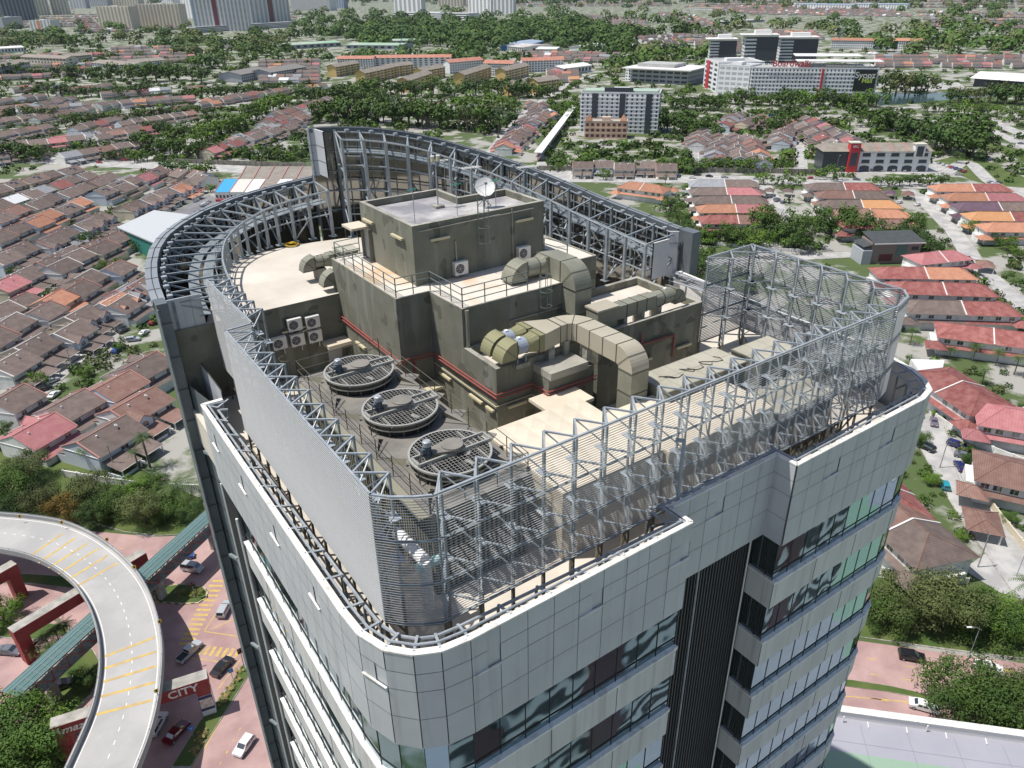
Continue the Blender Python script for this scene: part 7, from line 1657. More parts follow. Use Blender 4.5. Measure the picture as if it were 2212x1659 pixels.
def tree(x, y, s, sp, label, grp=None, lod=None, zs=1.0):
    p = G(x, y); d = p.length; lod = (2 if d < 190 else 1 if d < 420 else 0) if lod is None else lod
    me = ((CR_FAR + [CR_FAR[0]]), (CR_MID + [CR_MID6]), CR_NEAR)[lod][sp] or CR_MID[4]; rz = random.uniform(0, 6.28)
    o = empty('tree', p, label, 'tree', grp, rz); o.scale = (s, s, s * zs * random.uniform(.9, 1.1))
    child(TRK, 'trunk', o); c = child(me, 'crown', o); c.location = (0, 0, .14); TN[0] += 1; return o
def palm(x, y, h, r_, label, grp=None, fan=False):
    p = G(x, y); o = empty('palm_tree', p, label, 'palm', grp, random.uniform(0, 6)); t = child(PTR, 'trunk', o); t.scale = (h * .7 + 1, h * .7 + 1, h); c = child(PALM2 if fan else PALM, 'fronds', o); c.location = (0, 0, h); c.scale = (r_,) * 3; TN[0] += 1
def line(x0, y0, x1, y1, n, s, sps, where, jx=4, jy=3):
    for i in range(n):
        f = (i + .5) / n; sp = random.choice(sps); x = x0 + (x1 - x0) * f + random.uniform(-jx, jx); y = y0 + (y1 - y0) * f + random.uniform(-jy, jy)
        tree(x, y, s * random.uniform(.95, 1.55), sp, f'{SPEC[sp]} tree, {ORD[min(i, 29)]} of {n} along, {where}', 'trees ' + where)
# near left
for (x, y, s, sp, lb) in ((30, 1085, 7.5, 0, 'large feathery green tree at the left edge above the flyover'), (95, 1105, 6, 5, 'olive green tree second from the left above the flyover'), (70, 1040, 6.5, 3, 'spreading tree behind the leftmost ones, above the flyover'), (150, 1120, 5.5, 6, 'orange-tinged leafy tree above the flyover'), (200, 1085, 6.5, 5, 'broad olive tree above the middle of the flyover'), (250, 1115, 5.5, 0, 'green tree right of the broad olive one'),
        (315, 1130, 6.3, 3, 'spreading tree with visible trunk beside the footbridge'), (365, 1120, 5.5, 0, 'green tree nearest the footbridge'), (290, 1080, 5, 2, 'bright green tree below the low white wall'), (210, 1130, 5, 1, 'dark tree at the edge of the flyover parapet'), (10, 1130, 6, 1, 'dark tree cut by the left edge'), (340, 1060, 4.5, 0, 'small tree by the corner house garden'), (425, 1125, 4.5, 1, 'dark green tree between footbridge and tower'),
        (25, 1640, 9, 0, 'big lush green tree in the bottom left corner'), (95, 1620, 7.5, 2, 'bright leafy tree beside the Amazing beam'), (60, 1680, 8, 0, 'lush tree cut off by the bottom edge at left'), (12, 1345, 4.8, 2, 'small bright green tree left of the red pier'), (190, 1480, 3.2, 1, 'shrubby tree under the inner flyover edge')):
    tree(x, y, s, sp, lb, lod=2)
palm(325, 1010, 9, 3.2, 'tall feather palm in front of the corner house'); palm(193, 1015, 6, 2.4, 'slim palm left of the corner house'); palm(302, 1018, 6, 2.2, 'slim palm right of the house arch window'); palm(393, 1090, 5, 5.5, 'large drooping oil palm beside the curved wall'); palm(345, 1105, 4, 4, 'dark drooping palm below the oil palm')
for i, (x, y) in enumerate(((108, 1400), (128, 1385), (118, 1425), (145, 1375), (90, 1420))): palm(x, y, 2.8, 2.4, f'{ORD[i]} fan palm of the clump by the red portal pier', 'fan palms by the red pier', True)
# near right
for (x, y, s, sp, lb) in ((1950, 1345, 8, 5, 'airy olive tree right of the tower above the pink road'), (2030, 1350, 8.5, 3, 'wide spreading tree above the pink road'), (2110, 1365, 7.5, 0, 'round green tree above the pink road'), (2190, 1375, 7, 2, 'bright tree at the right edge above the pink road'), (1910, 1350, 6, 0, 'green tree hugging the tower side'), (2060, 1545, 8, 0, 'big green tree in front of the pink road'), (2150, 1560, 8.5, 0, 'largest tree at the right edge below the pink road'), (2210, 1560, 7, 3, 'tree cut by the right edge below the pink road'),
        (2010, 1045, 2.6, 2, 'small bright street tree beside the blue car'), (1985, 960, 3.4, 0, 'leafy street tree hiding a parked car'), (2095, 1005, 3.0, 1, 'small tree over the white car'), (2130, 1080, 2.2, 0, 'garden shrub tree by the cream wall'), (2180, 1130, 2.4, 0, 'small tree by the white porch at the right edge'), (2075, 1165, 1.8, 2, 'papaya-like sapling in the street')):
    tree(x, y, s, sp, lb, lod=2)
for i, (x, y, h) in enumerate(((1965, 745, 5), (2030, 755, 5), (2100, 780, 5), (2150, 790, 4.5), (2190, 810, 5.5), (2120, 830, 4.5), (2050, 775, 3))): palm(x, y, h, 2.6, f'{ORD[i]} garden palm from the left beside the scalloped red roof', 'garden palms beside the red roofed houses', True)
tree(2035, 735, 2.8, 5, 'garden tree under the purple blossom'); o = tree(2045, 728, 3.0, 0, 'purple flowering bougainvillea beside the white balcony'); o.children[1].data = crown(31, 3000, .035, 'r', LP, 16)
palm(2195, 1340, 9, 3.5, 'tall palm at the right edge above the pink road'); palm(1705, 540, 5, 3, 'yellowish palm by the road junction'); palm(1208, 352, 6, 5, 'broad palm by the covered walkway'); palm(1376, 372, 8, 4, 'dark palm standing beside the highway'); palm(1437, 398, 5, 2.6, 'slim palm behind the salmon roofed house'); palm(2065, 352, 6, 5, 'palm by the shop car park')
N_ = line
line(5, 345, 105, 352, 4, 10, (0, 1, 3, 6), 'in the clump left of the highway'); line(200, 340, 330, 352, 5, 6, (0, 2, 1), 'along the near side of the highway'); line(345, 365, 460, 388, 5, 6.5, (0, 1, 2), 'below the highway junction'); line(300, 325, 440, 345, 7, 9, (0, 3, 1), 'around the highway junction')
line(430, 330, 660, 345, 10, 5.5, (2, 0, 1), 'behind the right highway wall'); line(430, 315, 625, 225, 15, 9.5, (2, 0, 2), 'in the avenue running up from the junction', 3, 2); line(330, 290, 430, 300, 5, 8, (1, 0), 'left of the avenue')
line(130, 278, 330, 262, 9, 8, (5, 0, 1), 'in the tree belt left of the white villa'); line(-5, 262, 120, 262, 5, 10, (5, 1), 'at the left edge beyond the rows'); line(330, 262, 440, 250, 5, 8, (5, 0), 'middle left between rows')
line(60, 210, 330, 208, 9, 10, (0, 1), 'behind the second house rows'); line(380, 222, 600, 205, 9, 11, (1, 0, 3), 'left of the school blocks'); line(180, 172, 450, 178, 11, 15, (3, 0, 1), 'in the big tree belt at upper left'); line(20, 168, 170, 165, 5, 13, (1, 0), 'at the far upper left')
line(640, 215, 860, 232, 10, 12, (3, 1, 0), 'above the curved wall left'); line(680, 262, 800, 268, 6, 13, (3, 0, 1), 'just behind the curved wall'); line(800, 262, 930, 280, 7, 14, (3, 3, 1), 'in the wide crowned group behind the curved wall'); line(900, 275, 1085, 290, 9, 13, (3, 1, 3), 'in the dark group right of the billboard')
line(740, 205, 1200, 212, 20, 12, (1, 0, 3, 1), 'among the yellow flats'); line(1000, 240, 1120, 245, 5, 10, (0, 2), 'by the side street'); line(1180, 245, 1250, 250, 4, 7, (0, 2), 'along the covered walkway'); line(1210, 270, 1245, 235, 4, 7, (0, 2), 'between walkway and white apartments')
line(1430, 285, 1545, 300, 7, 11, (1, 0), 'right of the white apartments'); line(1225, 368, 1340, 370, 7, 5, (2, 0), 'along the highway below the shop terraces'); line(1350, 372, 1480, 370, 6, 6, (0, 2, 1), 'beside the highway palm'); line(1480, 368, 1690, 372, 12, 5.5, (0, 2), 'in the hedge row beside the highway')
line(1440, 232, 1560, 240, 7, 11, (1, 0), 'below the civic building'); line(1560, 225, 1900, 232, 18, 10, (1, 0, 2), 'in front of the mall'); line(1650, 300, 1730, 260, 5, 10, (1, 0), 'by the blue sign board'); line(1870, 270, 2000, 300, 8, 12, (1, 0), 'behind the shop car park'); line(2010, 320, 2110, 345, 6, 14, (1, 3), 'in the park by the ramps'); line(2040, 300, 2130, 300, 5, 13, (1, 0), 'in the park top by the ramps')
line(1910, 205, 2010, 200, 6, 14, (1, 5), 'by the river'); line(2040, 222, 2225, 225, 9, 12, (1, 5), 'along the river bank'); line(1990, 240, 2220, 258, 9, 7, (2, 0), 'in the scrub between ramps')
line(1480, 520, 1650, 535, 9, 6, (0, 2, 1), 'below the first block of coloured roofs'); line(1640, 500, 1740, 545, 6, 8.5, (0, 1), 'at the corner of the coloured roofs'); line(1750, 500, 1900, 520, 7, 7.5, (1, 0), 'below the middle block of coloured roofs'); line(1950, 520, 2010, 560, 4, 8, (1, 0), 'right of the dark modern house'); line(1640, 400, 1740, 400, 4, 5.5, (0, 2), 'above the small car porches'); line(1870, 400, 2040, 402, 8, 5, (0, 1, 2), 'beside the slip road')
line(1480, 560, 1530, 640, 6, 6, (0, 1), 'between curved wall and tall screen'); line(2080, 500, 2210, 560, 5, 4, (0, 2), 'in the right gardens'); line(1440, 450, 1490, 520, 5, 6, (0, 1), 'behind the curved wall right end')
tree(1545, 490, 5.0, 2, 'round bright tree left of two before the coloured roofs'); tree(1590, 488, 5.6, 0, 'round darker tree right of two before the coloured roofs'); tree(1303, 388, 6, 2, 'lone bright green tree by the highway'); tree(1800, 388, 9, 6, 'reddish brown crowned tree beside the highway')
tree(205, 560 - 25, 7, 0, 'round dark tree in the street beside the rows'); tree(40, 605, 5, 0, 'round tree beside the left houses'); tree(82, 835, 4.2, 2, 'bright round tree by the left street'); tree(185, 815, 3.4, 2, 'shrub tree beside the parked black car'); tree(70, 890, 3, 2, 'small bright tree lower in the left street'); tree(305, 545, 6.5, 1, 'dark feathery tree beside the pale hall'); tree(455, 415, 4.5, 2, 'round bright tree beside the blue roofed shop'); tree(8, 940, 4, 1, 'dark tree at the left edge near the street'); tree(95, 890, 2.6, 0, 'small street tree below the rows'); tree(340, 450, 5, 1, 'tree beside the car park'); tree(380, 445, 3, 2, 'small tree beside the car park')
line(10, 470, 250, 420, 8, 4, (0, 1), 'between the left rows'); line(20, 700, 280, 560, 7, 3, (2, 0), 'in the gardens above the left street')
# hedges and shrubs in islands
def shrub(x, y, s, m, label, grp=None):
    p = G(x, y, .1); o = empty('shrub', p, label, 'shrub', grp, random.random() * 6); o.scale = (s, s, s * .6); child(m, 'foliage', o)
SH = crown(41, 900, .07, 'r', leafm('shrub_yellow_green', (.16, .18, .04), (.24, .24, .07)), 10); SH2 = crown(42, 900, .07, 'r', leafm('shrub_dry', (.28, .22, .08), (.36, .30, .14)), 10)
for i, (x, y, s, m) in enumerate(((345, 1278, 1.6, SH2), (400, 1278, 1.5, SH), (415, 1283, 1.6, SH), (430, 1280, 1.5, SH), (388, 1284, 1.4, SH2), (520, 1450, 1.1, SH2), (512, 1468, 1.1, SH2), (500, 1485, 1.2, SH2), (490, 1500, 1.2, SH2), (480, 1516, 1.2, SH2), (440, 1585, 1.2, SH2), (432, 1600, 1.2, SH2), (420, 1625, 1.1, SH2))):
    shrub(x, y, s, m, 'clipped low shrub planted in the grass of the junction islands', 'clipped shrubs in the junction islands')
SH3 = crown(43, 1400, .05, 'r', L3, 12)
for i, (x, y, s) in enumerate(((2005, 895, 2.4), (2028, 902, 2.6), (2070, 925, 2), (2090, 930, 2), (2108, 938, 2.4))): shrub(x, y, s, SH3, 'clipped yellow-green hedge ball along the garden wall by the lane', 'clipped hedge balls by the lane')
# greenery filling the gaps between houses
def clear(p, extra=0):
    q = Vector(p[:2])
    if 2 < q.x < 48 and 12 < q.y < 66: return False
    for P in POOLS:
        ins = False
        for a, c in zip(P, P[1:] + P[:1]):
            if (a.y > q.y) != (c.y > q.y) and q.x < (c.x - a.x) * (q.y - a.y) / (c.y - a.y) + a.x: ins = not ins
        if ins: return False
    for P, d in AVOID:
        for a, c in zip(P, P[1:]):
            e = c - a; t_ = max(0, min(1, (q - a).dot(e) / max(1e-6, e.dot(e))))
            if (a + e * t_ - q).length < d + extra: return False
    return True
def gardens():
    b = MB(); r = random.Random(77); n = 0
    for (x0, x1, y0, y1, cnt, s0, s1) in ((-20, 340, 350, 960, 420, 1.2, 3.0), (-20, 700, 170, 350, 1000, 2.2, 4.8), (560, 1250, 150, 300, 500, 3, 6), (1180, 1900, 110, 380, 900, 2.5, 5.5), (1900, 2230, 110, 380, 260, 2.5, 4.5), (1400, 2230, 380, 720, 420, 1.2, 3.2), (1900, 2230, 720, 1230, 160, .8, 2), (-20, 700, 110, 170, 260, 4, 8), (1900, 2230, 240, 350, 60, 2, 4)):
        for i in range(cnt):
            x = r.uniform(x0, x1); y = r.uniform(y0, y1); p = G(x, y)
            if not clear(p): continue
            sz = r.uniform(s0, s1); m = r.choice((L1, L2, L3, L4, L1)); n += 1; nl = 34 if p.length > 350 else 70; zb = sz * .45; lf = .30 if nl == 34 else .2
            for j in range(nl):
                u = r.uniform(-.5, 1); ph = r.uniform(0, 6.283); kk = math.sqrt(1 - u * u); rr = sz * r.uniform(.5, 1.05)
                c = p + Vector((rr * kk * math.cos(ph), rr * kk * math.sin(ph), zb + rr * u * .7)); nn = Vector((kk * math.cos(ph), kk * math.sin(ph), u + .3)) + Vector((r.uniform(-.6, .6),) * 3); nn.normalize()
                t = nn.cross(Vector((r.uniform(-1, 1), r.uniform(-1, 1), 1))).normalized(); w_ = nn.cross(t); l = sz * lf * r.uniform(.7, 1.3); b.face([c + t * l, c + w_ * l * .7, c - t * l, c - w_ * l * .7], m)
    tag(b.build('garden_greenery'), 'mixed bushes and low garden greenery filling the gaps between the houses', 'greenery', kind='stuff')
gardens()
# ---------------------------------------------------------------- far woods: one mass
def woods(name, polys, n, s, label, mats_):
    b = MB(); r = random.Random(len(polys) * 7 + n)
    for (x0, x1, y0, y1) in polys:
        k = 0
        for i in range(n):
            x = r.uniform(x0, x1); y = y0 + (y1 - y0) * r.random(); p = G(x, y)
            if not clear(p, 26): continue
            sz = 0; sz = s * r.uniform(.6, 1.3) * (p.length / 1400) ** .35; m = r.choice(mats_); zb = r.uniform(.2, .8) * sz
            for j in range(80):
                u = r.uniform(-.2, 1); ph = r.uniform(0, 6.283); kk = math.sqrt(1 - u * u); rr = sz * r.uniform(.75, 1.05)
                c = p + Vector((rr * kk * math.cos(ph), rr * kk * math.sin(ph), zb + rr * u * .85)); nn = Vector((kk * math.cos(ph), kk * math.sin(ph), u + .3)) + Vector((r.uniform(-.5, .5),) * 3); nn.normalize()
                t = nn.cross(Vector((r.uniform(-1, 1), r.uniform(-1, 1), 1))).normalized(); w_ = nn.cross(t); l = sz * r.uniform(.12, .24); b.face([c + t * l, c + w_ * l * .8, c - t * l, c - w_ * l * .8], m)
    tag(b.build(name), label, 'woods', kind='stuff')
woods('woods', [(640, 1500, 38, 84), (760, 1120, 60, 104), (1000, 1360, 60, 118)], 300, 15, 'dense dark green woodland on the rise behind the flats', (L2, L1, L2))
woods('woods', [(0, 640, 66, 110), (280, 700, 92, 150), (330, 640, 70, 130), (0, 150, 80, 105), (230, 470, 110, 150)], 60, 13, 'broken green woodland across the upper left', (L2, L1, L4))
woods('woods', [(1480, 2230, 28, 75), (1520, 2230, 60, 110), (1880, 2230, 90, 150), (1500, 2230, 8, 26), (640, 1500, 6, 40), (1290, 1540, 120, 165)], 60, 15, 'patchy green woodland across the upper right', (L2, L1, L4))
woods('woods', [(0, 640, 48, 72), (700, 1250, 120, 140)], 70, 12, 'thin tree belts below the far towers', (L2, L1))
woods('woods', [(-40, 2260, -8, 12), (900, 2260, -30, 0)], 420, 26, 'hazy woodland along the horizon', (L2, L1))
# small village roofs
vr = random.Random(8)
for i in range(46):
    x, y = (vr.uniform(1120, 1340), vr.uniform(118, 133)) if i < 18 else (vr.uniform(1860, 2220), vr.uniform(118, 140))
    p = G(x, y); col = vr.choice(('white', 'red', 'grey', 'rust', 'pink')); o = empty('village_house', p, 'small low village house with sheet roof among distant trees', 'house', 'village houses among the distant trees', vr.uniform(0, 3)); b = MB(); b.box(-6, 6, -4, 4, 0, 3, HW1); child(b.mesh('wall'), 'wall', o); b = MB(); hip(b, 12, 8, 3, 2, ROOFC[col], .6); child(b.mesh('roof'), 'roof', o)
# ================================================================ VEHICLES
GL_ = glass('car_glass', (.02, .025, .03), .05, 0); TYRE = mat('tyre', (.02, .02, .02), .8)
def paint(name, c):
    m = mat(name, c, .25); m.node_tree.nodes['Principled BSDF'].inputs['Coat Weight'].default_value = .6; return m
PC = dict(white=paint('white_car_paint', (.75, .75, .74)), black=paint('black_car_paint', (.015, .016, .02)), silver=paint('silver_car_paint', (.42, .44, .46)), blue=paint('blue_car_paint', (.02, .08, .35)), red=paint('red_car_paint', (.42, .02, .03)), maroon=paint('maroon_car_paint', (.12, .01, .015)), grey=paint('grey_car_paint', (.14, .15, .17)), yellow=paint('yellow_car_paint', (.75, .45, .02)), teal=paint('teal_car_paint', (.02, .28, .35)), navy=paint('navy_car_paint', (.015, .02, .12)), purple=paint('purple_grey_car_paint', (.16, .13, .17)), green=paint('green_car_paint', (.05, .3, .1)))
CM = {}
def car_mesh(kind, col):
    if (kind, col) in CM: return CM[(kind, col)]
    m = PC[col]; body = MB(); gl = MB(); wh = MB(); det = MB()
    if kind == 'van': prof = [(-2.1, .35), (-2.15, 1.1), (-2.05, 1.95), (1.1, 1.95), (1.75, 1.15), (2.15, .95), (2.2, .35)]; cab = (-1.9, 1.25, 1.1, 1.85, 1.1, 1.75)
    elif kind == 'pickup': prof = [(-2.6, .4), (-2.6, 1.0), (-.6, 1.0), (-.55, 1.65), (.7, 1.7), (1.4, 1.1), (2.5, .95), (2.55, .4)]; cab = (-.5, .65, 1.05, 1.6, 1.05, 1.35)
    elif kind == 'hatch': prof = [(-1.85, .35), (-1.95, .9), (-1.6, 1.45), (.2, 1.48), (1.0, .98), (1.85, .8), (1.9, .35)]; cab = (-1.5, .2, .95, 1.4, .95, 1.0)
    elif kind == 'suv': prof = [(-2.1, .4), (-2.2, 1.05), (-1.9, 1.65), (.3, 1.68), (1.1, 1.12), (2.15, .95), (2.2, .4)]; cab = (-1.8, .3, 1.1, 1.6, 1.1, 1.1)
    else: prof = [(-2.2, .35), (-2.25, .9), (-1.5, 1.0), (-.9, 1.42), (.35, 1.44), (1.15, .98), (2.15, .82), (2.25, .35)]; cab = (-.85, .35, .98, 1.38, .98, 1.1)
    hw = .86
    for s in (-1, 1):
        ps = [(x, s * (hw - (.16 if z > 1.2 else 0)), z) for x, z in prof]; body.face(ps if s > 0 else ps[::-1], m)
    for (x0, z0), (x1, z1) in zip(prof, prof[1:] + prof[:1]):
        w0 = hw - (.16 if z0 > 1.2 else 0); w1 = hw - (.16 if z1 > 1.2 else 0); body.face([(x0, -w0, z0), (x0, w0, z0), (x1, w1, z1), (x1, -w1, z1)], m)
    # windows: windscreen, rear, sides
    tops = [p for p in prof if p[1] > 1.3]; xr, zr = tops[0]; xf, zf = tops[-1]; i0 = prof.index(tops[0]); i1 = prof.index(tops[-1])
    (bx, bz), (fx, fz) = prof[i0 - 1], prof[i1 + 1]
    def pane(x0, z0, x1, z1, w_, e=.015):
        d = Vector((z0 - z1, 0, x1 - x0)); d.normalize(); d = d if d.z > 0 else -d; a = .12; X0 = x0 + (x1 - x0) * a; Z0 = z0 + (z1 - z0) * a; X1 = x0 + (x1 - x0) * (1 - a); Z1 = z0 + (z1 - z0) * (1 - a)
        gl.face([(X0 + d.x * e, -w_, Z0 + d.z * e), (X0 + d.x * e, w_, Z0 + d.z * e), (X1 + d.x * e, w_ - .02, Z1 + d.z * e), (X1 + d.x * e, -w_ + .02, Z1 + d.z * e)], GL_)
    pane(xf, zf, fx, fz, .66); pane(xr, zr, bx, bz, .62)
    for s in (-1, 1):
        y0 = s * (hw - .01 + .02); y1 = s * (hw - .14 + .01); zb = max(bz, fz) + .03; zt = min(zr, zf) - .08
        for a, c in ((xr + .05, (xr + xf) / 2 - .04), ((xr + xf) / 2 + .04, xf)):
            ex = .3 if c == xf else 0; gl.face([(a - (.2 if a == xr + .05 else 0), y0, zb), (c + ex, y0, zb), (c, y1, zt), (a, y1, zt)], GL_)
    for x in (prof[0][0] + .75, prof[-1][0] - .8):
        for s in (-1, 1): wh.tube((x, s * (hw - .18), .32), (x, s * (hw + .02), .32), TYRE, .32, 12); wh.tube((x, s * (hw + .02), .32), (x, s * (hw + .03), .32), MOTORT, .18, 8)
    L_ = prof[-1][0]
    if kind == 'pickup': det.box(-2.5, -.7, -.72, .72, .98, 1.012, JOINT)
    me = (body.mesh('body'), gl.mesh('window'), wh.mesh('wheels'))
    hl = MB(); 
    for s in (-.6, .6): hl.box(L_ - .06, L_ + .02, s - .17, s + .17, .62, .76, WHITE)
    tl = MB(); xb = prof[0][0]
    for s in (-.65, .65): tl.box(xb - .07, xb + .02, s - .15, s + .15, .7, .88, REDS)
    CM[(kind, col)] = me + (hl.mesh('headlights'), tl.mesh('tail_lights'), det.mesh('load_bed') if det.f else None); return CM[(kind, col)]
KN = dict(sedan='sedan', hatch='hatchback', suv='tall car', van='van', pickup='pickup truck')
def car(x0, y0, x1, y1, kind, col, label, z=0.05, grp=None, L=None):
    """nose towards x1,y1 (photo points on the road)"""
    a = G(x0, y0, z); c = G(x1, y1, z); d = c - a; o = empty('parked_car' if grp else 'car', ((a + c) / 2).to_tuple(), label, KN[kind].split()[0] if kind != 'pickup' else 'pickup', grp, math.atan2(d.y, d.x))
    for me, nm in zip(car_mesh(kind, col), ('body', 'window', 'wheels', 'headlights', 'tail_lights', 'load_bed')):
        if me: child(me, nm, o)
    return o
for a in ((546, 1592, 511, 1640, 'hatch', 'white', 'white hatchback driving down the pink road at the bottom'), (462, 1466, 500, 1424, 'sedan', 'black', 'black sedan beside the planted median'), (386, 1436, 434, 1390, 'pickup', 'silver', 'silver pickup truck half in the flyover shadow'), (395, 1228, 438, 1236, 'van', 'silver', 'silver and white van beyond the island'), (385, 1209, 415, 1203, 'hatch', 'blue', 'blue hatchback under the footbridge'), (479, 1335, 493, 1308, 'suv', 'silver', 'silver car emerging beside the tower foot'),
          (362, 1610, 403, 1565, 'sedan', 'maroon', 'dark red sedan in the flyover shadow'), (330, 1590, 352, 1550, 'suv', 'white', 'white car peeking out from under the flyover'), (2, 1408, 45, 1412, 'sedan', 'grey', 'dark grey sedan at the left edge'), (118, 1492, 150, 1478, 'hatch', 'black', 'black car under the footbridge at left'),
          (2108, 1440, 2158, 1452, 'sedan', 'white', 'white sedan on the pink road behind the trees'), (1940, 1418, 1995, 1428, 'suv', 'black', 'black car shaded by the trees on the pink road'), (1972, 1524, 2015, 1536, 'sedan', 'white', 'white sedan half under the tree at the podium'),
          (2050, 960, 2078, 970, 'suv', 'navy', 'dark blue estate car parked at the lane corner'), (2068, 985, 2095, 992, 'sedan', 'grey', 'grey car behind the dark blue estate'), (2082, 1025, 2064, 998, 'sedan', 'navy', 'bright navy sedan in the right street'), (2045, 1065, 2036, 1040, 'hatch', 'teal', 'teal hatchback under the small street tree'), (2015, 905, 2018, 925, 'sedan', 'purple', 'purple-grey car by the hedge'), (2185, 1030, 2152, 1020, 'suv', 'white', 'white car in the pink paved drive'), (2045, 1220, 2055, 1206, 'hatch', 'yellow', 'bright yellow car in the brown car porch'), (1990, 1228, 2030, 1233, 'sedan', 'white', 'white car behind the garden wall'), (2010, 975, 1990, 965, 'suv', 'black', 'black car below the leafy street tree'),
          (243, 768, 262, 753, 'hatch', 'blue', 'bright blue car in the left street'), (275, 738, 302, 735, 'suv', 'silver', 'silver car in the left street'), (302, 728, 322, 715, 'sedan', 'white', 'white car in the left street near the curved wall'), (257, 722, 278, 712, 'sedan', 'black', 'black car outside the white fenced house'), (325, 705, 336, 695, 'hatch', 'red', 'red car beside the curved wall'), (150, 802, 172, 786, 'sedan', 'black', 'black car by the shrub in the left street'), (105, 830, 122, 822, 'sedan', 'silver', 'silver car by the round tree'), (80, 848, 112, 838, 'suv', 'black', 'black car under the round tree'), (110, 862, 125, 850, 'sedan', 'white', 'white car lower in the left street'), (285, 672, 305, 672, 'hatch', 'grey', 'dark car beside the red fence'), (175, 540, 198, 543, 'sedan', 'white', 'white car below the round dark tree')):
    car(*a)
HWC = [(165, 345, 'white'), (215, 352, 'red'), (268, 347, 'red'), (343, 342, 'grey'), (655, 358, 'white'), (570, 357, 'black'), (1290, 380, 'teal'), (1370, 377, 'grey'), (1412, 380, 'red'), (1465, 379, 'white'), (1506, 379, 'black'), (1532, 382, 'black'), (1495, 385, 'white'), (1565, 384, 'silver'), (1635, 387, 'silver'), (1752, 386, 'red'), (1765, 387, 'white'), (1770, 379, 'red'), (1850, 389, 'grey'), (1990, 395, 'grey'), (2020, 391, 'silver'), (2140, 395, 'silver'), (2155, 396, 'black'), (2070, 378, 'silver'), (2078, 368, 'white'), (2168, 286, 'maroon'), (2205, 311, 'grey'), (2150, 398, 'white')]
for i, (x, y, c) in enumerate(HWC): car(x - 9, y, x + 9, y + .6, 'sedan', c, f'{c} car driving along the highway, {ORD[i]} counted from the left edge', grp='cars driving along the highway')
PK = [(x, 372, 'v') for x in range(1785, 2000, 24)] + [(2025 + 9 * k, 355 + 3 * k, 'h') for k in range(7)] + [(1750 + 3 * k, 335 - 7 * k, 'v') for k in range(6)] + [(435 + 5 * k, 447 - 4 * k, 'h') for k in range(3)] + [(445, 452, 'h'), (425, 462, 'h'), (440, 470, 'h'), (394, 438, 'h')] + [(1075 + 6 * k, 300 - 9 * k, 'v') for k in range(9)] + [(1660 + 14 * k, 428 + 6 * k, 'h') for k in range(3)] + [(1675, 436, 'h'), (1940, 440, 'h'), (1978, 445, 'h'), (1960, 430, 'v'), (1445, 440, 'h'), (1150, 190, 'h'), (1145, 187, 'h'), (1140, 193, 'h')]
for i, (x, y, o_) in enumerate(PK):
    c = random.choice(('white', 'white', 'silver', 'black', 'grey', 'blue', 'red')); dx = 7 if o_ == 'h' else 3; dy = -2 if o_ == 'h' else -5
    car(x, y, x + dx, y + dy, random.choice(('sedan', 'hatch', 'suv')), c, 'small parked car in the residential streets and shop car parks', grp='small parked cars in side streets and car parks')
# ================================================================ STREET FURNITURE
def lamp(x, y, h, label, arm=(1.5, 0), grp=None):
    p = G(x, y); o = empty('street_lamp', p, label, 'street lamp', grp); b = MB(); b.tube(p, p + Vector((0, 0, h)), GALV, .09, 8, .05); b.path([p + Vector((0, 0, h)), p + Vector((arm[0] * .5, arm[1] * .5, h + .35)), p + Vector((arm[0], arm[1], h + .4))], GALV, .04); b.build('pole', o)
    b = MB(); c = p + Vector((arm[0], arm[1], h + .4)); b.bar(c, c + Vector((arm[0], arm[1], 0)).normalized() * .8, WHITE, .3, .12); b.build('lamp_head', o)
lamp(2085, 1440, 9, 'curved grey street lamp beside the white sedan on the pink road', (-1.2, .8)); lamp(2195, 1225 + 20, 8, 'street lamp by the white garden wall', (1.5, .5))
for i, (x, y) in enumerate(((1500, 376), (1630, 378), (1805, 378), (1990, 352), (1285, 372), (2020, 245), (2120, 250), (2190, 262), (1945, 235), (2085, 235), (180, 560 + 3), (270, 480))): lamp(x, y, 11, f'slim street lamp, {ORD[i]} in the list along highway and ramps' if 0 else 'slim grey street lamp standing beside the highway or its ramps', (1.8, .6), 'slim street lamps along highway and ramps')
def upole(x, y, h, label, grp='concrete utility poles in the side streets'):
    p = G(x, y); o = empty('utility_pole', p, label, 'utility pole', grp); b = MB(); b.tube(p, p + Vector((0, 0, h)), KERB, .14, 8, .09); b.build('pole', o); b = MB(); b.bar(p + Vector((-.7, 0, h - .3)), p + Vector((.7, 0, h - .3)), GALVD, .1); b.build('cross_arm', o); return p + Vector((0, 0, h - .2))
U1 = [upole(2030, 1010, 8.5, 'concrete utility pole in the upper right street'), upole(2112, 1225, 8.5, 'concrete utility pole with lamp by the tiled drive')]
U2 = [upole(160, 805, 8, 'utility pole near the shrub in the left street'), upole(262, 735, 8, 'utility pole near the silver car in the left street')]; upole(250, 980 + 40, 8, 'utility pole below the corner house')
b = MB()
for pr in (U1, U2):
    pts = [pr[0].lerp(pr[1], k / 10) - Vector((0, 0, 1.2 * math.sin(math.pi * k / 10))) for k in range(11)]; b.path(pts, JOINT, .03, 4)
tag(b.build('overhead_cable'), 'sagging overhead cables strung between the utility poles', 'cable')
def signal(x, y, label):
    p = G(x, y); o = empty('traffic_light', p, label, 'traffic light'); b = MB(); b.tube(p, p + Vector((0, 0, 3.4)), GALVD, .07); b.build('pole', o); b = MB()
    for s in (-.25, .25): b.box(p.x + s - .17, p.x + s + .17, p.y - .2, p.y + .1, 3.2, 4.2, BLK); b.tube((p.x + s, p.y - .2, 3.95), (p.x + s, p.y - .26, 3.95), REDS, .1, 8)
    b.box(p.x - .5, p.x + .5, p.y - .02, p.y + .0, 3.1, 4.3, BLK); b.build('signal_head', o)
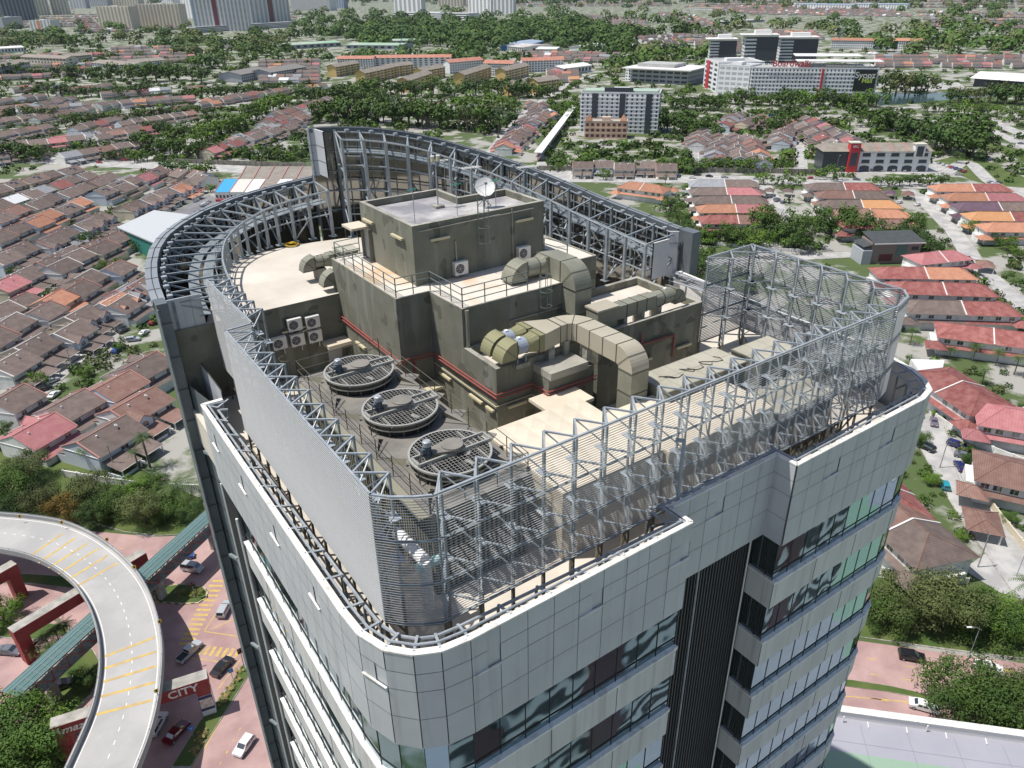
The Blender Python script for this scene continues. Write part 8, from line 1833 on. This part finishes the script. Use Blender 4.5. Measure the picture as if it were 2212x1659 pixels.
signal(423, 1293, 'traffic light standing in the kerbed island'); signal(527, 1438, 'traffic light at the tip of the planted median')
BSG = mat('blue_sign', (.04, .2, .55), .5)
def sign(x, y, h, label, m=BSG, w_=.8, hh=.9, two=False):
    p = G(x, y); o = empty('road_sign', p, label, 'sign'); b = MB(); b.tube(p, p + Vector((0, 0, h)), GALV, .05 if w_ < 2 else .15); b.build('post', o); b = MB(); b.box(p.x - w_ / 2, p.x + w_ / 2, p.y - .12, p.y - .08, h - hh, h, m); b.box(p.x - w_ / 4, p.x + w_ / 4, p.y - .13, p.y - .121, h - hh * .6, h - hh * .5, WHITE); b.build('sign_face', o)
sign(503, 1467, 2.6, 'small blue road sign in the planted median'); sign(418, 1592, 2.6, 'small blue sign in the flyover shadow'); sign(1945, 352, 8, 'big blue direction sign by the shop car park', BSG, 7, 3.4); sign(2122, 968, 2.4, 'red round no entry sign at the lane', REDS, .7, .7); sign(1665, 262, 6, 'blue direction sign behind the trees near the mall', BSG, 9, 4)
YS = mat('yellow_chevron', (.8, .5, .02), .5)
for i, (x, y) in enumerate(((45, 1122), (135, 1135), (233, 1172), (292, 1232), (347, 1350), (340, 1500))):
    p = G(x, y, HF + .85); p.z = HF + .85; o = empty('chevron_sign', p, f'yellow and black chevron sign on the outer flyover parapet, {ORD[i]} from its far end', 'sign', 'chevron signs on the flyover parapet'); b = MB(); b.tube(p, p + Vector((0, 0, 1.1)), GALV, .04); b.build('post', o); b = MB(); b.box(p.x - .3, p.x + .3, p.y - .06, p.y - .03, p.z + .5, p.z + 1.2, YS); b.box(p.x - .1, p.x + .12, p.y - .07, p.y - .061, p.z + .55, p.z + 1.15, BLK); b.build('sign_face', o)

# ================================================================ AIR
hzo = bpy.data.objects.new('haze', bpy.data.meshes.new('haze'))
bm_ = MB(); bm_.box(-9000, 12000, -400, 14000, -1, 260, GR_); hzo.data = bm_.mesh('haze'); COL.objects.link(hzo)
hm_ = bpy.data.materials.new('haze_air'); hm_.use_nodes = True; hn = hm_.node_tree; hn.nodes.clear(); ho = hn.nodes.new('ShaderNodeOutputMaterial'); pv = hn.nodes.new('ShaderNodeVolumePrincipled')
pv.inputs['Color'].default_value = (.80, .88, 1.0, 1); pv.inputs['Density'].default_value = .000015; pv.inputs['Anisotropy'].default_value = .1; hn.links.new(pv.outputs[0], ho.inputs['Volume'])
hzo.data.materials.clear(); hzo.data.materials.append(hm_); tag(hzo, 'thin pale haze over the distant town', 'haze', kind='stuff')
